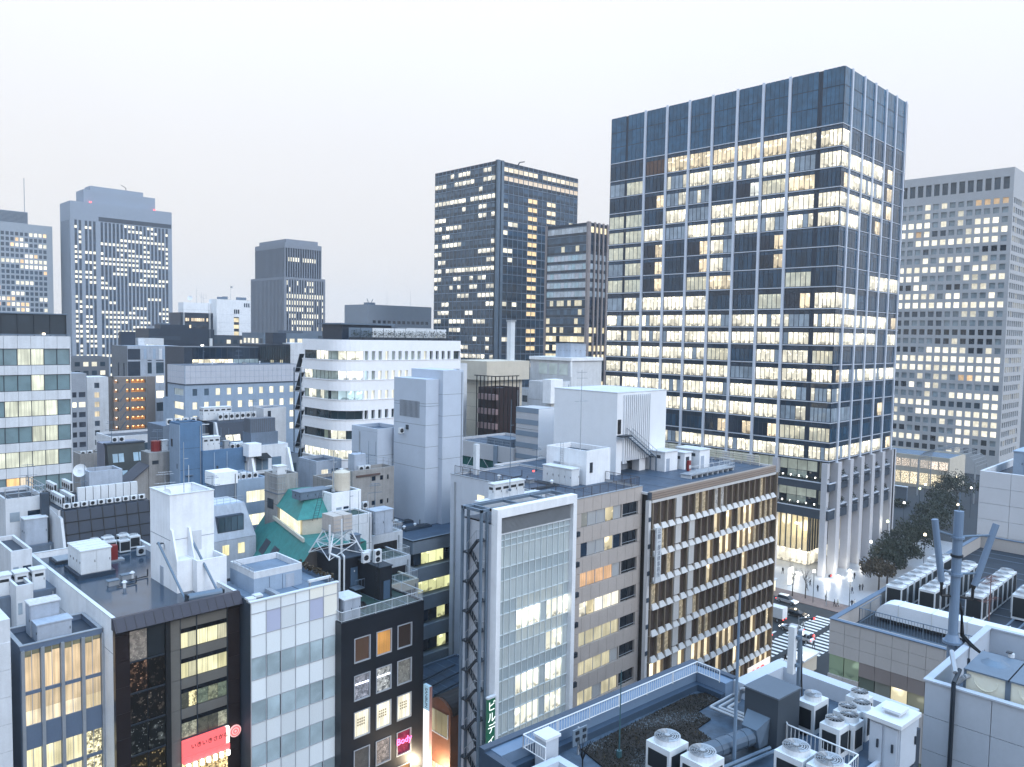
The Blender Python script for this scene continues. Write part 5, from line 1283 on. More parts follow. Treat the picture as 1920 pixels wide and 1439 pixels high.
 q = MB(); q.hexa([(x0+.15, y0-.4, z-7), (x1, y0-.4, z-7), (x1, y0+2.2, z-7), (x0+.15, y0+2.2, z-7)], [(x0+.15, y0+1.2, z-.03), (x1, y0+1.2, z-.03), (x1, y0+2.2, z-.03), (x0+.15, y0+2.2, z-.03)], mat('dark_slate', (.035, .055, .06), .45, .2)); q.build('slate_front', t)
 q = MB(); q.box(x0-.1, y0+1.0, z-.03, x1+.1, y0+2.4, z+.2, DARKG); q.build('eaves', t)
 gm2 = glass_mat('glass_plain', 'obj', 'plain')
 for r_, zz in enumerate((z-3.2, z-6.2)):
  for u in ((.9, 1.9, 4.4, 5.4) if r_ == 0 else (1.2, 2.3)):
   yy = lambda h: y0-.4+1.6*(h-(z-7))/7-.06; q = MB()
   q.hexa([(x0+u, yy(zz), zz), (x0+u+.85, yy(zz), zz), (x0+u+.85, yy(zz)+.2, zz), (x0+u, yy(zz)+.2, zz)], [(x0+u, yy(zz+1.5), zz+1.5), (x0+u+.85, yy(zz+1.5), zz+1.5), (x0+u+.85, yy(zz+1.5)+.2, zz+1.5), (x0+u, yy(zz+1.5)+.2, zz+1.5)], gm2)
   o = q.build('roof_window', t); o.color = (.35, .5, .62, .12); o.data.uv_layers.new(name='UVMap')
 b = Bld(B['M13c'], 'house', 'small beige house with a rooftop terrace beside the dark mansard', 'house', BEIGE, parapet=.8, roof=ROOFD); b.pane('Y', .4, 1.2, b.z-4.5, b.z-2.8, .02, dark(), 'plain'); b.finish()
 lamp((b.x0+3.4, b.y0-.2, b.z-6), 'yellow porch lamp on the small beige house', r=.25)
 x0, y0, x1, y1, z = B['M13b']
 t = thing('gable_house', 'weathered beige house with a grey lean-to roof', 'house', (x0+1.5, y0+2, 0))
 q = MB(); q.box(x0, y0, 0, x1, y1+1, z, BEIGE); q.build('wall', t)
 q = MB(); q.hexa([(x0-5.4, y0+.2, 0), (x0-.02, y0+.2, 0), (x0-.02, y1+1.5, 0), (x0-5.4, y1+1.5, 0)], [(x0-5.4, y0+.2, z-6.5), (x0-.02, y0+.2, z-2.2), (x0-.02, y1+1.5, z-2.2), (x0-5.4, y1+1.5, z-6.5)], BEIGE); q.build('lean_to_wall', t)
 q = MB(); q.hexa([(x0-5.8, y0-.2, z-6.8), (x0-.02, y0-.2, z-2.15), (x0-.02, y1+1.8, z-2.15), (x0-5.8, y1+1.8, z-6.8)], [(x0-5.8, y0-.2, z-6.55), (x0-.02, y0-.2, z-1.9), (x0-.02, y1+1.8, z-1.9), (x0-5.8, y1+1.8, z-6.55)], mat('slate_tile', (.13, .12, .14), .7, .2)); q.build('roof', t)
 q = MB(); q.box(x0+.5, y0-.04, z-1.9, x0+1.5, y0, z-1.3, DFRAME); q.build('window', t)
 q = MB(); q.cyl(x0+1.6, y0+1.4, z, z+1.7, .75, RED, 14); q.build('red_tank', t)
 cabinet((x0+2.4, y0+.8, x0+3.3, y0+1.6), z, z+1.8, 'slim white box beside the red tank on the beige house', doors=1)
 # concrete tower with wall lamp
 b = Bld(B['M17'], 'stair_tower', 'weathered concrete stair tower with a bright wall lamp', 'tower', BEIGE, parapet=.5, roof=ROOFM)
 q = MB(); b.fbox(q, 'X', 1.2, 2.9, 32.9, 34.3, 0, .05, DFRAME); q.build('window', b.e); b.finish()
 q = MB(); q.box(b.x0-.08, b.y0-.08, 35.2, b.x1+.05, b.y1, 35.3, MIDG); q.build('string_course', b.e)
 lamp((b.x0+1.9, b.y0-.3, 32.2), 'bright wall lamp on the weathered concrete stair tower', LAMPC, .3, 90)
 cabinet((b.x0+.6, b.y0+1.2, b.x0+2.0, b.y0+2.6), b.z-.5, b.z+1.0, 'white drum box on the concrete stair tower', doors=1)
 railing([(b.x0-.05, b.y0+2.2, b.z-2.2), (b.x0-.05, b.y0-.05, b.z-2.2), (b.x0+1.1, b.y0-.05, b.z-2.2)], 1.9, 'grey cage rail round the corner of the concrete stair tower', METAL, .4, bal=False, rails=(0.05, .5, 1.0))
 # blue office with stair tower
 b = Bld(B['M16'], 'office_building', 'blue grey office with wide yellow lit windows left of the concrete tower', 'office building', BLUEL, inset=.2, core=DARKG, parapet=.4, roof=ROOFM)
 b.z; rows = [(b.z-3.6-i*3.6, b.z-1.9-i*3.6) for i in range(4)]
 b.skin('Y', rows, [(1.6, 4.7)], .2, z1=b.z-.4); b.skin('X', rows, [(2, 3)], .2, z1=b.z-.4)
 for a, c in rows:
  for k in range(3): b.pane('Y', 1.6+k*1.03, 2.6+k*1.03, a, c, -.14, lit((1, .95, .68), 1.05), 'blind')
  b.pane('X', 2, 3, a, c, -.14, lit(s=.6), 'blind')
 b.finish()
 for i in range(4): ac_side((b.x0+.9+i*.95, b.y0+1.5, b.z-.4), .8, .35, 1.1, f'{ORD[i]} cooler from the left on the blue grey office roof', 'coolers on the blue grey office roof')
 x0, y0, x1, y1, z = B['M16t']
 b = Bld((x0, y0, x1, y0+3, z), 'stair_tower', 'grey stair tower with a white cap beside the blue grey office', 'tower', MIDG)
 q = MB(); q.box(x0-.12, y0-.12, z-1.7, x1+.12, y0+3.1, z+.1, WHITE); q.build('white_cap', b.e); b.finish()
 lamp((x0+.3, y0-.35, z-4.0), 'glaring wall lamp on the white capped grey stair tower', LAMPC, .28, 70)
 # white mansard with a recessed balcony
 x0, y0, x1, y1, z = B['M16w']
 t = thing('mansard_building', 'small white mansard building with a recessed balcony', 'building', (x0+2, y0+3, 0))
 q = MB(); q.box(x0-.3, y0+1.6, 0, x1, y1, z, OFFW); q.build('wall', t)
 q = MB(); q.hexa([(x0-.3, y0-1.0, z-4.5), (x1+.9, y0-1.0, z-4.5), (x1+.9, y0+1.6, z-4.5), (x0-.3, y0+1.6, z-4.5)], [(x0-.3, y0+.6, z), (x1, y0+.6, z), (x1, y0+1.6, z), (x0-.3, y0+1.6, z)], GREYW); q.build('slanted_front', t)
 q = MB(); q.box(x0+.3, y0-.65, z-3.6, x0+4.0, y0+1.0, z-1.3, DARKG); q.build('balcony_recess', t)
 for k in range(4): q = MB(); q.box(x0+.4+k*.9, y0-.72, z-3.4, x0+1.2+k*.9, y0-.66, z-1.5, glass_mat('glass_plain', 'obj', 'plain')); o = q.build('window', t); o.color = dark((.1, .12, .14)); o.data.uv_layers.new(name='UVMap')
 q = MB(); q.box(x0-.3, y0-1.0, 0, x1+.9, y0+1.5, z-4.55, GREYW); q.build('lower_wall', t)
 for k in range(2): q = MB(); q.box(x0+.8+k*2.2, y0-1.06, z-6.6, x0+1.7+k*2.2, y0-1.0, z-5.2, glass_mat('glass_blind', 'obj', 'blind')); o = q.build('window', t); o.color = lit((1, .9, .5), .9); o.data.uv_layers.new(name='UVMap')
 railing([(x0, y0+1.0, z), (x1, y0+1.0, z)], .9, 'thin grey rail along the small white mansard roof', METAL, .9, bal=False, rails=(.5, 1.0))
left_middle()

def centre_middle():
 # green tiled mansard with a lit dormer
 t = thing('green_mansard', 'building with a bright green tiled mansard roof and lit dormer', 'building', (53, 96, 0))
 P1 = Vector((54.8, 106.3, 31.5)); P2 = Vector((49.8, 84.8, 31.5)); d = (P2-P1).normalized(); n = Vector((d.y, -d.x, 0)); n = n if n.x < 0 else -n
 dn = n*3.4+Vector((0, 0, -5.0)); bk = -n*7; fl = Vector((0, 0, -31.5))
 q = MB(); q.hexa([P1+dn, P1+dn-n*3.4+bk, P2+dn-n*3.4+bk, P2+dn], [P1, P1+bk, P2+bk, P2], GREENT); q.build('mansard_roof', t)
 lo = [P1+dn, P1+dn-n*3.4+bk, P2+dn-n*3.4+bk, P2+dn]
 q = MB(); q.hexa([Vector((v.x, v.y, 0)) for v in lo], [v-Vector((0, 0, .02)) for v in lo], mat('umber_wall', (.09, .08, .08), .7)); q.build('wall', t)
 q = MB(); q.hexa([P2-d*.05+bk*.98, P2-d*.05+bk*.98+d*.1, P2+dn+d*.1, P2+dn-d*.05], [P2+bk*.98, P2+bk*.98+d*.1, P2+d*.1, P2], mat('umber_gable', (.10, .09, .09), .7)); q.build('gable_wall', t)
 def at(s, v, o=0): return P1+d*s+dn*v+n*o
 for s in (6.2, 10.6):
  q = MB(); a, c = .45, .78; lo_ = [at(s, c, .05), at(s+2.4, c, .05), at(s+2.4, c, -.2), at(s, c, -.2)]; hi_ = [at(s, a, .05), at(s+2.4, a, .05), at(s+2.4, a, -.2), at(s, a, -.2)]
  q.hexa(lo_, hi_, DFRAME); q.build('roof_opening', t)
 # dormer
 D = MB(); a0 = P1+d*3.5-n*.4; a1 = P1+d*15.5-n*.4
 gm = glass_mat('glass_blind', 'obj', 'blind')
 for k in range(7):
  p = a0.lerp(a1, k/7); p2 = a0.lerp(a1, (k+.9)/7); q = MB(); q.hexa([p, p2, p2-n*.1, p-n*.1], [v+Vector((0, 0, 2.1)) for v in (p, p2, p2-n*.1, p-n*.1)], gm); o = q.build('dormer_window', t); o.color = lit((1, .93, .66), 1.1) if k > 0 else dim(); o.data.uv_layers.new(name='UVMap')
 z2 = Vector((0, 0, 2.1)); z3 = Vector((0, 0, 4.3))
 q = MB(); q.hexa([a0+z2+n*.5-d*.5, a0+z2-n*5, a1+z2-n*5, a1+z2+n*.5+d*.5], [a0+z3-n*1.2+d*2, a0+z3-n*4.5+d*2, a1+z3-n*4.5-d*2, a1+z3-n*1.2-d*2], GREENT); q.build('dormer_roof', t)
 q = MB(); q.hexa([a0-n*.3, a0-n*5, a1-n*5, a1-n*.3], [a0+z2-n*.3, a0+z2-n*5, a1+z2-n*5, a1+z2-n*.3], CREAM); q.build('dormer_wall', t)
 q = MB(); q.hexa([P1+d*2.5+n*.3, P1+d*2.5+n*.05, P1+d*19+n*.05, P1+d*19+n*.3], [v+Vector((0, 0, .5)) for v in (P1+d*2.5+n*.3, P1+d*2.5+n*.05, P1+d*19+n*.05, P1+d*19+n*.3)], mat('pale_coping', (.6, .58, .5), .6)); q.build('balcony_coping', t)
 ladder(a1-n*1.5+z2+d*1.4, a1-n*2.5+Vector((0, 0, 5.6))+d*1.2, 'dark ladder leaning beside the green dormer roof', DSTEEL, .6, across=tuple(n))
 c = a1-n*4; cabinet((c.x-3.2, c.y+2, c.x+1.4, c.y+4.2), c.z+4.3, c.z+5.4, 'flat grey plant rack above the green dormer roof', m=STEEL, doors=4)
 # beige block with rusty gutter
 b = Bld(B['M19'], 'office_building', 'beige rendered block with small dark square windows', 'building', BEIGE, parapet=.5, roof=ROOFD, inset=.2, core=DARKG)
 L = b.L('Y'); rows = [(b.z-1.9-i*1.85, b.z-1.2-i*1.85) for i in range(7)]; cols = [(3.4, 4.1), (4.9, 5.5), (6.2, 6.5)]
 b.skin('Y', rows[::2], cols, .2, z1=b.z-.5); b.skin('X', [], [], .2, z1=b.z-.5)
 for a, c in rows[::2]:
  for u0, u1 in cols: b.pane('Y', u0, u1, a, c, -.16, dark(), 'plain')
 q = MB(); b.fbox(q, 'Y', .6, 4.8, b.z-1.0, b.z-.75, 0, .25, mat('rust_gutter', (.16, .10, .09), .7)); q.build('gutter', b.e); b.finish()
 p = Bld((b.x0+1.1, b.y0+1.2, b.x0+3.1, b.y0+2.9, b.z+2.2), 'stair_house', 'small grey rooftop room on the beige rendered block', 'rooftop room', GREYW, z0=b.z-.5); p.finish()
 railing([(b.x0+3.4, b.y0+2.9, b.z), (b.x1, b.y0+2.9, b.z), (b.x1, b.y0, b.z)], 1.0, 'thin rail around the beige rendered block roof', METAL, 1.2, bal=False, rails=(.5, 1.0), r=.035)
 # white blocks with tank
 b = Bld(B['M20a'], 'stair_tower', 'white stair block under the cream water tank', 'tower', WHITE, parapet=.25, roof=GREENF)
 for u in (.7, 1.8): b.pane('Y', u, u+.8, b.z-3.2, b.z-2.0, .02, dark() if u > 1 else blind(), 'plain')
 b.finish(); tank((b.x0+2.4, b.y0+1.5, b.z-.25), 1.2, 2.7, 'cream cylindrical water tank on the white stair block')
 antenna((b.x0+.9, b.y0+1, b.z), 5.5, 'thin whip aerial beside the cream water tank', 0)
 b = Bld(B['M20b'], 'stair_tower', 'white cubic stair block with green roof below the water tank', 'tower', OFFW, parapet=.2, roof=GREENF); b.finish()
 cabinet((b.x0+4.2, b.y0-.5, b.x0+7.0, b.y0+1.6), b.z-3.0, b.z+.2, 'grey steel locker right of the white cubic stair block', m=GREYW, doors=2)
 # stepped white terraces
 for k, (key, nm) in enumerate((('M21a', 'upper'), ('M21b', 'middle'), ('M21c', 'lower'))):
  x0, y0, x1, y1, z = B[key]
  b = Bld((x0-1.5, y0, x1, y1, z), 'terraced_flats', f'{nm} white terrace of the stepped flats behind the black roof deck', 'apartment building', CREAM if k == 2 else OFFW, parapet=.25, roof=GREENF)
  L = b.L('Y'); wm = mat('dark_screen', (.03, .026, .028), .5, .1)
  q = MB(); b.fbox(q, 'Y', L*.45, L*.88, z-2.9, z-1.2, .0, .06, wm); q.build('dark_screen', b.e)
  q = MB()
  for i in range(9): u = L*.45+L*.43*i/8; b.fbox(q, 'Y', u, u+.05, z-2.9, z-1.2, .06, .1, DSTEEL)
  q.build('screen_slat', b.e); b.finish()
  railing([(x0-.5, y0+.15, z), (x1-.1, y0+.15, z), (x1-.1, y0+2.6, z)], 1.1, f'white rail on the {nm} terrace of the stepped flats', UNITW, 1.2, .22)
 # long flat roofed offices with deep ledges
 x0, y0, x1, y1, z = B['M22']
 t = thing('terrace_office', 'grey flat roofed office with deep ledges and yellow lit strips', 'office building', (x0+6, y0+8, 0)); G = mat('ledge_grey', (.27, .30, .34), .7, .08, .25)
 q = MB(); q.box(x0+1.2, y0+1.2, 0, x1+6, y1, z-.2, DARKG); q.build('core', t); q = MB(); q.box(x0, y0, z-.2, x1+6, y1, z-.05, ROOFM); q.build('roof', t)
 h = 3.95
 for k in range(6):
  s = k*.75; zz = z-k*h; q = MB(); q.box(x0-s, y0-s, zz-2.0, x1+6, y1, zz-.25 if k else zz-.22, G)
  q.box(x0-s, y0-s, zz-.25, x1+6, y0-s+.25, zz, G); q.box(x0-s, y0-s+.25, zz-.25, x0-s+.25, y1, zz, G); q.build('ledge', t)
  for i, (a, c) in enumerate(split(x0-s+.6, x1+5, 9)):
   q = MB(); q.box(a, y0-s+.55, zz-h+.1, c-.1, y0-s+.6, zz-2.05, glass_mat('glass_office', 'obj', 'office')); o = q.build('window_pane', t); ch = 'dyyydddddd' if k == 0 else ('yyyyyyyyyy' if k == 1 else 'dddydyddd')
   o.color = lit((.86, .88, .45), .75, .2) if ch[i] == 'y' else dark(); ul = o.data.uv_layers.new(name='UVMap')
   for li, lp in enumerate(o.data.loops): ul.data[li].uv = (.5, o.data.vertices[lp.vertex_index].co.z/2)
 for (a, c, l) in ((2.5, 5, 'dark flat skylight on the grey ledged office roof'), (5.5, 9, 'second dark flat skylight beyond the first on the ledged office')):
  u = thing('skylight', l, 'skylight', (x0+a, y0+c, z)); q = MB(); q.box(x0+a, y0+c, z-.05, x0+a+5, y0+c+1.6, z+.25, DARKG); q.build('kerb', u); q = MB(); q.box(x0+a+.2, y0+c+.2, z+.25, x0+a+4.8, y0+c+1.4, z+.3, DSTEEL); q.build('pane', u)
 u = thing('roof_vent', 'round white vent on the grey ledged office roof', 'vent', (x0+4.5, y0+11, z)); q = MB(); q.cyl(x0+4.5, y0+11, z-.05, z+.35, .7, UNITW, 14); q.cyl(x0+4.5, y0+11, z+.35, z+.55, .95, UNITW, 14, .4); q.build('cowl', u)
 # clutter right of the beige block
 for i in range(3): ac_side((x0+2+i*1.1, y1+4, z+1.6), .95, .45, 1.3, f'{ORD[i]} grey cooler from the left below the louvred tower', 'coolers below the louvred tower')
 q = Bld((x0+1, y1+3, x0+8, y1+6, z+1.6), 'low_building', 'low brown walled platform under the coolers by the louvred tower', 'building', STONE); q.finish()
centre_middle()

def right_middle():
 # striped offices and clutter in the gap
 SA = mat('stripe_grey', (.50, .51, .54), .6, .05, .2); SB = mat('stripe_blue', (.27, .33, .40), .6, .05, .2)
 x0, y0, x1, y1, z = B['N11']
 b = Bld(B['N11'], 'striped_tower', 'grey block with blue horizontal stripes beside the white windowless core', 'tower', SA)
 q = MB()
 for k in range(7): b.fbox(q, 'X', 0, b.L('X'), z-.9-k*2.05, z-.02-k*2.05, 0, .05, SB)
 q.build('stripe', b.e)
 q = MB(); b.fbox(q, 'Y', 0, b.L('Y'), z-14, z-.1, 0, .08, mat('bright_panel', (.82, .83, .86), .5, .02)); q.build('white_front', b.e); b.finish()
 c = Bld((x0-.5, y1, x0+14, y1+17, z-7.4), 'office_building', 'grey ribbon windowed office left of the blue striped block', 'office building', SA, inset=.4, core=DARKG, parapet=.5, roof=ROOFM)
 rows = [(c.z-4.6, c.z-2.9), (c.z-8.6, c.z-6.6), (c.z-12.4, c.z-10.6)]; L = c.L('X')
 c.skin('X', rows, [(.4, L-.3)], .4, z1=c.z-.5); c.skin('Y', [], [], .4, z1=c.z-.5)
 for k, (a, d) in enumerate(rows):
  for i, (u0, u1) in enumerate(split(.5, L-.4, 12)): c.pane('X', u0, u1-.08, a, d, -.3, (lit((.92, .9, .5), .75, .3) if i in (1, 2, 3, 5, 9, 10) and k == 1 else (.02, .09, .085, .06)), 'office')
 q = MB(); c.fbox(q, 'X', 4.0, 4.9, 10, c.z, 0, .3, SB); q.build('blue_pier', c.e)
 for k in range(3): q = MB(); c.fbox(q, 'X', 5, L+2.5, rows[k][0]-2.6, rows[k][0]-.5, .0, 1.1, SA); q.build('balcony_front', c.e)
 c.finish()
 railing([(c.x0+.1, c.y1, c.z), (c.x0+.1, c.y0+1, c.z)], 1.0, 'thin rail along the ribbon windowed office roof', METAL, 2.0, bal=False, rails=(.5, 1.0))
 cabinet((c.x0+2, c.y0+3, c.x0+5, c.y0+9), c.z-.5, c.z+1.0, 'dark low plant rack on the ribbon windowed office roof', m=STEEL, doors=3)
 # background cluster
 specs = (
  (110, 135, 9, 14, 51.5, OFFW, 'pale tiled block with two small windows right of the curved block'),
  (128, 138, 12, 10, 51.4, CREAM, 'cream block with overhanging top behind the dark red stair'),
  (147, 128, 12, 14, 52.0, OFFW, 'white block with open rooftop frame before the pier tower'),
  (118, 124, 7, 6, 46.5, mat('oxblood_wall', (.05, .022, .028), .6, .1), 'dark red clad block with a black frame'),
  (127, 116, 6, 7, 48.0, OFFW, 'narrow white stair tower with a round lamp'),
  (132, 106, 18, 10, 46.5, GREYW, 'glass fronted block with bright lit upper floor'))
 for (x, y, dx, dy, z, m, l) in specs:
  q = Bld((x, y, x+dx, y+dy, z), 'office_building', l, 'building', m, parapet=.4, roof=ROOFM)
  if 'bright lit' in l:
   for k in range(4):
    for i, (u0, u1) in enumerate(split(.3, dy-.2, 7)): q.pane('X', u0, u1-.12, z-2.9-k*3.5, z-.7-k*3.5, .03, lit((1, .93, .7), 1.0, .3) if k != 1 else dim((.7, .7, .6), .3), 'office')
    for i, (u0, u1) in enumerate(split(.3, dx-.2, 11)): q.pane('Y', u0, u1-.12, z-2.9-k*3.5, z-.7-k*3.5, .03, lit((1, .93, .7), .9, .3), 'office')
  elif 'two small' in l:
   for u in (1.2, 3.6): q.pane('Y', u, u+1.5, z-3.2, z-1.6, .03, dark((.1, .16, .24)), 'plain')
   q.pane('X', 6, 7.4, z-3.2, z-1.6, .03, dark((.1, .16, .24)), 'plain')
  elif 'overhanging' in l:
   g = MB(); g.box(x-1.5, y-1.5, z-4.2, x+dx+1, y+dy, z+.4, CREAM); g.build('overhang', q.e)
  elif 'black frame' in l:
   g = MB()
   for k in range(6): g.tube((x-1.2+k*1.3, y-.8, 20), (x-1.2+k*1.3, y-.8, z+2.6), .12, BLACK, 4); g.tube((x-1.2, y-.8+k*1.2, z+2.6), (x-1.2, y-.8+k*1.2, 20), .12, BLACK, 4)
   g.tube((x-1.2, y-.8, z+2.6), (x+6, y-.8, z+2.6), .14, BLACK, 4); g.tube((x-1.2, y-.8, z+2.6), (x-1.2, y+6, z+2.6), .14, BLACK, 4)
   g.build('black_frame', q.e); g = MB()
   for k in range(5): g.box(x-1.1, y-.6, z-2.6-k*3.2, x-.1, y+5, z-1.4-k*3.2, mat('dusty_pink', (.35, .25, .26), .7))
   g.build('pink_panel', q.e)
  elif 'open rooftop' in l:
   g = MB(); g.box(x-.5, y-.5, z, x+dx, y+dy, z+.8, WHITE); g.box(x-.4, y-.4, z-4, x, y, z, WHITE); g.build('roof_frame', q.e)
   for i in range(3): q.pane('X', 1+i*3.5, 3.8+i*3.5, z-3.6, z-.8, .03, dim((.5, .6, .62), .3), 'plain')
   cabinet((x+2, y+2, x+8, y+7), z+.8, z+4.2, 'pale grey plant room atop the open framed white block', m=GREYW, doors=3)
  elif 'round lamp' in l:
   g = MB(); g.box(x-1.4, y-1, z-4.6, x+2.5, y+1.4, z+.6, WHITE); g.build('upper_box', q.e)
   g = MB()
   for k in range(4): g.box(x-3.5, y-1.2, z-8-k*3, x-.2, y+.6, z-6.6-k*3, CREAM)
   g.build('balcony', q.e)
  q.finish()
 lamp((126.0, 114.4, 39.8), 'large glowing round lamp below the narrow white stair tower', LAMPW, .7)
 t = thing('chimney_stack', 'white flue standing before the gridded glass tower', 'flue', (138, 140, 51.8)); q = MB(); q.box(137.4, 139.6, 51.8, 138.8, 141, 61.5, UNITW); q.build('shaft', t); q = MB(); q.box(137.2, 139.4, 61.5, 139, 141.2, 61.9, METAL); q.build('cap', t)
right_middle()
# ------------------------------------------------------------------ front row, left
def text(body, size, m, parent, loc, face, extrude=.02, name='lettering', vertical=False, align='CENTER'):
 """flat lettering on a sign, facing -Y or -X"""
 rot = (R(90), 0, 0) if face == 'Y' else (R(90), 0, R(-90))
 chars = list(body) if vertical else [body]
 for i, ch in enumerate(chars):
  c = bpy.data.curves.new(name, 'FONT'); c.body = ch; c.size = size; c.extrude = extrude; c.align_x = align; c.align_y = 'CENTER'; c.materials.append(m)
  o = bpy.data.objects.new(name, c); o.rotation_euler = rot
  put(o, parent, (loc[0], loc[1], loc[2]-i*size*1.02))
def front_row():
 # ---- brown stone building with white side wall
 b = Bld(B['N2'], 'office_building', 'dark brown stone building with white side wall, glossy flat roof and red shop sign', 'office building', WHITE, inset=.3, core=WHITE, parapet=.7, roof=ROOFWET, cap=UNITW)
 x0, y0, x1, y1, z = B['N2']; L = x1-x0; u = T['N2.u']
 q = MB(); b.fbox(q, 'X', .35, y1-y0, 5, z-.7, -.3, 0, WHITE); q.build('side_wall', b.e)
 q = MB(); b.fbox(q, 'X', .35, y1-y0, z-3.3, z-3.26, 0, .012, MIDG); q.build('joint', b.e)
 for s, zz in ((15, 25.4), (10.5, 25.4), (6.5, 25.4)): b.pane('X', s, s+1.2, zz, zz+1.9, .01, dark(), 'plain')
 ac_side((x0-.35, y0+24, 28.0), .7, .3, .6, 'small split unit high on the white side wall', 'split units on the white side wall', 'X'); ac_side((x0-.35, y0+23.6, 26.9), .7, .3, .6, 'small split unit low on the white side wall', 'split units on the white side wall', 'X')
 q = MB(); q.hexa([(x0-.1, y0-.9, z-1.0), (x1+.1, y0-.9, z-1.0), (x1+.1, y0+.35, z-1.0), (x0-.1, y0+.35, z-1.0)], [(x0-.1, y0-.1, z+.08), (x1+.1, y0-.1, z+.08), (x1+.1, y0+.35, z+.08), (x0-.1, y0+.35, z+.08)], mat('plum_metal', (.055, .042, .06), .4, .12)); q.build('sloped_cornice', b.e)
 q = MB()
 for i in range(14): s = x0+i*L/14; q.hexa([(s, y0-.93, z-.98), (s+.05, y0-.93, z-.98), (s+.05, y0-.85, z-.98), (s, y0-.85, z-.98)], [(s, y0-.13, z+.07), (s+.05, y0-.13, z+.07), (s+.05, y0-.05, z+.07), (s, y0-.05, z+.07)], BROWN)
 q.build('cornice_seam', b.e)
 zt = z-1.0
 for a, c in ((0, u[1]), (u[6], L)):        # stone piers made of slabs
  zz = 3
  while zz < zt-.1: b.panel('Y', a, c, zz, min(zz+2.45, zt), -.3, .25, BROWN, 'stone_slab', .012); zz += 2.45
 q = MB(); b.fbox(q, 'Y', u[1], u[6], 3, zt, -.32, -.28, DARKG); q.build('backing', b.e)
 fz = [30.12-3.0*i for i in range(9)]       # floor lines
 TILE = mat('taupe_small_tile', (.21, .205, .19), .5, .1)
 for i, f in enumerate(fz):
  
  # left glazing, reflected lights painted into the dark panes
  for k, (a, c) in enumerate(split(u[1], u[3]-.45, 2)):
   ch = {0: (.30, .27, .24, .3) if k == 0 else (.02, .025, .03, 0), 1: (.05, .03, .02, 3.2) if k == 0 else (.03, .025, .02, 1), 2: (.03, .026, .022, 2), 3: (.035, .04, .04, 2), 4: (.06, .045, .02, 3), 5: (.03, .03, .03, 2), 6: (.06, .05, .03, 3)}.get(i, (.05, .04, .03, 3))
   b.pane('Y', a+.04, c-.04, f-2.9, f-.05, .03, ch, 'shop' if i == 0 and k == 0 else 'mirror', 'window_pane')
   
  b.fbox(b.fr, 'Y', u[1], u[3], f-.05, f+.05, 0, .12, DFRAME)
  # tiled strip and spandrels
  b.panel('Y', u[3]+.02, u[4], f-3.0, f, -.28, .05, TILE, 'tile_panel', .02)
  if 4 > i:
   b.panel('Y', u[4], u[6], f-1.02, f, -.28, .05, TILE, 'tile_panel', .02)
   b.pane('Y', u[4], u[6], f-1.45, f-1.04, -.02, dark((.012, .012, .015)), 'plain', 'window_pane')
  wb = f-2.95; cells = [(u[4], u[4]+.75), (u[4]+.8, u[5]-.03), (u[5]+.05, u[5]+1.1), (u[5]+1.15, u[5]+2.1), (u[5]+2.15, u[6]-.05)]
  code = {0: 'lkllL', 1: 'mkllm', 2: 'dbgGg', 3: 'ccddc'}.get(i)
  if code:
   for (a, c), ch in zip(cells, code):
    col = {'l': lit((.98, .93, .58), .85), 'L': lit((.9, .86, .6), .6), 'k': lit((.8, .76, .5), .45), 'm': lit((.9, .85, .5), .55), 'd': (.12, .12, .09, .25), 'b': lit((1, .9, .5), .8), 'g': (.20, .24, .17, .3), 'G': (.32, .34, .22, .4), 'c': (.5, .5, .36, .4)}[ch]
    b.pane('Y', a, c, wb+.02, f-1.48, .0, col, 'blind' if ch in 'lLkm' else 'shop')
 b.fbox(b.fr, 'Y', u[3]-.45, u[3], 3, zt, 0, .3, BLACK); b.fbox(b.fr, 'Y', u[5]-.03, u[5]+.05, 3, zt, .05, .16, DFRAME); b.fbox(b.fr, 'Y', u[6]-.04, u[6]+.03, 3, zt, .0, .2, DFRAME); b.fbox(b.fr, 'Y', u[4]-.03, u[4]+.03, 3, zt, .05, .12, DFRAME)
 f = fz[4]
 for a, c in split(u[4], u[6], 5): b.pane('Y', a+.03, c-.03, 8, f-2.4, .1, lit((1, .74, .36), .8, .3), 'shop', 'restaurant_window')
 b.finish()
 t = thing('shop_sign', 'glowing red shop sign with dark hiragana over the restaurant windows', 'sign', (x0+9, y0-.3, f-2.2))
 RS = mat('red_sign_face', (.55, .06, .07), .4, .05, emit=(1.0, .17, .18, .85)); q = MB(); q.box(x0+u[4], y0-.5, f-1.75, x0+u[6]-.35, y0-.12, f-.1, RS); q.build('sign_face', t)
 q = MB(); q.box(x0+u[4], y0-.62, f-2.35, x0+u[6], y0-.1, f-1.82, RS); q.build('awning', t)
 q = MB(); q.box(x0+u[6]-.33, y0-.5, f-1.75, x0+u[6]+.02, y0-.12, f-.1, mat('white_sign_end', (.8, .7, .6), .4, 0, emit=(1, .92, .8, 1.1))); q.build('white_end', t)
 text('いきいきさかな', .55, mat('sign_ink', (.06, .01, .01), .5, 0), t, (x0+u[5]+1.1, y0-.53, f-.85), 'Y')
 q = MB()
 for i in range(7): q.cyl(x0+u[4]+.45+i*.66, y0-.75, f-2.85, f-2.4, .2, LAMPC, 8)
 q.build('lantern', t)
 t = thing('round_sign', 'round red and white spiral sign on the brown pier', 'sign', (x0+u[6]+.65, y0-.5, f-1.5)); c = Vector((x0+u[6]+.62, y0-.42, f-.8))
 def disc(r, yy, m, nm):
  q = MB(); n = 20; lo = [(c.x+r*math.cos(2*math.pi*i/n), c.y, c.z+r*math.sin(2*math.pi*i/n)) for i in range(n)]; fr = [(p[0], c.y-yy, p[2]) for p in lo]
  q.poly(fr, m)
  for i in range(n): j = (i+1) % n; q.poly([lo[i], lo[j], fr[j], fr[i]], m)
  q.build(nm, t)
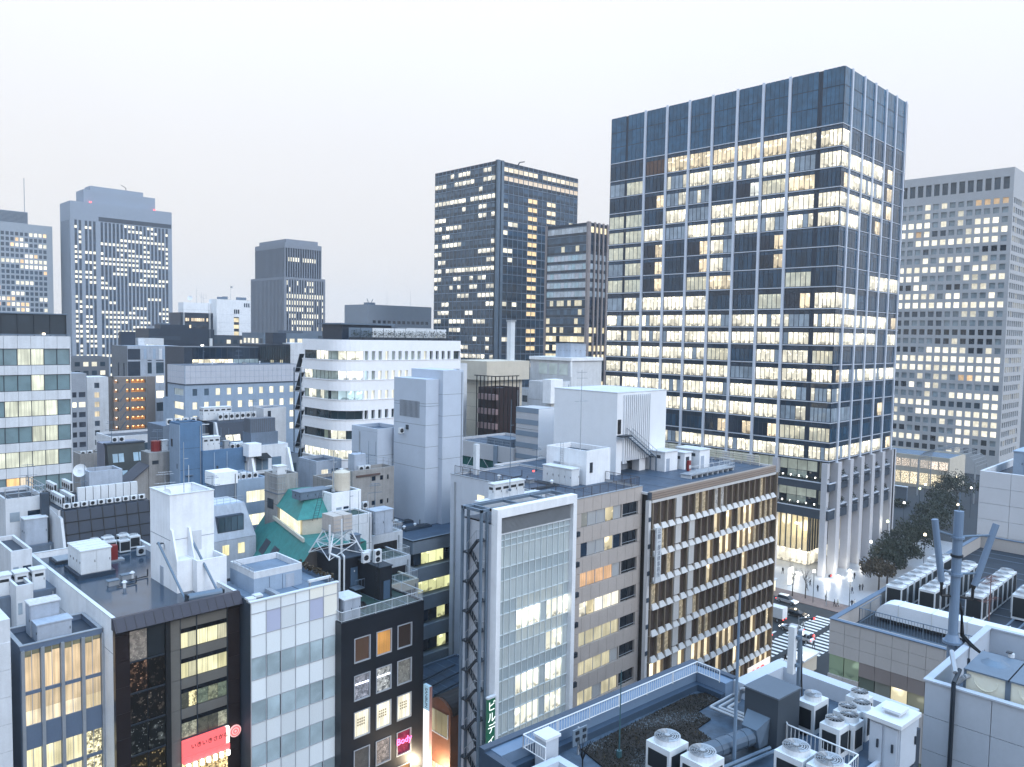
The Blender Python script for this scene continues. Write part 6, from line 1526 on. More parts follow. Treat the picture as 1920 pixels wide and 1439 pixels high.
 pk = mat('pink_sign', (.7, .4, .4), .5, .05, emit=(1, .5, .46, .6))
 disc(.62, .1, pk, 'board')
 for k, r in enumerate((.5, .38, .26, .13)): disc(r, .12+.01*k, RS if k % 2 == 0 else pk, 'ring')
 # roof furniture
 s0, s1, s2, s3, sz = B['N2s']; rz = z-.7
 t = thing('stair_tower', 'tall white square stair tower on the brown building roof', 'tower', ((s0+s2)/2, (s1+s3)/2, rz)); q = MB(); q.box(s0, s1, rz, s2, s3, sz-1.4, WHITE); q.build('wall', t)
 q = MB(); pt = .22; q.box(s0, s1, sz-1.4, s2, s1+pt, sz, WHITE); q.box(s0, s3-pt, sz-1.4, s2, s3, sz, WHITE); q.box(s0, s1+pt, sz-1.4, s0+pt, s3-pt, sz, WHITE); q.box(s2-pt, s1+pt, sz-1.4, s2, s3-pt, sz, WHITE); q.build('parapet', t)
 q = MB(); q.box(s0-.06, s1-.06, sz, s2+.06, s1+pt+.06, sz+.08, UNITW); q.box(s0-.06, s3-pt-.06, sz, s2+.06, s3+.06, sz+.08, UNITW); q.box(s0-.06, s1+pt+.06, sz, s0+pt+.06, s3-pt-.06, sz+.08, UNITW); q.box(s2-pt-.06, s1+pt+.06, sz, s2+.06, s3-pt-.06, sz+.08, UNITW); q.build('coping', t)
 q = MB(); q.box(s0+.3, s1-.05, rz, s0+1.25, s1, rz+2.1, GREYW); q.build('door', t); q = MB(); q.box(s0+2.3, s1-.04, sz-6.2, s0+3.3, s1, sz-4.1, OFFW); q.build('door', t)
 q = MB(); q.box(s0-.04, s1+1.9, rz, s0, s1+2.8, rz+2.0, GREYW); q.build('door', t)
 q = MB(); q.box(s0-.03, s1-.03, rz+5.2, s2, s1, rz+5.24, MIDG); q.box(s0-.03, s1-.03, rz+5.2, s0, s3, rz+5.24, MIDG); q.build('joint', t)
 lamp((s0-.35, s1+1.6, sz-5.6), 'round bulkhead lamp on the white stair tower side', UNITW, .28)
 c0, c1, c2, c3, cz = B['N2c']
 t = thing('roof_chute', 'white boxed chute with two sloped cheeks against the stair tower', 'roof box', (c0, c1, rz)); q = MB(); c3 = s1-.02
 q.box(c0, c1, rz, c2, c1+.2, cz, WHITE); q.box(c0, c1+.2, rz, c0+.2, c3, cz, WHITE); q.box(c2-.2, c1+.2, rz, c2, c3, cz, WHITE); q.box(c0+.2, c1+.2, rz, c2-.2, c3, cz-1.2, OFFW); q.build('box', t)
 for s in (c0-1.6, c0+.2):
  q = MB(); q.hexa([(s, c1+1.2, cz-.02), (s+.2, c1+1.2, cz-.02), (s+.2, c3, cz-.02), (s, c3, cz-.02)], [(s, c3-.35, cz+3.0), (s+.2, c3-.35, cz+3.0), (s+.2, c3, cz+3.0), (s, c3, cz+3.0)], WHITE); q.build('sloped_cheek', t)
 q = MB(); q.box(c0-1.6, c1+1.2, rz, c0-.01, c3, cz-.02, WHITE); q.build('side_box', t)
 pipes([[(s0-.9, s1+.9, rz+5.0), (s0-.5, y0+2.2, rz+.3)], [(s0+2.0, s1-.5, rz+5.2), (s0+2.7, y0+1.6, rz+.3)]], .13, 'pair of leaning steel davit posts by the stair tower', STEEL, 'davit_post')
 t = thing('cradle_roller', 'blue grey roller cylinder lying behind the brown cornice', 'roller', (s0+1, y0+1.6, rz)); q = MB(); q.tube((s0-.4, y0+1.9, rz+.55), (s0+2.9, y0+1.5, rz+.55), .42, STEEL, 14); q.build('drum', t); q = MB(); q.box(s0-.55, y0+1.5, rz, s0-.4, y0+2.3, rz+.9, DSTEEL); q.box(s0+2.9, y0+1.1, rz, s0+3.05, y0+1.9, rz+.9, DSTEEL); q.build('bracket', t)
 k0, k1, k2, k3, kz = B['N2k']; cabinet((k0, k1, k2, k3-.6), rz, kz, 'large white transformer cabinet with ribbed lid on the glossy roof', ribs=True, plinth=.45, doors=2)
 rw = [(28.9, 101.6), (30.4, 102.6), (32.0, 102.9), (31.6, 100.9), (33.8, 102.9), (33.0, 100.3), (34.6, 101.6)]
 for i, (ax, ay) in enumerate(rw): ac_top((ax, ay, rz), 1.25, 1.1, 1.55, f'{ORD[i]} round topped cooler counted from the left behind the transformer cabinet', 'round topped coolers behind the transformer cabinet')
 t = thing('fire_box', 'red equipment box beside the transformer cabinet', 'box', (30.8, 97.2, rz)); q = MB(); q.box(30.4, 96.8, rz+.2, 31.2, 97.6, rz+1.9, RED); q.build('casing', t); q = MB(); q.box(30.3, 96.7, rz, 31.9, 97.7, rz+.2, METAL); q.build('base', t)
 ac_side((34.0, 97.4, rz), .9, .45, 1.1, 'small black fronted split unit left of the stair tower', 'split units on the glossy roof')
 t = thing('roof_hatch', 'flat metal hatch frame behind the transformer cabinet', 'hatch', (26.4, 100.8, rz)); q = MB(); q.box(25.4, 99.6, rz, 27.6, 102.4, rz+.35, DSTEEL); q.build('kerb', t); q = MB(); q.box(25.6, 99.8, rz+.35, 27.4, 102.2, rz+.42, METAL); q.build('lid', t)
 antenna((s0+2.6, s1+2.8, sz-1.4), 6.5, 'tall thin lightning rod on the white stair tower', 0, METAL, .05)
 antenna((s0+.9, s1+3.6, sz-1.4), 3.4, 'small television aerial on the white stair tower', 4, METAL, .04)
 dish((s0+.7, s1+2.6, sz-.2), .45, 'small dish on the white stair tower rim', .9)

 # ---- building with milky glass panels
 b = Bld(B['N3'], 'glass_office', 'narrow office faced with milky white glass panels', 'office building', DARKG, inset=.12, core=DARKG, parapet=.25, roof=ROOFL, pin=.12)
 e = T['N3.u']; e = [0.0]+e[1:]; e[-1] = b.L('Y')-.12; zs = [30.95, 29.82]+[29.82-2.27*i for i in range(1, 12)]
 for r, (zt, zb) in enumerate(zip(zs, zs[1:])):
  for i, (a, c) in enumerate(zip(e, e[1:])):
   win = r >= 3 and r % 2 == 1
   if win: k_ = ru(.8, 1.15); col = (.38*k_, .48*k_, .53*k_, .05); st = 'plain'
   else: k_ = ru(.88, 1.08); col = (.76*k_, .82*k_, .86*k_, .04); st = 'milk'
   if (r, i) in ((1, 1), (1, 4)): col = (.46, .50, .66, .03); st = 'milk'
   if (r, i) in ((0, 4), (0, 5), (1, 5), (10, 5)): col = (.86, .90, .88, .32)
   inset = (.12 if i in (1, 4) and win else .04)
   b.pane('Y', a+inset, c-inset, zb+.04, zt-.04, .0, col, st, 'glass_panel')
  b.fbox(b.fr, 'Y', 0, e[-1], zb-.035, zb+.035, .0, .07, ALU)
 for a in e: b.fbox(b.fr, 'Y', a-.035, a+.035, 5, 31, .0, .09, ALU)
 b.fbox(b.fr, 'Y', e[-1], b.L('Y'), 5, 31.05, -.1, .14, ALU)
 q = MB(); b.fbox(q, 'Y', -.1, b.L('Y')+.05, 30.97, 31.1, -.3, .16, UNITW); q.build('top_rail', b.e); b.finish()
 x0, y0, x1, y1, z = B['N3']; rz = z-.25
 p = B['N3p']; t = thing('plant_room', 'pale blue panelled rooftop room with a sunken tray roof', 'rooftop room', (p[0], p[1], rz)); q = MB(); q.box(p[0], p[1], rz, p[2], p[3]+2, p[4]-.7, BLUEL)
 for (a, c, d, f_) in ((p[0], p[1], p[2], p[1]+.2), (p[0], p[3]+1.8, p[2], p[3]+2), (p[0], p[1]+.2, p[0]+.2, p[3]+1.8), (p[2]-.2, p[1]+.2, p[2], p[3]+1.8)): q.box(a, c, p[4]-.7, d, f_, p[4], OFFW)
 q.build('wall', t); q = MB(); q.box(p[0]+.2, p[1]+.2, p[4]-.7, p[2]-.2, p[3]+1.8, p[4]-.62, ROOFL); q.build('tray', t)
 q = MB(); q.box(p[0]+3.6, p[1]-.04, rz, p[0]+4.6, p[1], p[4]-.9, GREYW); q.build('door', t)
 q = MB(); q.box(p[0]+1.7, p[1]-.03, rz, p[0]+1.76, p[1], p[4]-.8, MIDG); q.box(p[0]+3.2, p[1]-.03, rz, p[0]+3.26, p[1], p[4]-.8, MIDG); q.build('joint', t)
 railing([(p[0]-.1, p[3]+1, p[4]-.1), (p[0]-.1, p[1]-.1, p[4]-.1)], .5, 'steel rail along the rooftop room edge on the milky glass office', METAL, 1.0, bal=False, rails=(.5, 1.0))
 for i, (ax, ay) in enumerate(((36.1, 73.4), (37.1, 73.9))):
  t = thing('roof_vent', ('square white vent at the front left corner', 'square white vent second from the front left corner')[i]+' of the milky glass office', 'vent', (ax, ay, rz)); q = MB(); q.box(ax-.3, ay-.3, rz, ax+.3, ay+.3, rz+.3, METAL); q.build('collar', t); q = MB(); q.box(ax-.42, ay-.42, rz+.3, ax+.42, ay+.42, rz+.5, UNITW); q.build('cap', t)
 t = thing('roof_beam', 'long white roof beam propped across the milky glass office roof', 'beam', (39.4, 75, rz)); q = MB(); q.box(38.6, 72.9, rz+.0, 39.1, 75.2, rz+.45, METAL); q.build('beam', t)
 t = thing('roof_beam', 'white pipe beam right of the rooftop room on the milky glass office', 'beam', (43, 75, rz)); q = MB(); q.box(42.7, 73.4, rz+.6, 45.4, 73.7, rz+.85, UNITW); q.build('beam', t); q = MB(); q.box(42.8, 73.45, rz, 42.95, 73.65, rz+.6, METAL); q.box(45.1, 73.45, rz, 45.25, 73.65, rz+.6, METAL); q.build('support', t)
 t = thing('hedge_trough', 'low trough of dry plants along the milky glass office roof edge', 'planter', (45.3, 75.5, rz)); q = MB(); q.box(45.2, 73.2, rz, 45.6, 81, rz+.5, STEEL); q.build('trough', t); leaf_strip((45.4, 73.4, rz+.5), (45.4, 80.8, rz+.5), .5, 200, LEAF2, t, 'dry_plants')

 # ---- black building with square white framed windows
 b = Bld(B['N4'], 'office_building', 'black tiled building with white framed windows and a green roof deck', 'office building', BLACKT, inset=.3, core=DARKG, parapet=.15, roof=GREENF)
 x0, y0, x1, y1, z = B['N4']; wu = [(1.66, 3.74), (4.56, 6.63), (7.45, 9.5)]; wz = [(21.89, 24.69), (17.62, 20.52), (13.41, 16.4), (9.2, 12.1), (5.0, 8.0)]
 b.skin('Y', wz, wu, .3, z1=z-.15); b.skin('X', [], [], .3, z1=z-.15)
 for r, (a, c) in enumerate(wz):
  for i, (u0, u1) in enumerate(wu):
   st = 'blind'
   col = [[(.12, .07, .05, .10), (.85, .42, .12, .42), (.05, .035, .03, .04)], [(.35, .36, .42, .40), (.50, .52, .52, .55), (.26, .26, .24, .25)], [(1, .93, .72, 1.0), (1, .93, .72, 1.05), (1, .93, .72, 1.05)], [(.14, .13, .12, .12), (.45, .38, .34, .4), (.32, .04, .09, .30)], [(.5, .4, .3, .4), (.1, .07, .06, .1), (.8, .42, .2, .6)]][r][i]
   if r in (1, 3): st = 'shop'
   b.pane('Y', u0+.1, u1-.1, a+.1, c-.1, -.2, col, st, 'window_pane')
   q = MB()
   for bx in ((u0-.02, u0+.1, a, c), (u1-.1, u1+.02, a, c), (u0+.1, u1-.1, a, a+.1), (u0+.1, u1-.1, c-.1, c)): b.fbox(q, 'Y', bx[0], bx[1], bx[2], bx[3], -.15, .05, ALU)
   fo = q.build('window_frame', b.e)
   if r == 1 and i < 2: q = MB(); b.fbox(q, 'Y', u0+.1, u1-.1, a+1.7, a+1.85, -.18, -.14, mat('cool_tube', (.9, .9, 1), .4, 0, emit=(.85, .9, 1.0, 2.2))); q.build('lamp_tube', b.e)
   if r == 2:
    q = MB(); ink = mat('faint_ink', (.35, .28, .16), .6, 0)
    for k in range(3):
     for j in range(4): b.fbox(q, 'Y', u0+.55+j*.27, u0+.72+j*.27, a+1.2+k*.32, a+1.38+k*.32, -.178, -.172, ink)
    q.build('poster_marks', b.e)
 b.finish()
 t = thing('neon_sign', 'pink neon sign reading Body in the black building window', 'sign', (x0+8.5, y0, 10.6)); text('Body', 1.05, mat('pink_neon', (.9, .2, .4), .4, 0, emit=(1, .10, .32, 3.0)), t, (x0+8.48, y0-.08, 10.9), 'Y', .03)
 rz = z-.15
 railing([(x0+.1, y0+2.5, z), (x0+.1, y0+.1, z), (x1-.1, y0+.1, z), (x1-.1, y1-.2, z)], 1.15, 'white painted railing round the black building roof', UNITW, 2.2, .17, r=.04)
 cabinet((x0+.8, y0+.7, x0+2.9, y0+3.2), rz, rz+2.4, 'white two door locker on the green roof deck', m=GREYW, doors=2, cap=OFFW)
 p = B['N4p']; t = thing('plant_room', 'black rooftop stair room with a blue door on the green deck', 'rooftop room', (p[0], p[1], rz)); q = MB(); q.box(p[0], p[1], rz, p[2], p[3]+1, p[4], BLACKT); q.build('wall', t); q = MB(); q.box(p[0]-.1, p[1]-.1, p[4], p[2]+.1, p[3]+1.1, p[4]+.12, DARKG); q.build('roof', t)
 q = MB(); q.box(p[0]+1.5, p[1]-.05, rz+.9, p[0]+2.5, p[1], rz+3.1, mat('blue_door', (.10, .16, .24), .5, .1)); q.build('door', t); q = MB(); q.cyl(p[0]+2.0, p[1]-.1, rz+2.6, rz+2.75, .07, UNITW, 8); q.build('door_lamp', t)
 p2 = B['N4q']; t = thing('plant_room', 'small black rooftop lift room carrying coolers beside the stair room', 'rooftop room', (p2[0], p2[1], rz)); q = MB(); q.box(p2[0], p2[1], rz, p2[2], p2[3]+2, p2[4], BLACKT); q.build('wall', t); q = MB(); q.box(p2[0]+.55, p2[1]-.05, rz, p2[0]+1.45, p2[1], rz+2.2, MATS['blue_door']); q.build('door', t); q = MB(); q.box(p2[0]-.1, p2[1]-.1, p2[4], p2[2]+.1, p2[3]+2.1, p2[4]+.1, DSTEEL); q.build('roof', t)
 for i, (ax, ay, ff) in enumerate(((p2[0]-.2, p2[1]+2.6, 1), (p2[0]+.9, p2[1]+1.8, 2), (p2[0]+.4, p2[1]+3.2, 1))): ac_side((ax, ay, p2[4]+.1), .95, .5, 1.6 if ff == 2 else 1.3, f'{("left single fan", "front twin fan", "rear single fan")[i]} cooler on the small black lift room', 'coolers on the small black lift room', fans=ff)
 pipes([[(p[0]-.15, p[1]-.2, rz), (p[0]-.15, p[1]-.2, p[4]+.4), (p[0]-1.0, p[1]+.6, p[4]+.9), (p[0]-1.0, p[1]+.6, p[4]+4.3)], [(p[0]+.5, p[1]-.15, rz), (p[0]+.5, p[1]-.15, p[4]+.4), (p[0]+1.0, p[1]+1.2, p[4]+.4), (p[0]+1.0, p[1]+1.2, p[4]+4.6)]], .13, 'thick white pipes climbing the black stair room to the tank frame', UNITW)
 # lattice tower with two tanks
 t = thing('tank_tower', 'white steel lattice tower over the black stair room', 'tank tower', (p[0]+1.4, p[1]+2.5, p[4])); zb = p[4]+.12; zt = zb+2.9
 lx = (p[0]-1.2, p[0]+3.6); ly = (p[1]+.4, p[1]+5.0); tx = (p[0]+.0, p[0]+2.4); ty = (p[1]+1.4, p[1]+3.6)
 def cp(i, j, f): return (lx[i]*(1-f)+tx[i]*f, ly[j]*(1-f)+ty[j]*f, zb*(1-f)+zt*f)
 for i in (0, 1):
  for j in (0, 1): q = MB(); q.tube(cp(i, j, 0), cp(i, j, 1), .09, UNITW, 6); q.build('leg', t)
 q = MB(); fs = (0, .5, 1)
 for f0, f1 in zip(fs, fs[1:]):
  for (a, c) in (((0, 0), (1, 0)), ((1, 0), (1, 1)), ((1, 1), (0, 1)), ((0, 1), (0, 0))):
   q.tube(cp(*a, f0), cp(*c, f1), .05, UNITW, 4); q.tube(cp(*c, f0), cp(*a, f1), .05, UNITW, 4); q.tube(cp(*a, f1), cp(*c, f1), .05, UNITW, 4)
 q.build('brace', t)
 for i in range(2):
  w = thing('water_tank', ('left', 'right')[i]+' pale box tank on the white lattice tower', 'water tank', (tx[0]+i*1.3, ty[0], zt)); q = MB(); q.box(tx[0]-.1+i*1.35, ty[0]-.2, zt+.15, tx[0]+1.15+i*1.35, ty[1]+.2, zt+2.0, mat('stained_tank', (.50, .46, .43), .65, .15, .6)); q.build('shell', w); q = MB(); q.box(tx[0]-.1+i*1.35, ty[0]-.3, zt, tx[0]+1.15+i*1.35, ty[1]+.3, zt+.15, METAL); q.build('base', w)
  q = MB()
  for k in range(3): q.box(tx[0]-.12+i*1.35, ty[0]-.24, zt+.5+k*.5, tx[0]+1.17+i*1.35, ty[0]-.2, zt+.56+k*.5, METAL)
  q.build('rib', w)
 antenna((p[2]+.1, p[1]+2, p[4]), 7.5, 'slim aerial mast right of the lattice tower', 2, METAL, .05); antenna((p[2]+1.3, p[1]+1.4, p[4]-1), 7, 'second slim aerial mast further right of the lattice tower', 0, METAL, .045)
 cabinet((p[0]+2.9, p[1]+1.2, p[0]+3.7, p[1]+2.2), p[4]+.12, p[4]+2.3, 'dark grey upright cabinet at the foot of the lattice tower', m=MIDG, doors=1)
 t = thing('deck_stair', 'dark steel stair descending from the blue door to the green deck', 'stair', (p[0]+2, p[1]-1, rz)); q = MB(); q.box(p[0]+1.3, p[1]-1.3, rz+.7, p[0]+2.8, p[1]-.06, rz+.85, STEEL); q.build('landing', t)
 for k in range(4): q = MB(); q.box(p[0]+2.82+k*.35, p[1]-1.3, rz+.55-k*.17, p[0]+3.15+k*.35, p[1]-.1, rz+.62-k*.17, STEEL); q.build('step', t)
 q = MB(); q.path([(p[0]+1.3, p[1]-1.3, rz+1.9), (p[0]+2.8, p[1]-1.3, rz+1.9), (p[0]+4.2, p[1]-1.3, rz+1.1)], .04, STEEL)
 for k in range(7): q.tube((p[0]+1.3+k*.45, p[1]-1.3, rz+.7 if k < 4 else rz+.5-(k-4)*.2), (p[0]+1.3+k*.45, p[1]-1.3, rz+1.9 if k < 4 else rz+1.8-(k-4)*.25), .025, STEEL, 4)
 q.build('handrail', t)
 ladder((p2[0]-.3, p2[1]+.2, rz), (p2[0]-.3, p2[1]+.2, p2[4]+.5), 'black ladder left of the small lift room', BLACK); ladder((p[0]+.1, p[1]-.2, rz), (p[0]+.1, p[1]-.2, p[4]+.3), 'black ladder on the black stair room corner', BLACK)
 q = thing('coiled_hose', 'dark coiled hose heap lying on the green roof deck', 'hose', (x0+4.6, y0+3, rz)); m = MB()
 for k in range(5):
  n = 14; r = .75-.06*k; pts = [(x0+4.6+r*math.cos(2*math.pi*i/n), y0+3.2+r*.8*math.sin(2*math.pi*i/n), rz+.08+.11*k) for i in range(n+1)]; m.path(pts, .07, BLACK, 5)
 m.build('coil', q)

 # ---- corner building with gold curtains
 b = Bld(B['N1'], 'office_building', 'blue grey metal building with tall gold curtained windows', 'office building', mat('blue_metal', (.20, .25, .34), .45, .08, .2, .2), inset=.3, core=DARKG, parapet=.5, roof=ROOFD, cap=METAL)
 b.skin('X', [], [], .3, z1=b.z-.5); e = T['N1.u']; r = T['N1.r']; bays = [(e[1], e[2]), (e[3], e[4]), (e[5], e[6]), (e[7], e[8])]
 rows = [(r[1], r[0]), (r[3], r[2]), (r[6]-.3, r[5])]; rows += [(r[6]-5.2-2.6, r[6]-5.2), (r[6]-2.9-1.6, r[6]-.6)]
 rows = sorted(rows); b.skin('Y', rows, bays, .3, z1=b.z-.5)
 for k, (a, c) in enumerate(rows[::-1]):
  for i, (u0, u1) in enumerate(bays):
   for j, (p0, p1) in enumerate(split(u0, u1, 2)):
    if k == 0:
     s = a+(c-a)*(.80+.04*j); b.pane('Y', p0+.02, p1-.02, a, s, -.2, lit((.98, .74, .46), .62, .18), 'blind'); b.pane('Y', p0+.02, p1-.02, s+.02, c, -.2, (.25, .25, .17, .3), 'office')
    elif k == 1:
     s = a+(c-a)*.45; b.pane('Y', p0+.02, p1-.02, a, s, -.2, lit((1, .84, .58), .9, .1) if i < 3 else lit((.98, .8, .5), .7), 'blind'); b.pane('Y', p0+.02, p1-.02, s+.02, c, -.2, lit((.92, .72, .46), .6, .1), 'blind')
    else: b.pane('Y', p0+.02, p1-.02, a, c, -.2, lit((1, .9, .55), .85, .2), 'blind' if i < 3 else 'shop')
 for (u0, u1) in bays:
  b.fbox(b.fr, 'Y', (u0+u1)/2-.025, (u0+u1)/2+.025, 5, r[0], -.18, -.1, ALU)
  b.panel('Y', u0, u1, r[5]+.05, r[4]-.05, -.2, -.1, mat('blue_spandrel', (.26, .31, .44), .4, .06), 'spandrel_panel')
 for u in (e[0], e[2], e[4], e[6], e[8]):
  q = MB(); b.fbox(q, 'Y', u+.02, u+.30, 5, b.z-.4, .0, .22, METAL); q.build('pilaster', b.e)
 b.finish()
 x0, y0, x1, y1, z = B['N1']; rz = z-.5
 cabinet((x0+1.6, y0+3.2, x0+4.0, y0+4.8), rz, rz+3.1, 'tall pale cabinet with a ridged lid on the gold curtained building', m=GREYW, doors=1, cap=OFFW, ribs=True)
 cabinet((x0+1.7, y0+1.3, x0+4.5, y0+2.9), rz, rz+1.7, 'low grey cabinet in front of the tall pale one', m=GREYW, doors=1, cap=GREYW)
 q = Bld((x0-12, y0-1, x0-.9, y0+8, 33), 'office_building', 'white tiled building cut by the left picture edge', 'office building', OFFW);
 for i in range(6):
  for j in range(8): q.panel('Y', 11.1-(i+1)*1.2, 11.1-i*1.2, 31-j*2.4-2.4, 31-j*2.4, 0, .06, OFFW, 'wall_panel')
 q.finish()
 # ---- small roofs at the far left
 WL = OFFW
 for key, l, zc in (('N5a', 'white roof block with an open frame behind the gold curtained building', .6), ('N5b', 'small white parapet block left of the white side wall', .5), ('N5c', 'lowest white annex beside the white side wall', .4)):
  b = Bld(B[key], 'office_building', l, 'building', WL, parapet=zc, roof=ROOFD); b.pane('Y', b.L('Y')*.55, b.L('Y')*.95, b.z-3.0, b.z-1.8, .02, dark(), 'plain'); b.pane('Y', b.L('Y')*.1, b.L('Y')*.35, b.z-3.0, b.z-1.8, .02, blind(), 'plain'); b.finish()
  if key == 'N5a': railing([(b.x0, b.y0, b.z), (b.x1, b.y0, b.z), (b.x1, b.y1, b.z)], 1.3, 'steel pipe frame over the white roof block', METAL, 1.3, bal=False, rails=(.5, 1.0), r=.06); P = b
  if key == 'N5b': P2 = b
 cabinet((P.x0+1.4, P.y0-3.0, P.x0+3.9, P.y0-1.2), P.z-5.6, P.z-2.2, 'pale grey cabinet below the white roof block', m=GREYW, doors=1, cap=OFFW)
 q = Bld((P.x0-1, P.y0-3.5, P.x0+4.5, P.y0-.1, P.z-5.6), 'low_building', 'narrow dark ledge roof under the pale grey cabinet', 'building', MIDG); q.finish()
 for i in range(3): cabinet((P2.x0-2.2+i*1.6, P2.y0-4.6, P2.x0-1.0+i*1.6, P2.y0-3.2), P2.z-3.4, P2.z-1.2, f'{ORD[i]} white vented box from the left on the low left roofs', doors=1, vents=True)
 q = Bld((P2.x0-3, P2.y0-5.2, P2.x0+3.2, P2.y0-.1, P2.z-3.4), 'low_building', 'low flat roof carrying three white vented boxes', 'building', MIDG); q.finish()
 antenna((19.5, 104, 22), 21, 'tall slim blue grey mast rising past the left roofs', 0, STEEL, .10)
 # ---- roof packed with coolers on a dark mansard
 x0, y0, x1, y1, z = B['M15']
 t = thing('mansard_building', 'dark mansard building whose roof is packed with white coolers', 'building', (x0+6, y0+5, 0))
 q = MB(); q.box(x0, y0+1.8, 0, x1, y1, z-.1, OFFW); q.build('wall', t); q = MB(); q.box(x0, y0+1.8, z-.1, x1, y1, z, ROOFD); q.build('roof', t)
 q = MB(); q.hexa([(x0+.25, y0-.7, z-6), (x1, y0-.7, z-6), (x1, y0+1.8, z-6), (x0+.25, y0+1.8, z-6)], [(x0+.25, y0+.8, z-.12), (x1, y0+.8, z-.12), (x1, y0+1.8, z-.12), (x0+.25, y0+1.8, z-.12)], NAVY); q.build('slanted_front', t)
 q = MB()
 for i in range(8): s = x0+.4+i*1.45; q.hexa([(s, y0-.78, z-6), (s+.08, y0-.78, z-6), (s+.08, y0-.6, z-6), (s, y0-.6, z-6)], [(s, y0+.72, z-.1), (s+.08, y0+.72, z-.1), (s+.08, y0+.9, z-.1), (s, y0+.9, z-.1)], BLACK)
 for k in range(3): f0 = (k+1)/4; q.box(x0+.3, y0-.78+1.5*f0, z-6+5.9*f0, x1, y0-.6+1.5*f0, z-5.92+5.9*f0, BLACK)
 q.build('front_rib', t)
 q = MB(); q.hexa([(x0-.05, y0-.9, z-6), (x0+.25, y0-.9, z-6), (x0+.25, y1, z-6), (x0-.05, y1, z-6)], [(x0-.05, y0+.7, z-1.0), (x0+.25, y0+.7, z-1.0), (x0+.25, y1, z+.4), (x0-.05, y1, z+.4)], OFFW); q.build('gable_wall', t)
 q = MB(); q.box(x0-.9, y0+5.5, 10, x0-.05, y0+6.4, z+1.5, DARKG); q.build('flue', t)
 n = 0
 for i in range(8): ac_side((x0+3.3+i*.93, y0+4.2, z), .85, .5, 2.0, f'{ORD[i]} tall plain cooler from the left in the long middle row on the packed roof', 'coolers on the packed mansard roof', fans=0)
 for i in range(10): ac_side((x0+.9+i*1.0, y0+1.5, z), .8, .4, .65, f'{ORD[i]} low cooler from the left along the packed roof front edge', 'coolers on the packed mansard roof')
 for j in range(2):
  for i in range(5): ac_side((x0+.7+j*1.1, y0+2.6+i*1.0, z), .9, .42, 1.5, f'{ORD[i]} cooler from the front in the {("outer", "inner")[j]} side row on the packed roof', 'coolers on the packed mansard roof', 'X')
 for j in range(2):
  for i in range(4): ac_side((x0+1.2+j*1.9, y0+8.0+i*.9, z+.8), .9, .42, 1.4, f'{ORD[i]} cooler from the front in the {("left", "right")[j]} rear rack on the packed roof', 'coolers on the packed mansard roof', 'X')
 t = thing('rack', 'dark steel rack under the rear coolers on the packed roof', 'rack', (x0+2, y0+9.4, z)); q = MB(); q.box(x0+.6, y0+7.4, z+.62, x0+3.8, y0+11.2, z+.8, DSTEEL); q.build('deck', t)
 q = MB()
 for sx in (x0+.7, x0+3.7):
  for sy in (y0+7.5, y0+11.1): q.tube((sx, sy, z), (sx, sy, z+.65), .06, DSTEEL)
 q.build('leg', t)
 p = Bld((x0+5.2, y0+7.2, x0+9.4, y0+10.8, z+3.4), 'plant_room', 'open topped pale plant room on the packed mansard roof', 'rooftop room', GREYW, z0=z, parapet=1.0, roof=ROOFD); p.finish()
 dish((x0+4.8, y0+9.5, z+3.3), .9, 'white dish left of the open topped plant room', 3.2);
 for i in range(4): ac_side((x0+7.5+i*1.0, y0+6.2, z), .9, .5, 1.2, f'{ORD[i]} cooler from the left before the open topped plant room', 'coolers on the packed mansard roof')
front_row()

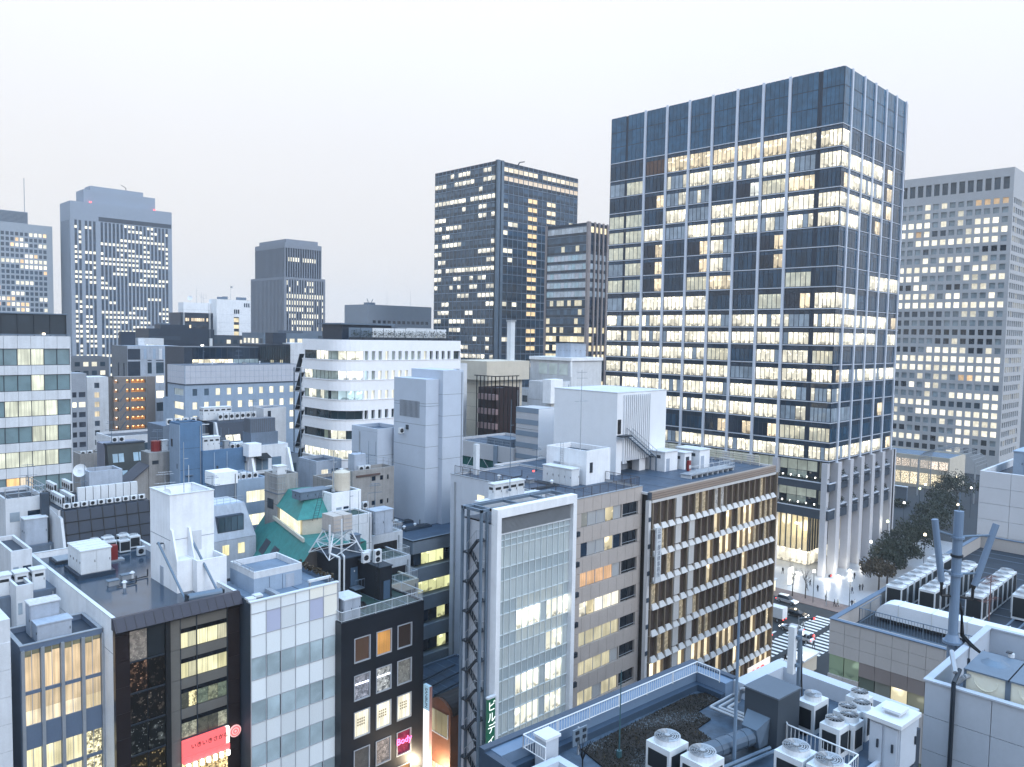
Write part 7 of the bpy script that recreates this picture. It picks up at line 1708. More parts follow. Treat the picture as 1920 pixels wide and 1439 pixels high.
# ------------------------------------------------------------------ across the street: glass front with steel stair, beige offices, bronze finned building
def street_row():
 b = Bld(B['N8'], 'office_building', 'beige panelled office with ribbon windows and dark loggias, railed roof and plain pale side', 'office building', OFFW, inset=.3, core=DARKG, parapet=.25, roof=ROOFM, cap=METAL, pin=.3)
 x0, y0, x1, y1, z = B['N8']; L = b.L('Y'); L = x1-x0; rows = [(z-3.65-3.77*i, z-1.85-3.77*i) for i in range(9)]; u = T['N8.u']
 for k, (a, c) in enumerate(rows):
  zt = z if k == 0 else rows[k-1][0]
  for p0, p1 in split(0, L, 8): b.panel('Y', p0, p1, c, zt, -.3, 0, WARMB, 'wall_panel', .018)
  b.panel('Y', 0, u[1], a, c, -.3, 0, WARMB, 'wall_panel', .018); b.panel('Y', u[8]+.05, L, a, c, -.3, 0, WARMB, 'wall_panel', .018); b.fbox(b.fr, 'Y', u[6]+.05, u[7], a, c, -.3, -.02, WARMB)
  cells = list(zip(u[1:7], u[2:7]))
  code = ['kgglg', 'dggld', 'oooog', 'plwww', 'ccccc', 'ccccg', 'ccgcc', 'ggccg', 'ccccc'][k]
  for (p0, p1), ch in zip(cells, code):
   col = {'k': (.35, .36, .34, .35), 'g': (.40, .42, .44, .12), 'l': lit((.95, .82, .52), .6), 'd': dark(), 'o': lit((1, .62, .36), .62), 'p': lit(CREAMY, .9), 'w': lit(CREAMY, 1.15, .1), 'c': lit((.86, .78, .52), .55, .2)}[ch]
   b.pane('Y', p0+.05, p1-.05, a+.05, c-.05, -.2, col, 'blind' if ch in 'gowc' else 'office')
   b.fbox(b.fr, 'Y', p0-.04, p0+.04, a, c, -.2, -.1, ALU)
  b.pane('Y', u[7]+.02, u[8], a, c, -.28, dark((.02, .022, .028)), 'plain', 'loggia_window'); b.fbox(b.fr, 'Y', u[7], u[8], a+.35, a+.42, -.1, -.04, METAL); b.fbox(b.fr, 'Y', (u[7]+u[8])/2-.03, (u[7]+u[8])/2+.03, a, c, -.25, -.15, DFRAME)
 PB = mat('pale_blue_panel', (.52, .56, .63), .7, .05, .25)
 for i, (p0, p1) in enumerate(split(.3, y1-y0, 10)):
  for k in range(5): b.panel('X', p0, p1, z-7.2*(k+1), z-7.2*k, -.3, 0, PB, 'side_panel', .012)
 b.pane('X', 16.2, 17.6, z-3.0, z-2.1, .01, lit((1, .92, .62), 1.0), 'plain'); q = MB(); b.fbox(q, 'X', y1-y0-1.2, y1-y0-.95, 5, z-1, .01, .15, METAL); q.build('drain_pipe', b.e)
 for k in range(6): q = MB(); b.fbox(q, 'Y', .15, .75, rows[k][0]-.9, rows[k][0]-.3, .01, .35, DFRAME); q.build('vent_hood', b.e)
 b.finish()
 rz = z-.25
 railing([(x0+.25, y1-.6, z), (x0+.25, y0+8, z), (x0+.25, y0+.3, z), (x1-.4, y0+.3, z), (x1-.4, y0+6, z)], 1.25, 'brown steel railing round the beige office roof', mat('brown_steel', (.11, .095, .10), .5, .1), 1.6, .2, r=.04)
 p = B['N8p']; t = thing('stair_tower', 'white square stair room with an open top on the beige office roof', 'rooftop room', (p[0], p[1], rz)); q = MB(); q.box(p[0], p[1], rz, p[2], p[3], p[4]-.8, WHITE); q.build('wall', t); q = MB(); w = .2
 for a in ((p[0], p[1], p[2], p[1]+w), (p[0], p[3]-w, p[2], p[3]), (p[0], p[1]+w, p[0]+w, p[3]-w), (p[2]-w, p[1]+w, p[2], p[3]-w)): q.box(a[0], a[1], p[4]-.8, a[2], a[3], p[4], WHITE)
 q.build('parapet', t); q = MB(); q.box(p[0]+w, p[1]+w, p[4]-.8, p[2]-w, p[3]-w, p[4]-.7, ROOFD); q.build('roof', t); q = MB(); q.box(p[0]+.7, p[1]-.04, rz+1.6, p[0]+1.3, p[1], rz+3.0, DFRAME); q.build('window', t); q = MB(); q.box(p[0]-.04, p[3]-2.6, rz, p[0], p[3]-1.4, rz+2.6, GREYW); q.build('door', t)
 k = B['N8k']; cabinet((k[0], k[1], k[2], k[3]), rz, k[4], 'long white cubicle with five door bays before the white stair room', doors=1, face='Y')
 antenna((p[0]+2.4, p[1]+3.2, p[4]-.7), 11.5, 'tall television aerial mast on the white stair room', 4, METAL, .07)
 ladder((p[0]-.12, p[1]+4.4, rz), (p[0]-.12, p[1]+4.4, p[4]+.8), 'steel hoop ladder on the white stair room side', METAL, .5, across=(0, 1, 0))
 lamp((k[0]-.6, k[3]+1.2, rz+1.3), 'small red warning lamp on the beige office roof', LAMPR, .14)
 t = thing('vent_pipe', 'tall pale flue with wire stays behind the beige office railing', 'flue', (x0+3.4, y1-1.6, rz)); q = MB(); q.box(x0+3.1, y1-1.9, rz, x0+3.8, y1-1.3, rz+4.4, UNITW); q.build('shaft', t); q = MB(); q.tube((x0+3.4, y1-1.6, rz+3.8), (x0+1.2, y1-1.0, rz), .03, METAL); q.tube((x0+3.4, y1-1.6, rz+3.8), (x0+5.6, y1-2.6, rz), .03, METAL); q.build('stay', t)
 pipes([[(x0+1.2, y0+8, rz+.2), (x0+6, y0+8, rz+.2), (x0+6, y0+12, rz+.2)], [(x0+1.2, y0+8.5, rz+.2), (x0+5.5, y0+8.5, rz+.2), (x0+5.5, y0+12, rz+.2)]], .12, 'bundle of pipes across the beige office roof', DSTEEL)
 # ---- white framed glass front
 b = Bld((*B['N7'][:4], B['N7'][4]-1.7), 'glass_office', 'slender glass front in a thick white frame with grey louvres on top', 'office building', WHITE, inset=.4, core=mat('room_dark', (.10, .12, .12), .8), parapet=.0, roof=ROOFD)
 x0, y0, x1, y1, z = B['N7']; L = x1-x0; f = .62
 q = MB(); b.fbox(q, 'Y', 0, f, 0, z+.02, -.38, .55, WHITE); b.fbox(q, 'Y', L-f, L, 0, z+.02, -.38, .55, WHITE); b.fbox(q, 'Y', f, L-f, z-.95, z+.02, -.38, .55, WHITE); q.build('white_frame', b.e)
 q = MB(); n = 14
 for i in range(n): b.fbox(q, 'Y', f, L-f, z-2.75+i*.13, z-2.69+i*.13, -.1, .12, METAL)
 q.build('louvre_slat', b.e); q = MB(); b.fbox(q, 'Y', f, L-f, z-2.85, z-.95, -.2, -.12, MIDG); q.build('louvre_back', b.e)
 zt = z-2.9; pitch = 3.72; cols = split(f, L-f, 12); b.fbox(b.fr, 'Y', f, L-f, zt-.05, zt+.1, -.1, .1, UNITW)
 FR = mat('mint_white_frame', (.60, .66, .68), .4, .04)
 for k in range(9):
  c = zt-k*pitch; sp = c-1.45; a = c-pitch
  for i, (p0, p1) in enumerate(cols):
   for (w0, w1, kind) in ((sp, c, 's'), (a, sp, 'v')):
    on = kind == 'v' and k >= 2 and ((3 <= i <= 6 and k not in (3,)) or (8 <= i <= 11)) and not (i == 11 and k > 2)
    col = lit((.98, .96, .78), 1.15, .12) if on else ((.36, .43, .47, .08*ru(.7, 1.3)) if kind == 's' else (.46, .53, .56, .17*ru(.6, 1.3)))
    if kind == 's' and k >= 2 and 3 <= i <= 10 and k not in (4,): col = (.52, .58, .58, .26)
    b.pane('Y', p0+.035, p1-.035, w0+.04, w1-.04, -.1, col, 'office' if on else 'blind', 'glass_panel')
  for w in (sp, a): b.fbox(b.fr, 'Y', f, L-f, w-.035, w+.035, -.1, .06, FR)
  if k == 0: b.fbox(b.fr, 'Y', f, L-f, c-.72, c-.66, -.1, .06, FR)
 for p0, p1 in cols: b.fbox(b.fr, 'Y', p0-.03, p0+.03, 3, zt, -.1, .1, FR)
 b.skin('X', [], [], .4, m=PB, u0=.4)
 b.finish()
 t = thing('roof_frame', 'open grey steel frame over the white framed glass front', 'steel frame', (x0+6, y0+3, z)); q = MB(); s = .13; yb = y0+3.9; xl = x0-1.0
 for (p0, p1) in (((xl, y0+.9), (x1, y0+.9)), ((xl, yb), (x1, yb)), ((xl, y0+.9), (xl, yb)), ((x0+.2, y0+.9), (x0+.2, yb)), ((x0+4.6, y0+.9), (x0+4.6, yb)), ((x0+9, y0+.9), (x0+9, yb)), ((x1-.2, y0+.9), (x1-.2, yb)), ((xl, y0+3.4), (x1, y0+3.4))): q.box(min(p0[0], p1[0])-s, min(p0[1], p1[1])-s, z-.35, max(p0[0], p1[0])+s, max(p0[1], p1[1])+s, z-.05+.001*(p0[0] == p1[0]), STEEL)
 q.build('beam', t)
 t = thing('external_stair', 'grey steel zigzag stair tower left of the white framed glass front', 'outside stair', (x0-1, y0+3, 0))
 for px, py in ((xl, y0+.9), (xl, yb), (x0-.18, y0+.9), (x0-.18, yb)): q = MB(); q.box(px-.13, py-.13, 0, px+.13, py+.13, z-.36, STEEL); q.build('post', t)
 for k in range(10):
  zz = z-3.4-k*3.3
  q = MB(); q.box(xl, y0+.9, zz-.18, x0-.05, y0+1.7, zz, DSTEEL); q.box(xl, yb-.7, zz-1.85, x0-.05, yb, zz-1.68, DSTEEL); q.build('landing', t)
  for (xa, ya, za, yb_, zb_) in ((xl+.05, y0+1.7, zz, yb-.7, zz-1.7), (xl+.5, yb-.7, zz-1.7, y0+1.7, zz-3.3)):
   q = MB(); q.hexa([(xa, ya, za-.3), (xa+.4, ya, za-.3), (xa+.4, yb_, zb_-.3), (xa, yb_, zb_-.3)] if yb_ > ya else [(xa, yb_, zb_-.3), (xa+.4, yb_, zb_-.3), (xa+.4, ya, za-.3), (xa, ya, za-.3)], [(xa, ya, za), (xa+.4, ya, za), (xa+.4, yb_, zb_), (xa, yb_, zb_)] if yb_ > ya else [(xa, yb_, zb_), (xa+.4, yb_, zb_), (xa+.4, ya, za), (xa, ya, za)], DSTEEL); q.build('flight', t)
   q = MB(); q.tube((xa, ya, za+1.0), (xa, yb_, zb_+1.0), .035, METAL, 5)
   for j in range(5): g = j/4; q.tube((xa, ya+(yb_-ya)*g, za+(zb_-za)*g), (xa, ya+(yb_-ya)*g, za+(zb_-za)*g+1.0), .022, METAL, 4)
   q.build('handrail', t)
  q = MB(); q.path([(xl, y0+1.7, zz+1.0), (xl, y0+.95, zz+1.0), (x0-.1, y0+.95, zz+1.0)], .035, METAL)
  for j in range(4): q.tube((xl+j*.28, y0+.95, zz), (xl+j*.28, y0+.95, zz+1.0), .022, METAL, 4)
  q.build('guard_rail', t)
 antenna((65.6, 66.4, z-.1), 11, 'slim blue grey lightning rod behind the white framed glass front', 0, STEEL, .06)
 cabinet((63.5, 66.9, 68.6, 67.9), z-1.0, z+.9, 'white vented roof cabinet behind the white framed glass front', doors=4, vents=True)
 q = Bld((61.5, 66.4, 71.9, 68.2, z-1.0), 'low_building', 'narrow annex roof between the glass front and beige office', 'building', OFFW); q.finish()
 t = thing('vertical_sign', 'green vertical building sign with white katakana beside the steel stair', 'sign', (x0-.2, y0-.4, 8)); GS = mat('green_sign_face', (.02, .10, .06), .4, .05, emit=(.02, .16, .09, .35)); zs = 19.3
 q = MB(); q.box(x0-1.15, y0-.75, zs-8.6, x0-.1, y0-.45, zs, GS); q.build('face', t); q = MB(); q.box(x0-1.2, y0-.8, zs, x0-.05, y0-.4, zs+.2, UNITW); q.box(x0-.1, y0-.75, zs-8.6, x0+.1, y0-.45, zs, UNITW); q.build('frame', t)
 WI = mat('white_sign_ink', (.85, .88, .85), .5, 0, emit=(.95, 1, .95, .8)); text('ビルディング', 1.2, WI, t, (x0-.62, y0-.77, zs-.9), 'Y', .01, vertical=True)
 # ---- bronze finned building
 b = Bld(B['N9'], 'office_building', 'long bronze finned office with rows of white angled sills and a wood toned parapet', 'office building', mat('side_white', (.62, .62, .63), .65, .06, .2), inset=.6, core=mat('bronze_core', (.05, .04, .035), .7), parapet=.3, roof=ROOFM)
 x0, y0, x1, y1, z = B['N9']; L = x1-x0; n = 20; m = (L-.9)/n; h = 3.64
 WD = mat('wood_toned_band', (.40, .32, .27), .6, .08); WD2 = mat('wood_dark_band', (.20, .16, .14), .6, .08); SILL = mat('white_sill', (.60, .59, .58), .5, .05, .1)
 q = MB(); b.fbox(q, 'Y', .5, L, z-1.05, z+.03, -.58, .02, WD)
 for i in range(3): b.fbox(q, 'Y', .5, L, z-.35-i*.33, z-.3-i*.33, .02, .06, WD2)
 q.build('parapet_band', b.e); q = MB(); b.fbox(q, 'Y', .55, L+.1, z-1.42, z-1.08, -.58, .12, SILL); q.build('white_band', b.e)
 q = MB(); b.fbox(q, 'Y', -.02, .5, 0, z-1.1, -.58, -.02, b.wall); q.build('end_pier', b.e)
 q = MB()
 for k in range(8): b.fbox(q, 'Y', -.05, .45, z-3.9-3.64*k, z-3.3-3.64*k, -.02, .04, DARKG)
 b.fbox(q, 'Y', -.05, .48, z-.9, z+.0, -.3, .03, DARKG); q.build('dark_band', b.e)
 code = ['dllwddd...', '']
 for k in range(10):
  zt = z-1.45-k*h; zb = zt-h
  for i in range(n):
   u0 = .85+i*m
   q = MB(); yy = y0   # angled sill: a wedge that leans out
   a, c = x0+u0+.10, x0+u0+m-.10
   if k < 8:
    q.hexa([(a+.02, yy-.42, zb), (c-.02, yy-.42, zb), (c-.02, yy+.1, zb), (a+.02, yy+.1, zb)], [(a+.28, yy-.02, zb+.68), (c-.28, yy-.02, zb+.68), (c-.28, yy+.1, zb+.68), (a+.28, yy+.1, zb+.68)], SILL); q.build('angled_sill', b.e)
   f = MB(); b.fbox(f, 'Y', u0-.12, u0+.12, zb+.02, zt, -.4, .06, FINB); f.build('fin', b.e)
   white = (k > 0 and i in (3, 5)) or (k == 0 and i == 3)
   if white:
    f = MB(); b.fbox(f, 'Y', u0+.2, u0+m-.2, zb+.9, zt, -.5, .18, SILL); f.build('white_panel', b.e); continue
   s = rnd(); glow = (k in (1, 2, 3) and 8 <= i <= 15) or k >= 6
   if k == 0 and i in (9, 10): col = (.5, .5, .5, .3)
   elif glow and s < .5: col = lit((1, .84, .56), .8, .6)
   elif s < .25: col = (.6, .5, .34, .3)
   else: col = (.075, .056, .048, .10*ru(.5, 1.6))
   b.pane('Y', u0+.2, u0+m-.2, zb+.3, zt, -.32, col, 'office' if col[3] > .4 else 'shop')
  q = MB(); b.fbox(q, 'Y', .5, L, zb-.02, zb+.12, -.5, .25, FINB); q.build('floor_band', b.e)
 b.finish()
 q = MB(); b.fbox(q, 'Y', L-.06, L+.3, 0, z-1.1, -.55, .3, FINB); q.build('end_fin', b.e)
 t = thing('vertical_sign', 'white vertical sign with grey kanji on the bronze finned building', 'sign', (x0-.2, y0-.5, 28)); q = MB(); q.box(x0+.1, y0-1.25, 25.6, x0+1.25, y0-1.0, 33.0, UNITW); q.build('board', t); text('公館一部法律事務所', .72, mat('grey_sign_ink', (.25, .27, .33), .5, 0), t, (x0+.68, y0-1.27, 32.5), 'Y', .01, vertical=True)
 t = thing('shop_sign', 'red looping shop emblem low on the bronze finned building', 'sign', (x1-5, y0-.7, 4)); q = MB(); q.box(x1-8.2, y0-.75, 2.6, x1-1, y0-.6, 6.0, mat('cream_sign', (.7, .66, .6), .5, .05, emit=(1, .9, .8, .5))); q.build('board', t); RN = mat('red_emblem', (.6, .05, .05), .4, 0, emit=(1, .1, .1, .5))
 for j in range(3): q = MB(); nn = 14; pts = [(x1-6.6+j*1.5+.75*math.cos(6.28*i/nn), y0-.8, 4.3+.95*math.sin(6.28*i/nn)) for i in range(nn+(1 if j else -3))]; q.path(pts, .16, RN, 5); q.build('loop', t)
 rz = z-.3
 # roof of the finned building
 def hut(box, h, l, m=WHITE, cat='rooftop room'):
  t = thing('plant_room', l, cat, (box[0], box[1], rz)); q = MB(); q.box(box[0], box[1], rz, box[2], box[3], rz+h, m); q.build('wall', t); q = MB(); q.box(box[0]-.15, box[1]-.15, rz+h, box[2]+.15, box[3]+.15, rz+h+.15, UNITW); q.build('roof', t)
  q = MB(); q.box(box[0]+.4, box[1]-.03, rz, box[0]+1.3, box[1], rz+2.0, DFRAME if 'dark' in l else GREYW); q.build('door', t)
  for i in range(2): q = MB(); q.box(box[0]-.03, box[1]+.8+i*1.3, rz+h-1.0, box[0], box[1]+1.5+i*1.3, rz+h-.5, DFRAME); q.build('vent', t)
 hut((102.5, 69.5, 106, 74.5), 3.0, 'white rooftop hut with two vents nearest the ribbed core'); hut((106.6, 68.6, 108.6, 72), 2.6, 'narrow white hut with a dark door in the roof row'); hut((109.4, 67.6, 112.4, 72), 2.9, 'white rooftop hut at the far end of the roof row')
 railing([(100.4, 63.6, rz+.6), (105, 63.3, rz+.6), (112.6, 63.2, rz+.6), (112.8, 66, rz+.6)], 1.2, 'pale rail before the rooftop huts on the finned building', UNITW, 1.5, .35, rails=(.5, 1.0))
 railing([(112, y1-6, rz), (x1-.8, y1-6, rz), (x1-.8, y0+2.5, rz)], 1.6, 'pale slatted screen along the finned building back edge', CREAM, 1.6, bal=False, rails=(.3, .55, .8, 1.0), r=.09)
 t = thing('walkway', 'steel grating walkway before the rooftop huts', 'walkway', (106, 64, rz)); q = MB(); q.box(100.2, 63.2, rz+.45, 112.8, 65.2, rz+.6, METAL); q.build('deck', t); q = MB()
 for i in range(9): q.box(100.3+i*1.5, 63.3, rz, 100.5+i*1.5, 65.1, rz+.45, UNITW)
 q.build('support', t)
 t = thing('fire_box', 'small red hydrant box on the rooftop walkway', 'box', (103.2, 65.6, rz)); q = MB(); q.box(102.9, 65.4, rz+.6, 103.5, 65.8, rz+2.2, RED); q.build('casing', t); q = MB(); q.box(102.95, 65.36, rz+1.0, 103.45, 65.4, rz+1.5, UNITW); q.build('label_plate', t)
 antenna((115.5, 69, rz), 1.2, 'short standpipe near the far rooftop hut', 0)
 # ---- windowless ribbed core
 x0, y0, x1, y1, z = B['N10']; RB = mat('core_white', (.70, .72, .75), .7, .04, .2)
 t = thing('service_core', 'tall windowless white core with vertical ribs and an outside stair', 'tower', ((x0+x1)/2, (y0+y1)/2, rz)); q = MB(); q.box(x0, y0, 39.2, x1, y1, z, RB); q.box(x0, y0, rz, x0+1.3, y1, 39.2, RB); q.box(x0+1.3, y0+2.5, rz, x1-2, y1, 39.2, GREYW); q.build('wall', t)
 q = MB(); q.box(x0+6.2, y0+.2, rz, x0+7.8, y0+1.6, 39.2, RB); q.build('column', t); q = MB(); q.box(x0-.05, y0-.05, z, x1+.05, y1+.05, z+.12, OFFW); q.build('coping', t)
 for i in range(14): q = MB(); s = x0+1.5+i*.5; q.box(s, y0-.32, 39.2 if i > 1 else 38.8, s+.2, y0, z-.3, RB); q.build('rib', t)
 q = MB(); q.box(x0+.2, y0-.05, 43.4, x0+1.0, y0, 45.6, BLACK); q.build('door', t)
 t = thing('external_stair', 'steel stair descending from the ribbed core to the finned building roof', 'outside stair', (x0+4, y0-1, rz)); q = MB(); q.box(x0-.4, y0-1.5, 43.1, x0+2.0, y0-.34, 43.3, DSTEEL); q.build('landing', t)
 A = Vector((x0+2.0, y0-1.5, 43.2)); Cc = Vector((x0+8.3, y0-1.5, 39.4)); D2 = Vector((x0+13, y0-1.5, rz+.1))
 for (P, Q) in ((A, Cc), (Cc, D2)):
  n = 11
  for i in range(n): c = P.lerp(Q, (i+.5)/n); q = MB(); q.box(c.x-.24, c.y, c.z-.04, c.x+.24, c.y+1.1, c.z, METAL); q.build('step', t)
  for dy in (0, 1.1):
   q = MB(); q.tube(P+Vector((0, dy, -.1)), Q+Vector((0, dy, -.1)), .1, STEEL, 5); q.build('stringer', t); q = MB(); q.tube(P+Vector((0, dy, 1.1)), Q+Vector((0, dy, 1.1)), .04, METAL, 5)
   for i in range(7): c = P.lerp(Q, i/6)+Vector((0, dy, 0)); q.tube(c, c+Vector((0, 0, 1.1)), .025, METAL, 4)
   q.build('handrail', t)
 for (c, h_) in ((Cc, 39.3-rz), (Vector((x0+1.8, y0-1.5, 0)), 0)):
  if h_: q = MB(); q.tube((c.x, c.y, rz), (c.x, c.y, 39.3), .12, STEEL, 6); q.tube((c.x, c.y+1.1, rz), (c.x, c.y+1.1, 39.3), .12, STEEL, 6); q.build('post', t)
 # ---- alley between the black building and the steel stair
 x0, y0, x1, y1, z = B['N6']; yc = (y0+y1)/2; r = (y1-y0)/2
 t = thing('brick_shop', 'small orange brick shop with an arched gable and barrel roof', 'shop', (x0+3, yc, 0)); q = MB(); n = 12
 arc = [(yc-r*math.cos(math.pi*i/n), z-1.6+1.6*math.sin(math.pi*i/n)) for i in range(n+1)]
 prof = [(y0, z-8.0)]+arc+[(y1, z-8.0)]
 k = len(q.v); q.poly([(x0, p[0], p[1]) for p in prof][::-1], BRICK); q.poly([(x1, p[0], p[1]) for p in prof], BRICK)
 for a, c in zip(prof, prof[1:]+prof[:1]): q.poly([(x0, a[0], a[1]), (x0, c[0], c[1]), (x1, c[0], c[1]), (x1, a[0], a[1])], BRICK)
 q.build('brick_wall', t); q = MB()
 for a, c in zip(arc, arc[1:]): q.hexa([(x0+.35, a[0], a[1]), (x1+.2, a[0], a[1]), (x1+.2, c[0], c[1]), (x0+.35, c[0], c[1])], [(x0+.35, yc+(a[0]-yc)*1.06, a[1]+.12), (x1+.2, yc+(a[0]-yc)*1.06, a[1]+.12), (x1+.2, yc+(c[0]-yc)*1.06, c[1]+.12), (x0+.35, yc+(c[0]-yc)*1.06, c[1]+.12)], mat('barrel_roof', (.05, .035, .036), .6, .15))
 q.build('roof', t); q = MB(); q.box(x0-.02, y0, 0, x1, y1, z-8.0, CREAM); q.build('lower_wall', t)
 def xwin(a, c, z0, z1, col, st='blind', nm='window_pane'):
  q = MB(); q.box(x0-.07, a, z0, x0-.03, c, z1, glass_mat('glass_'+st, 'obj', st)); o = q.build(nm, t); o.color = col; o.data.uv_layers.new(name='UVMap')
 for a, c in split(y0+.45, y1-.45, 3): xwin(a+.04, c-.04, z-4.2, z-1.5, (.35, .32, .2, .28)); xwin(a+.04, c-.04, z-9.8, z-8.0, (.6, .58, .4, .5), 'shop'); xwin(a+.04, c-.04, z-15, z-12.2, lit((1, .85, .5), .9), 'shop')
 q = MB()
 for a in (y0+.4, y1-.4): q.box(x0-.1, a-.05, z-4.3, x0, a+.05, z-1.4, UNITW)
 q.box(x0-.1, y0+.4, z-4.35, x0, y1-.4, z-4.25, UNITW); q.build('window_frame', t)
 s = Bld((x0+1.5, y0-2.7, x0+7, y0-.05, z-6.2), 'shop', 'dark glazed shop with cream lower wall right of the brick shop', 'shop', CREAM, parapet=.2, roof=ROOFM)
 for i in range(3): s.pane('X', .15+i*.85, .9+i*.85, s.z-3.6, s.z-.6, .02, (.05, .06, .05, .1), 'shop'); s.pane('X', .15+i*.85, .9+i*.85, s.z-7.6, s.z-5.2, .02, lit((1, .92, .7), .6), 'shop'); s.pane('Y', .4+i*1.7, 1.9+i*1.7, s.z-3.4, s.z-.6, .02, (.2, .14, .09, .2), 'shop')
 s.finish(); cabinet((s.x0+.8, s.y0+1.2, s.x0+2.0, s.y0+2.2), s.z-.2, s.z+1.9, 'cream water cabinet on the dark glazed shop roof', m=CREAM, doors=1); ac_side((s.x0+3.4, s.y0+1.2, s.z-.2), 1, .5, .9, 'single split unit on the dark glazed shop roof', 'split units in the alley')
 g = Bld((x0+1, y1+.1, x0+12, y1+9, z-1.2), 'low_building', 'flat grey roof behind the brick shop with dark pipes', 'building', MIDG, parapet=.25, roof=ROOFM); g.finish()
 pipes([[(g.x0+.8, g.y0+1+i*2, g.z), (g.x0+8, g.y0+1.6+i*2, g.z+.3)] for i in range(3)], .12, 'dark pipes lying on the flat grey roof by the brick shop', DSTEEL)
 t = thing('pole_sign', 'tall white lit pole sign with a blue top beside the black building', 'sign', (x0-.6, y1+.6, 0)); py = y1-.35; px = x0-.6; zt = z+1.3
 q = MB(); q.box(px-.1, py-.62, 2, px+.3, py+.5, zt-3.0, mat('white_lightbox', (.85, .85, .85), .4, 0, emit=(1, .98, .95, 1.0))); q.build('light_box', t); q = MB(); q.box(px-.1, py-.62, zt-3.0, px+.3, py+.5, zt, mat('blue_lightbox', (.2, .4, .6), .4, .1, emit=(.45, .68, .85, .5))); q.build('blue_top', t); q = MB(); q.box(px-.1, py-.68, 2, px+.3, py-.63, zt, mat('pink_edge', (.6, .35, .35), .5, .1)); q.build('edge', t)
 c = bpy.data.curves.new('lettering', 'FONT'); c.body = 'SANBUN'; c.size = .62; c.extrude = .01; c.align_x = 'CENTER'; c.align_y = 'CENTER'; c.materials.append(mat('blue_ink', (.03, .07, .2), .5, 0)); o = bpy.data.objects.new('lettering', c); o.rotation_euler = (R(90), R(90), R(-90)); put(o, t, (px-.12, py-.05, zt-1.5))
 t = thing('pole_sign', 'tall narrow sign with white squares on the alley wall', 'sign', (60, 76.5, 0)); q = MB(); q.box(59.6, 76.2, 9.5, 60.1, 77.4, 24.6, DARKG); q.build('frame', t)
 for i in range(5): q = MB(); q.box(59.52, 76.3, 12.6+i*2.35, 59.6, 77.3, 14.8+i*2.35, GREYW); q.build('sign_square', t)
street_row()
t = thing('street_lamp', 'warm alley lamp glowing between the black building and the brick shop', 'street lamp', (57.3, 69.6, 0)); q = MB(); q.tube((57.3, 69.6, 0), (57.3, 69.6, 5.5), .07, DSTEEL, 6); q.build('post', t); q = MB(); q.cyl(57.3, 69.6, 5.5, 6.0, .3, LAMPW, 8); q.build('globe', t)
l = bpy.data.lights.new('lamp_light', 'POINT'); l.energy = 1800; l.color = (1, .8, .55); l.shadow_soft_size = .4; put(bpy.data.objects.new('lamp_light', l), t, (56.9, 69.2, 6.6))
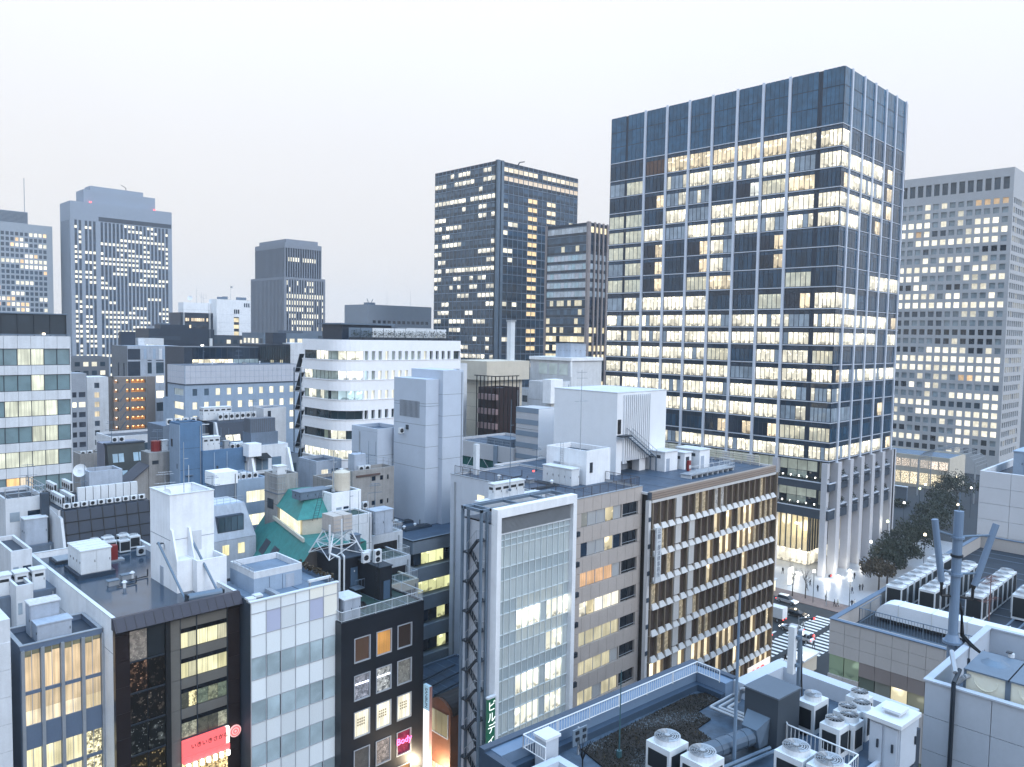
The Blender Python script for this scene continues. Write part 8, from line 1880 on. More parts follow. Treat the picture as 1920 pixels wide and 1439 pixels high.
# ------------------------------------------------------------------ near roofs, bottom right
def roots(): return {o for o in COL.objects if o.parent is None}
def foreground_roof():
 before = roots(); Z = 46.0; F = 45.45; x0, x1, y1, xe, ye = 15.0, 25.1, 15.55, 27.8, 13.6
 CO = mat('slate_coping', (.20, .27, .37), .5, .08); FL = mat('slate_flashing', (.075, .105, .15), .5, .12); PW = mat('roof_white', (.47, .525, .60), .6, .07, .2)
 t = thing('roof_building', 'near building with blue grey coping, planted roof bed and roof machines', 'building', (20, 11, 0))
 q = MB(); q.prism([(x0+.1, 7.1), (25.0, 7.1), (25.6, 8.4), (xe-.1, 8.4), (xe-.1, ye-.1), (x1-.1, ye-.1), (x1-.1, y1-.1), (x0+.1, y1-.1)], 0, F-.02, mat('near_wall', (.07, .08, .1), .6, .15)); q.build('wall', t)
 q = MB(); q.prism([(x0+.3, 7.3), (24.8, 7.3), (25.4, 8.6), (xe-.3, 8.6), (xe-.3, ye-.3), (x1-.3, ye-.3), (x1-.3, y1-.3), (x0+.3, y1-.3)], F-.02, F, mat('worn_roof', (.10, .135, .18), .6, .45, 0, scale=1.3, bump=.4)); q.build('roof', t)
 q = MB(); q.box(x0, y1-.24, F-1.2, x1, y1, Z+.06, FL); q.box(x1-.24, ye+.02, F-1.2, x1, y1-.24, Z+.06, FL); q.box(x0, 8, F-1.2, x0+.24, y1-.24, Z-.02, FL); q.build('flashing', t)
 q = MB(); q.box(x0+.24, y1-.72, F, x1-.24, y1-.24, Z, CO); q.box(x1-.72, ye, F, x1-.24, y1-.72, Z, CO); q.build('coping', t)
 q = MB(); q.box(x0+.24, y1-.95, F, x1-.72, y1-.72, F+.22, FL); q.box(x1-.95, ye, F, x1-.72, y1-.95, F+.22, FL); q.build('kerb_step', t)
 q = MB(); q.box(x1-.24, ye-.5, F-1, xe, ye, Z, PW); q.box(xe-.5, 8.5, F-1, xe, ye-.5, Z, PW); q.build('white_parapet', t)
 q = MB(); q.box(x0-.02, 8, F-4, x0+1.0, y1-1.9, Z-.25, PW); q.box(x0+.3, y1-2.0, F, x0+1.3, y1-1.75, Z+.05, PW); q.box(x0+1.3, y1-4.5, F, x0+1.55, y1-1.75, Z+.02, PW); q.build('white_wall', t)
 railing([(x0+1.0, y1-1.75, Z), (x0+1.0, y1-.80, Z), (x1-.80, y1-.80, Z), (x1-.80, ye+.2, Z)], .42, 'long white railing on the blue grey coping of the near roof', UNITW, 1.45, .11, r=.022)
 # planted bed: base and dry sedum
 bed = [(18.0, 14.35), (17.6, 12.2), (21.6, 12.1), (21.8, 12.9), (22.7, 13.0), (22.8, 13.6), (24.2, 13.7), (24.3, 14.2), (23.6, 14.5)]
 b = thing('roof_bed', 'dry brown sedum bed covering the near roof', 'planting bed', (21, 13.3, F)); SO = mat('dry_soil', (.030, .024, .022), .9, .5, 0, scale=2.2, bump=.6)
 q = MB(); q.prism(bed[::-1], F, F+.05, SO); q.build('soil', b)
 q = MB(); ks = [q.mi(mat('sedum_dark', (.028, .026, .018), .9, .4, scale=3)), q.mi(mat('sedum_grey', (.20, .21, .22), .9, .3, scale=3)), q.mi(mat('sedum_ochre', (.09, .065, .022), .9, .3, scale=3))]
 def inside(x, y):
  r = False; j = len(bed)-1
  for i in range(len(bed)):
   (a, c), (d, e) = bed[i], bed[j]
   if (c > y) != (e > y) and x < (d-a)*(y-c)/(e-c)+a: r = not r
   j = i
  return r
 n = 0
 while n < 7000:
  x, y = ru(17.5, 24.4), ru(12.0, 14.6)
  if not inside(x, y): continue
  n += 1; w = math.sin(x*2.1+1.3*math.sin(y*2.3))+math.sin(y*3.1+x*.7)+ru(-.9, .9)
  k = ks[1] if w > .9 else (ks[2] if rnd() < .1 else ks[0]); leafquad(q, Vector((x, y, F+.05+rnd()*.03)), ru(.014, .034), k)
 stuff(q.build('sedum', b))
 # coolers
 for i, (ax, ay, l) in enumerate(((19.15, 12.0, 'front left of the near pair'), (19.25, 10.85, 'front right of the near pair'), (21.6, 9.35, 'left one beside the white handrail'), (21.65, 8.4, 'right one beside the white handrail'))):
  ac_top((ax, ay, F-.12), .86, .86, 1.0, f'large fan topped cooler, {l}', 'large coolers on the near roof')
 for i, (ax, ay) in enumerate(((23.7, 9.3), (24.3, 9.15), (24.8, 9.45), (25.4, 9.3), (26.1, 9.7))): ac_top((ax, ay, F), .62, .62, 1.05, f'{ORD[i]} narrow upright cooler from the left near the white locker', 'narrow coolers on the near roof', guard=False)
 ac_top((24.6, 10.5, F), .9, .6, 1.1, 'squat wide cooler between the dark plant box and narrow coolers', 'wide coolers on the near roof')
 ac_side((22.9, 8.35, F-.3), .75, .35, .6, 'small dark grilled unit under the handrail corner', 'small units on the near roof', 'X')
 # dark plant box with duct
 p = thing('plant_box', 'dark grey square plant box with a duct on the near roof', 'plant room', (23, 11, F)); q = MB(); q.box(22.45, 10.45, F, 23.7, 11.6, 47.15, mat('box_grey', (.075, .085, .10), .6, .08)); q.build('casing', p); q = MB(); q.box(22.42, 10.42, 47.15, 23.73, 11.63, 47.2, mat('box_lid', (.16, .18, .21), .6, .06)); q.build('lid', p)
 DU = mat('duct_metal', (.13, .165, .21), .5, .15); q = MB(); q.hexa([(22.0, 10.75, F+.2), (22.45, 10.75, F+.2), (22.45, 11.45, F+.2), (22.0, 11.45, F+.2)], [(21.95, 10.85, F+.75), (22.45, 10.7, 46.5), (22.45, 11.5, 46.5), (21.95, 11.35, F+.75)], DU); q.build('duct_hood', p)
 q = MB(); q.tube((22.1, 11.1, F+.45), (19.9, 11.42, F+.45), .27, DU, 12); q.build('duct', p); q = MB()
 for i in range(4): g = i/3; q.tube((21.7-g*1.6, 11.15+g*.24, F+.45), (21.66-g*1.6, 11.155+g*.24, F+.45), .285, DU, 12)
 q.build('duct_flange', p)
 pipes([[(23.5, 11.65+i*.1, 46.7), (23.5, 12.2+i*.1, 46.5), (24.3-i*.1, 13.25-i*.2, F+.3), (22.95+i*.2, 13.2-i*.2, F+.3), (23.0+i*.2, 11.8, F+.3)] for i in range(3)], .05, 'three pale pipes bending round the dark plant box', METAL)
 pipes([[(22.25, 10.55-i*.2, F+.25), (19.7, 10.85-i*.2, F+.25), (18.5, 11.0-i*.2, F+.25)] for i in range(2)], .055, 'two dark pipes running beside the grey duct', STEEL)
 pipes([[(22.4, 10.25, F+.12), (23.2, 9.6, F+.12), (23.0, 9.3, F+.3), (23.3, 8.9, F+.3), (23.0, 8.7, F+.1)]], .035, 'thin white conduit kinking past the handrail', UNITW)
 # raised deck with handrail, white locker
 d = thing('maintenance_deck', 'white edged maintenance deck between the coolers on the near roof', 'deck', (23.6, 10, F)); q = MB(); q.box(22.9, 8.3, F, 25.3, 10.35, F+.12, ROOFM); q.build('deck', d); q = MB(); q.box(22.78, 8.2, F, 22.9, 10.4, F+.24, PW); q.box(22.9, 8.08, F, 25.3, 8.2, F+.24, PW); q.build('edge_beam', d)
 railing([(23.6, 11.0, F+.24), (22.85, 10.35, F+.24), (22.84, 8.15, F+.24), (21.9, 8.15, F+.1)], .62, 'white handrail round the maintenance deck on the near roof', UNITW, .9, .13, r=.024)
 cabinet((24.15, 7.6, 25.3, 8.45), F, 47.0, 'large white two door locker beside the white block', m=PW, doors=2, face='X', cap=UNITW)
 v = thing('roof_vent', 'small square cap on top of the large white locker', 'vent', (24.9, 7.7, 47)); q = MB(); q.box(24.55, 7.8, 47.0, 25.0, 8.2, 47.1, PW); q.build('collar', v); q = MB(); q.box(24.48, 7.72, 47.1, 25.07, 8.28, 47.17, UNITW); q.build('cap', v)
 # white pier, clear board, bare sapling
 v = thing('vent_pier', 'white square pier at the railing end of the near roof', 'pier', (16.5, 14.3, F)); q = MB(); q.box(16.25, 14.05, F, 16.75, 14.5, 46.42, PW); q.build('shaft', v); q = MB(); q.box(16.2, 14.0, 46.42, 16.8, 14.55, 46.5, UNITW); q.build('cap', v)
 v = thing('grating_board', 'pale upright board with dark cross marks by the white pier', 'board', (17.7, 14.2, F)); q = MB(); q.box(17.45, 14.15, F+.35, 18.05, 14.19, F+.85, mat('clear_board', (.22, .27, .33), .3, .1)); q.build('board', v); q = MB(); q.box(17.72, 14.2, F, 17.78, 14.25, F+.85, METAL); q.build('post', v)
 q = MB()
 for (a, c) in ((.08, .1), (.38, .1), (.08, .3), (.38, .3)): q.box(17.47+a, 14.12, F+.4+c, 17.6+a, 14.15, F+.5+c, DSTEEL)
 q.build('mark', v)
 v = thing('bare_sapling', 'thin leafless sapling in front of the pale upright board', 'tree', (17.3, 13.6, F)); q = MB(); base = Vector((17.25, 13.55, F)); q.tube(base, base+Vector((0, 0, .3)), .022, BLACK); q.build('trunk', v); q = MB()
 for k in range(7): a = k*.9; m_ = base+Vector((.08*math.cos(a), .08*math.sin(a), .5+.05*(k % 3))); e = base+Vector((.22*math.cos(a), .22*math.sin(a), .75+.07*(k % 4))); q.tube(base+Vector((0, 0, .28)), m_, .012, BLACK, 4); q.tube(m_, e, .008, BLACK, 4); q.tube(m_, e+Vector((.06, -.05, .02)), .006, BLACK, 4)
 q.build('branch', v)
 antenna((20.9, 10.9, F-.3), 6.0, 'thick blue grey pole standing on the near roof', 5, mat('pole_paint', (.20, .27, .36), .5, .08), .062)
 antenna((18.55, 13.3, F), 2.7, 'slender green pole rising from the planted bed', 5, mat('green_pole', (.07, .15, .16), .5, .1), .028)
 v = thing('panel_antenna', 'white panel antenna on a short blue mast at the near roof edge', 'antenna', (25.4, 11.3, Z)); q = MB(); q.tube((25.4, 11.45, F), (25.4, 11.45, Z+2.3), .07, STEEL, 8); q.build('mast', v); q = MB(); q.box(25.1, 11.5, Z+.85, 25.28, 11.72, Z+2.45, UNITW); q.build('panel', v); q = MB(); q.box(25.2, 11.4, Z+1.1, 25.42, 11.55, Z+1.2, STEEL); q.box(25.2, 11.4, Z+2.05, 25.42, 11.55, Z+2.15, STEEL); q.build('bracket', v); q = MB(); q.path([(25.45, 11.42, Z+1.8), (25.5, 11.4, Z+.6), (25.2, 11.2, Z+.2)], .03, BLACK, 4); q.build('cable', v)
 pv = Vector((25.06, 15.48, 0)); M = Matrix.Translation(pv) @ Matrix.Rotation(R(-4.3), 4, 'Z') @ Matrix.Translation(-pv)
 for o in roots()-before: o.matrix_world = M @ Matrix.LocRotScale(o.location, o.rotation_euler, o.scale)
foreground_roof()

def panel_roof():
 """panelled building carrying rows of coolers"""
 x0, y0, x1, y1, z = 55.6, -6.0, 92.0, 23.2, 38.0; PC = mat('pale_clay_panel', (.47, .45, .44), .6, .05, .2)
 b = Bld((x0, y0, x1, y1, z), 'office_building', 'pale panelled building carrying rows of white rooftop coolers', 'office building', PC, inset=.3, core=mat('dim_room', (.03, .04, .035), .6), parapet=1.2, roof=mat('black_roof', (.03, .042, .06), .65, .3, scale=.5), cap=CO2, pt=.3, pin=.3)
 L = y1-y0
 for i in range(20):
  u1 = L-i*1.08; u0 = u1-1.08
  if u0 < 0: break
  for k in range(3): b.panel('X', u0, u1, z-.85*(k+1), z-.85*k, -.3, 0, PC, 'wall_panel', .012)
  left = i < 2
  if not left: b.panel('X', u0, u1, z-2.55-1.0, z-2.55, -.3, -.03, mat('dusty_spandrel', (.30, .26, .25), .6, .06), 'spandrel_panel', .01)
  zt = z-2.55 if left else z-3.55; zb = z-4.0 if left else z-4.75
  col = {0: (.22, .32, .24, .42), 1: (.24, .33, .25, .4), 2: (.12, .15, .13, .12), 3: (.2, .22, .2, .15), 4: (1, .9, .6, .9), 5: (.3, .3, .22, .3), 6: (1, .92, .66, .8)}.get(i, (.1, .12, .1, .15))
  b.pane('X', u0+.03, u1-.03, zb, zt, -.15, col, 'office')
  for k in range(4): b.panel('X', u0, u1, zb-.85*(k+1), zb-.85*k, -.3, 0, PC, 'wall_panel', .012)
  b.pane('X', u0+.03, u1-.03, zb-5.4, zb-3.45, -.15, (.1, .13, .1, .15), 'office')
 b.skin('X', [(5, z-1.2)], [(.3, L)], .3, z1=z-1.2); b.finish()
 F = z-1.2
 rows = [(21.9, 64.9, 7, 'left edge'), (19.8, 65.9, 8, 'second'), (16.9, 67.3, 7, 'third'), (14.4, 69.9, 5, 'right edge')]
 for r, (y, xs, n, nm) in enumerate(rows):
  for i in range(n): ac_top((xs+i*1.45, y, F), 1.15, 1.2, 2.0, f'{ORD[i]} white cooler from the front in the {nm} row on the panelled building', 'white coolers on the panelled building')
 ac_top((75.6, 22.0, F), 2.6, 1.4, 2.2, 'wide twin fan chiller behind the left edge cooler row', 'chillers on the panelled building', fans=2)
 t = thing('roof_duct', 'long white rectangular duct with a rounded end before the cooler rows', 'duct', (62, 15, F)); WD = mat('duct_white', (.66, .71, .78), .45, .05)
 q = MB(); q.box(61.2, -4, F+.35, 62.6, 20.9, F+1.55, WD); n = 6
 for i in range(n):
  a0, a1 = math.pi/2*i/n, math.pi/2*(i+1)/n; q.hexa([(61.2, 20.9, F+.35), (62.6, 20.9, F+.35), (62.6, 20.9+1.2*math.cos(a0), F+.35+1.2*math.sin(a0)), (61.2, 20.9+1.2*math.cos(a0), F+.35+1.2*math.sin(a0))], [(61.2, 20.9, F+.36), (62.6, 20.9, F+.36), (62.6, 20.9+1.2*math.cos(a1), F+.35+1.2*math.sin(a1)), (61.2, 20.9+1.2*math.cos(a1), F+.35+1.2*math.sin(a1))], WD)
 q.build('casing', t)
 for k in range(10): q = MB(); y = 20.4-k*2.3; q.box(61.16, y, F+.32, 62.64, y+.07, F+1.6, UNITW); q.build('flange', t)
 for k in range(8): q = MB(); q.box(61.4, 19-k*3, F, 62.4, 19.2-k*3, F+.35, DSTEEL); q.build('foot', t)
 railing([(62.5, 22.2, F+.35), (58.4, 22.2, F+.35), (58.4, -4, F+.35)], 1.25, 'dark rail fence between the parapet and white duct', STEEL, 2.2, .2, r=.035)
 t = thing('roof_beams', 'dark steel beams under the cooler rows on the panelled building', 'beam', (70, 18, F))
 for (y) in (21.9, 19.8, 16.9, 14.4, 12.2):
  for dy in (-.45, .35): q = MB(); q.box(63.6, y+dy, F+.0, 80, y+dy+.12, F+.11, STEEL); q.build('beam', t)
 antenna((63.6, 15.1, F), 4.6, 'rusty red yagi aerial between the cooler rows', 4, mat('rust_pole', (.22, .10, .09), .6, .15), .05)
 t = thing('grating_rack', 'heap of wire grating frames behind the third cooler row', 'rack', (72, 15.5, F)); q = MB()
 for k in range(9): q.tube((70.5+k*.28, 15.3, F+.2), (70.5+k*.28, 15.3, F+1.5), .03, METAL, 4); q.tube((70.5, 15.3, F+.25+k*.15), (73, 15.3, F+.25+k*.15), .025, METAL, 4)
 q.build('grating', t)
 # white clad block farther along
 w = Bld((94, -2, 112, 23.9, 44.5), 'office_building', 'white clad block with large panels behind the cooler roof', 'office building', OFFW, inset=.15, core=DARKG, parapet=.8, roof=ROOFD, pin=.15)
 CL = mat('clad_white', (.56, .58, .62), .55, .04, .2)
 for i in range(9):
  for k in range(6): w.panel('X', 25.9-(i+1)*2.9, 25.9-i*2.9, 43.7-1.7*(k+1)+.8, 43.7-1.7*k+.8, -.15, 0, CL, 'wall_panel', .015)
 w.skin('X', [], [], .15, z1=30); w.finish()
 cabinet((99, 18, 104, 22), 43.7, 46.4, 'pale blue plant box on the white clad block roof', m=BLUEL, doors=2)
CO2 = mat('blue_coping', (.15, .21, .29), .5, .06)
panel_roof()

def tank_block():
 x0, x1, y1, z = 29.8, 37.5, 8.95, 46.0; PW = MATS['roof_white']
 b = Bld((x0, -5, x1, y1, z), 'roof_block', 'near white panelled block with two cream water tanks behind its parapet', 'building', PW, inset=.1, core=GREYW, parapet=1.0, roof=ROOFM, cap=PW, pt=.16, pin=.1)
 L = y1+5
 us = [L, L-.95]+[L-.95-1.15*i for i in range(1, 9)]
 for a, c in zip(us, us[1:]):
  for k in range(5): b.panel('X', c, a, z-1.25*(k+1), z-1.25*k, -.1, 0, PW, 'wall_panel', .008)
 b.skin('X', [(20, z-1.0)], [(.1, L)], .1, z1=z-1.0); b.finish()
 pipes([[(x0-.12, y1-.95, z-5), (x0-.12, y1-.95, z+.25), (x0+.5, y1-.95, z+.55)]], .075, 'dark downpipe on the near white panelled block', DSTEEL, 'downpipe')
 pipes([[(x0+.2, y1-.9, z+.5), (x0+1.1, y1-.5, z+.9)], [(x0+.35, y1-.92, z+.1), (x0+.35, y1-1.15, z+.4), (x0+1.0, y1-1.5, z+.45)]], .085, 'short insulated pipes bending into the cream tanks', METAL)
 TK = mat('cream_frp', (.70, .70, .60), .5, .08, .2)
 for i in range(2):
  ya = y1-1.15-i*1.35; t = thing('water_tank', ('left', 'right')[i]+' cream panel water tank behind the near white parapet', 'water tank', (x0+1.2, ya-.6, z-1)); q = MB(); q.box(x0+.5, ya-1.25, z-.9, x0+2.6, ya, z+.62, TK); q.build('shell', t)
  q = MB(); q.box(x0+.42, ya-1.33, z+.62, x0+2.7, ya+.06, z+.67, STEEL); q.build('lid', t); q = MB(); q.cyl(x0+1.7, ya-.6, z+.67, z+.82, .45, STEEL, 16, .2); q.build('dome', t)
  q = MB()
  for a in (-1.27, .0): q.box(x0+.46, ya+a-.02, z-.9, x0+.54, ya+a+.06, z+.62, STEEL)
  n = 10
  for k in range(n): a0 = math.pi+math.pi*k/n; a1 = math.pi+math.pi*(k+1)/n; q.tube((x0+.49, ya-.62+.36*math.cos(a0), z+.4+.36*math.sin(a0)), (x0+.49, ya-.62+.36*math.cos(a1), z+.4+.36*math.sin(a1)), .02, TK, 4)
  q.build('rib', t)
 for i in range(2): antenna((x0+2.9, y1-.6-i*.5, z-.1), .75, ('left', 'right')[i]+' short whip beside the cream water tanks', 5, DSTEEL, .018)
 lamp((x0+2.75, y1-2.0, z+.75), 'white ball lamp at the edge of the cream tanks', UNITW, .1)
 # mobile phone mast
 mx, my = 34.4, 9.4; right = Vector((.711, -.703, 0)); MP = mat('mast_paint', (.21, .28, .38), .5, .06); t = thing('phone_mast', 'blue grey phone mast with two tilted tube antennas and black cables', 'mast', (mx, my, 42))
 q = MB(); q.cyl(mx, my, 42, 46.0, .19, MP, 14); q.cyl(mx, my, 46.0, 51.35, .18, MP, 14); q.build('pole', t); q = MB(); q.cyl(mx, my, 46.0, 46.1, .36, MP, 16); q.cyl(mx, my, 46.1, 46.35, .30, MP, 16, .19); q.cyl(mx, my, 48.75, 48.85, .25, MP, 14); q.cyl(mx, my, 50.25, 50.33, .25, MP, 14); q.cyl(mx, my, 49.5, 49.6, .23, DSTEEL, 14); q.build('flange', t)
 C = Vector((mx, my, 0))
 for s, (o0, z0, o1, z1) in enumerate(((-.56, 48.5, -.95, 51.0), (.76, 48.35, 1.5, 50.85))):
  q = MB(); a, c = C+right*o0+Vector((0, 0, z0)), C+right*o1+Vector((0, 0, z1)); q.tube(a, c, .125, MP, 12); q.build('tube_antenna', t); q = MB(); d = (a-c).normalized(); q.tube(a, a+d*.14, .07, BLACK, 8); q.build('connector', t)
  q = MB();
  for f, zz in ((.2, 48.8), (.82, 50.3)): p = a.lerp(c, f); q.tube((mx, my, zz), p, .045, STEEL, 6); q.tube((mx+.1, my+.1, zz), p, .03, STEEL, 6)
  q.build('bracket', t)
  for k in range(3):
   q = MB(); off = Vector((.03*k, .02*k, 0)); e = a+d*.14; sgn = -1 if s == 0 else 1; q.path([e+off, e+off+Vector((0, 0, -.45))-right*sgn*.0, C+right*(.1*sgn)+off+Vector((0, 0, 47.9)), C+right*.32+off+Vector((0, 0, 47.3)), C+right*(.34+.05*k)+off+Vector((0, 0, 46.3)), C+right*(.7+.05*k)+off+Vector((-.6, -.2, 46.1)), C+right*1.1+off+Vector((-1.0, -.4, 45.9))], .045, BLACK, 5); q.build('cable', t)
 q = MB(); q.tube(C+Vector((.0, .0, 51.35)), C+Vector((0, 0, 52.1)), .02, STEEL); q.build('lightning_rod', t)
tank_block()
# ------------------------------------------------------------------ street: trees, cars, people, lamps
def leafy_tree(x, y, h, r, label, m=LEAF, n=900, group='street trees beside the tall glass tower'):
 t = thing('street_tree', label, 'tree', (x, y, .15), group); q = MB(); top = Vector((x+ru(-.3, .3), y+ru(-.3, .3), h*.55)); q.tube((x, y, .1), top, .22, BARK, 7, .13); q.build('trunk', t)
 q = MB(); hubs = []
 for i in range(7): a = i*.9+ru(-.3, .3); e = Vector((x+r*.62*math.cos(a), y+r*.62*math.sin(a), h*ru(.55, .88))); q.tube(top*.7+Vector((x, y, h*.3))*.3, e, .09, BARK, 5, .03); hubs.append((e, r*ru(.34, .5)))
 hubs.append((Vector((x, y, h*.9)), r*.45)); q.build('limb', t)
 q = MB(); k = q.mi(m)
 for i in range(n):
  c, rr = random.choice(hubs); d = Vector((random.gauss(0, 1), random.gauss(0, 1), random.gauss(0, .75))); d.normalize(); leafquad(q, c+d*rr*(rnd()**.45), ru(.2, .42), k)
 q.build('crown', t)
pos = [(187.6, 67.2, 7, 4.2, 'nearest rusty leaved tree at the plaza corner', LEAF2), (195, 68.0, 7.5, 4.4, 'first dark tree past the rusty one', LEAF), (203, 70.5, 7.8, 4.6, 'second dark tree past the rusty one', LEAF), (211, 69.5, 7.4, 4.4, 'third dark tree past the rusty one', LEAF), (219, 73.5, 8.2, 4.8, 'fourth dark tree past the rusty one', LEAF), (228, 72, 7.8, 4.6, 'fifth dark tree past the rusty one', LEAF), (238, 76, 8.4, 5.2, 'sixth dark tree past the rusty one', LEAF), (249, 75, 8.0, 5, 'seventh dark tree past the rusty one', LEAF), (260, 79, 8.8, 5.4, 'eighth dark tree past the rusty one', LEAF), (272, 78, 8.4, 5.2, 'ninth dark tree past the rusty one', LEAF), (285, 83, 9, 5.5, 'tenth dark tree past the rusty one', LEAF), (300, 83, 13, 6.2, 'tall dark tree before the glass canopy', LEAF), (312, 90, 9, 5.5, 'dark tree below the lit shop front', LEAF), (322, 78, 10, 5.5, 'farthest dark tree by the white clad block', LEAF)]
for x, y, h, r, l, m in pos: leafy_tree(x, y, h, r, l, m, 1900 if x < 230 else 1300)
def bare_tree(x, y, h, label):
 t = thing('street_tree', label, 'tree', (x, y, .15), 'bare trees on the brick pavement'); q = MB(); q.tube((x, y, .1), (x, y, h*.6), .13, BARK, 6, .07); q.build('trunk', t); q = MB()
 for i in range(26): a = i*2.4; z0 = h*ru(.3, .62); e = Vector((x+ru(.4, 1.5)*math.cos(a), y+ru(.4, 1.5)*math.sin(a), min(h, z0+ru(1, 2.6)))); q.tube((x, y, z0), e, .035, BARK, 4, .012); q.tube(e-(e-Vector((x, y, z0)))*.4, e+Vector((ru(-.5, .5), ru(-.5, .5), ru(.1, .7))), .015, BARK, 3)
 q.build('branch', t)
bare_tree(169.6, 76.5, 9, 'leafless tree on the brick pavement nearest the white car'); bare_tree(168.9, 79.2, 8, 'second leafless tree beside the first on the brick pavement')
def signal(x, y, h, arm, label, lamp_m=LAMPR):
 t = thing('traffic_signal', label, 'traffic signal', (x, y, .14)); q = MB(); q.tube((x, y, .1), (x, y, h), .1, METAL, 8, .07); q.build('post', t); q = MB(); q.tube((x, y, h-.4), (x+arm[0], y+arm[1], h-.2), .06, METAL, 6); q.build('arm', t); q = MB(); ex, ey = x+arm[0], y+arm[1]; q.box(ex-.6, ey-.6, h-.5, ex+.6, ey-.35, h-.05, DSTEEL); q.build('head', t); q = MB(); q.cyl(ex+.3, ey-.66, h-.42, h-.14, .17, lamp_m, 8); q.build('lamp', t)
signal(168.4, 71.2, 6.5, (2.2, .8), 'traffic signal arm over the brick pavement by the plaza'); signal(141.5, 64.9, 6, (1.5, -1.5), 'traffic signal with red lamp near the waiting crowd'); signal(138.5, 62.0, 4.2, (.5, -.4), 'low red pedestrian signal beside the white kiosk')
def street_lamp(x, y, h, label, m=LAMPC, pw=0):
 t = thing('street_lamp', label, 'street lamp', (x, y, .1), 'street lamps among the trees'); q = MB(); q.tube((x, y, .1), (x, y, h), .07, DSTEEL, 6); q.build('post', t); q = MB(); q.cyl(x, y, h, h+.55, .34, m, 10, .22); q.build('globe', t)
 if pw: l = bpy.data.lights.new('lamp_light', 'POINT'); l.energy = pw; l.color = (1, .88, .68); l.shadow_soft_size = .4; put(bpy.data.objects.new('lamp_light', l), t, (x, y, h-.25))
GRN = mat('greenish_lamp_glass', (.8, .9, .6), .4, 0, emit=(.85, 1.0, .45, 4.0))
for i, (x, y, h, m) in enumerate(((200, 74, 8, LAMPC), (222, 78, 9, GRN), (236, 82, 8.5, LAMPW), (252, 84, 9, LAMPC), (262, 72, 9, LAMPW), (278, 88, 9.5, GRN), (296, 92, 8, LAMPW), (310, 86, 10, LAMPW), (290, 76, 10, LAMPC), (214, 66, 9, LAMPW))): street_lamp(x, y, h, f'{ORD[i]} lit lamp among the dark street trees counted from the plaza', m, 250 if i < 3 else 0)
# plaza lights at the tower's foot, as in the photograph
for i, (x, y, z, p) in enumerate(((186.6, 79.0, .5, 900), (191.5, 78.2, .5, 700), (186.4, 86.5, .5, 600), (198.5, 78.3, .5, 350), (205.8, 78.3, .5, 250), (186.2, 94, .5, 400))):
 t = thing('ground_uplight', f'{ORD[i]} bright uplight set at the foot of the tower piers', 'uplight', (x, y, .15), 'uplights at the tower piers'); q = MB(); q.cyl(x, y, .15, .35, .35, DSTEEL, 10); q.build('housing', t); q = MB(); q.cyl(x, y, .35, .4, .3, mat('uplight_glass', (.9, .9, .85), .4, 0, emit=(1, .95, .8, 14.0)), 10); q.build('lens', t)
 l = bpy.data.lights.new('lamp_light', 'POINT'); l.energy = p*.5; l.color = (1, .93, .78); l.shadow_soft_size = .5; put(bpy.data.objects.new('lamp_light', l), t, (x-.2, y-.2, 1.3))
for i, (x, y) in enumerate(((189, 97), (189, 111), (193, 90))):
 l = bpy.data.lights.new('lobby_light', 'POINT'); l.energy = 1300; l.color = (1, .88, .62); l.shadow_soft_size = 1.5
 t = thing('lobby_lamp', f'{ORD[i]} pendant lamp under the tower lobby overhang', 'lamp', (x, y, 11), 'lobby lamps'); q = MB(); q.cyl(x, y, 11.0, 11.3, .5, LAMPC, 10); q.build('shade', t); q = MB(); q.tube((x, y, 11.3), (x, y, 12.9), .03, DSTEEL); q.build('stem', t); put(bpy.data.objects.new('lobby_light', l), t, (x-1.2, y, 9.8))
t = thing('light_totem', 'glowing white panel standing on the pale plaza', 'light panel', (176.5, 83.5, .15)); q = MB(); q.box(175.6, 83.2, .3, 177.6, 83.6, 4.2, mat('totem_light', (.9, .9, .8), .4, 0, emit=(1, .97, .85, 1.6))); q.build('panel', t); q = MB(); q.box(175.5, 83.1, .15, 177.7, 83.7, .3, METAL); q.build('base', t)
t = thing('bus_shelter', 'pale lit shelter with a flat roof left of the white car', 'shelter', (168, 88, .14)); q = MB(); q.box(166.2, 83, 3.0, 169.2, 95, 3.25, UNITW); q.build('roof', t); q = MB(); q.box(168.9, 83.4, .3, 169.0, 94.6, 2.9, mat('shelter_light', (.8, .75, .6), .4, 0, emit=(1, .9, .65, .9))); q.build('back_panel', t); q = MB()
for y in (83.4, 87, 91, 94.6): q.tube((166.6, y, .14), (166.6, y, 3), .06, METAL)
q.build('post', t)
t = thing('kiosk', 'white flat roofed entrance kiosk beside the waiting crowd', 'kiosk', (131, 60, .1)); q = MB(); q.box(128.2, 57.6, 3.0, 134.6, 60.4, 3.3, UNITW); q.build('roof', t); q = MB(); q.box(128.6, 58, .1, 134.2, 58.2, 3, CREAM); q.box(128.6, 58.2, .1, 128.8, 60, 3, CREAM); q.build('wall', t)

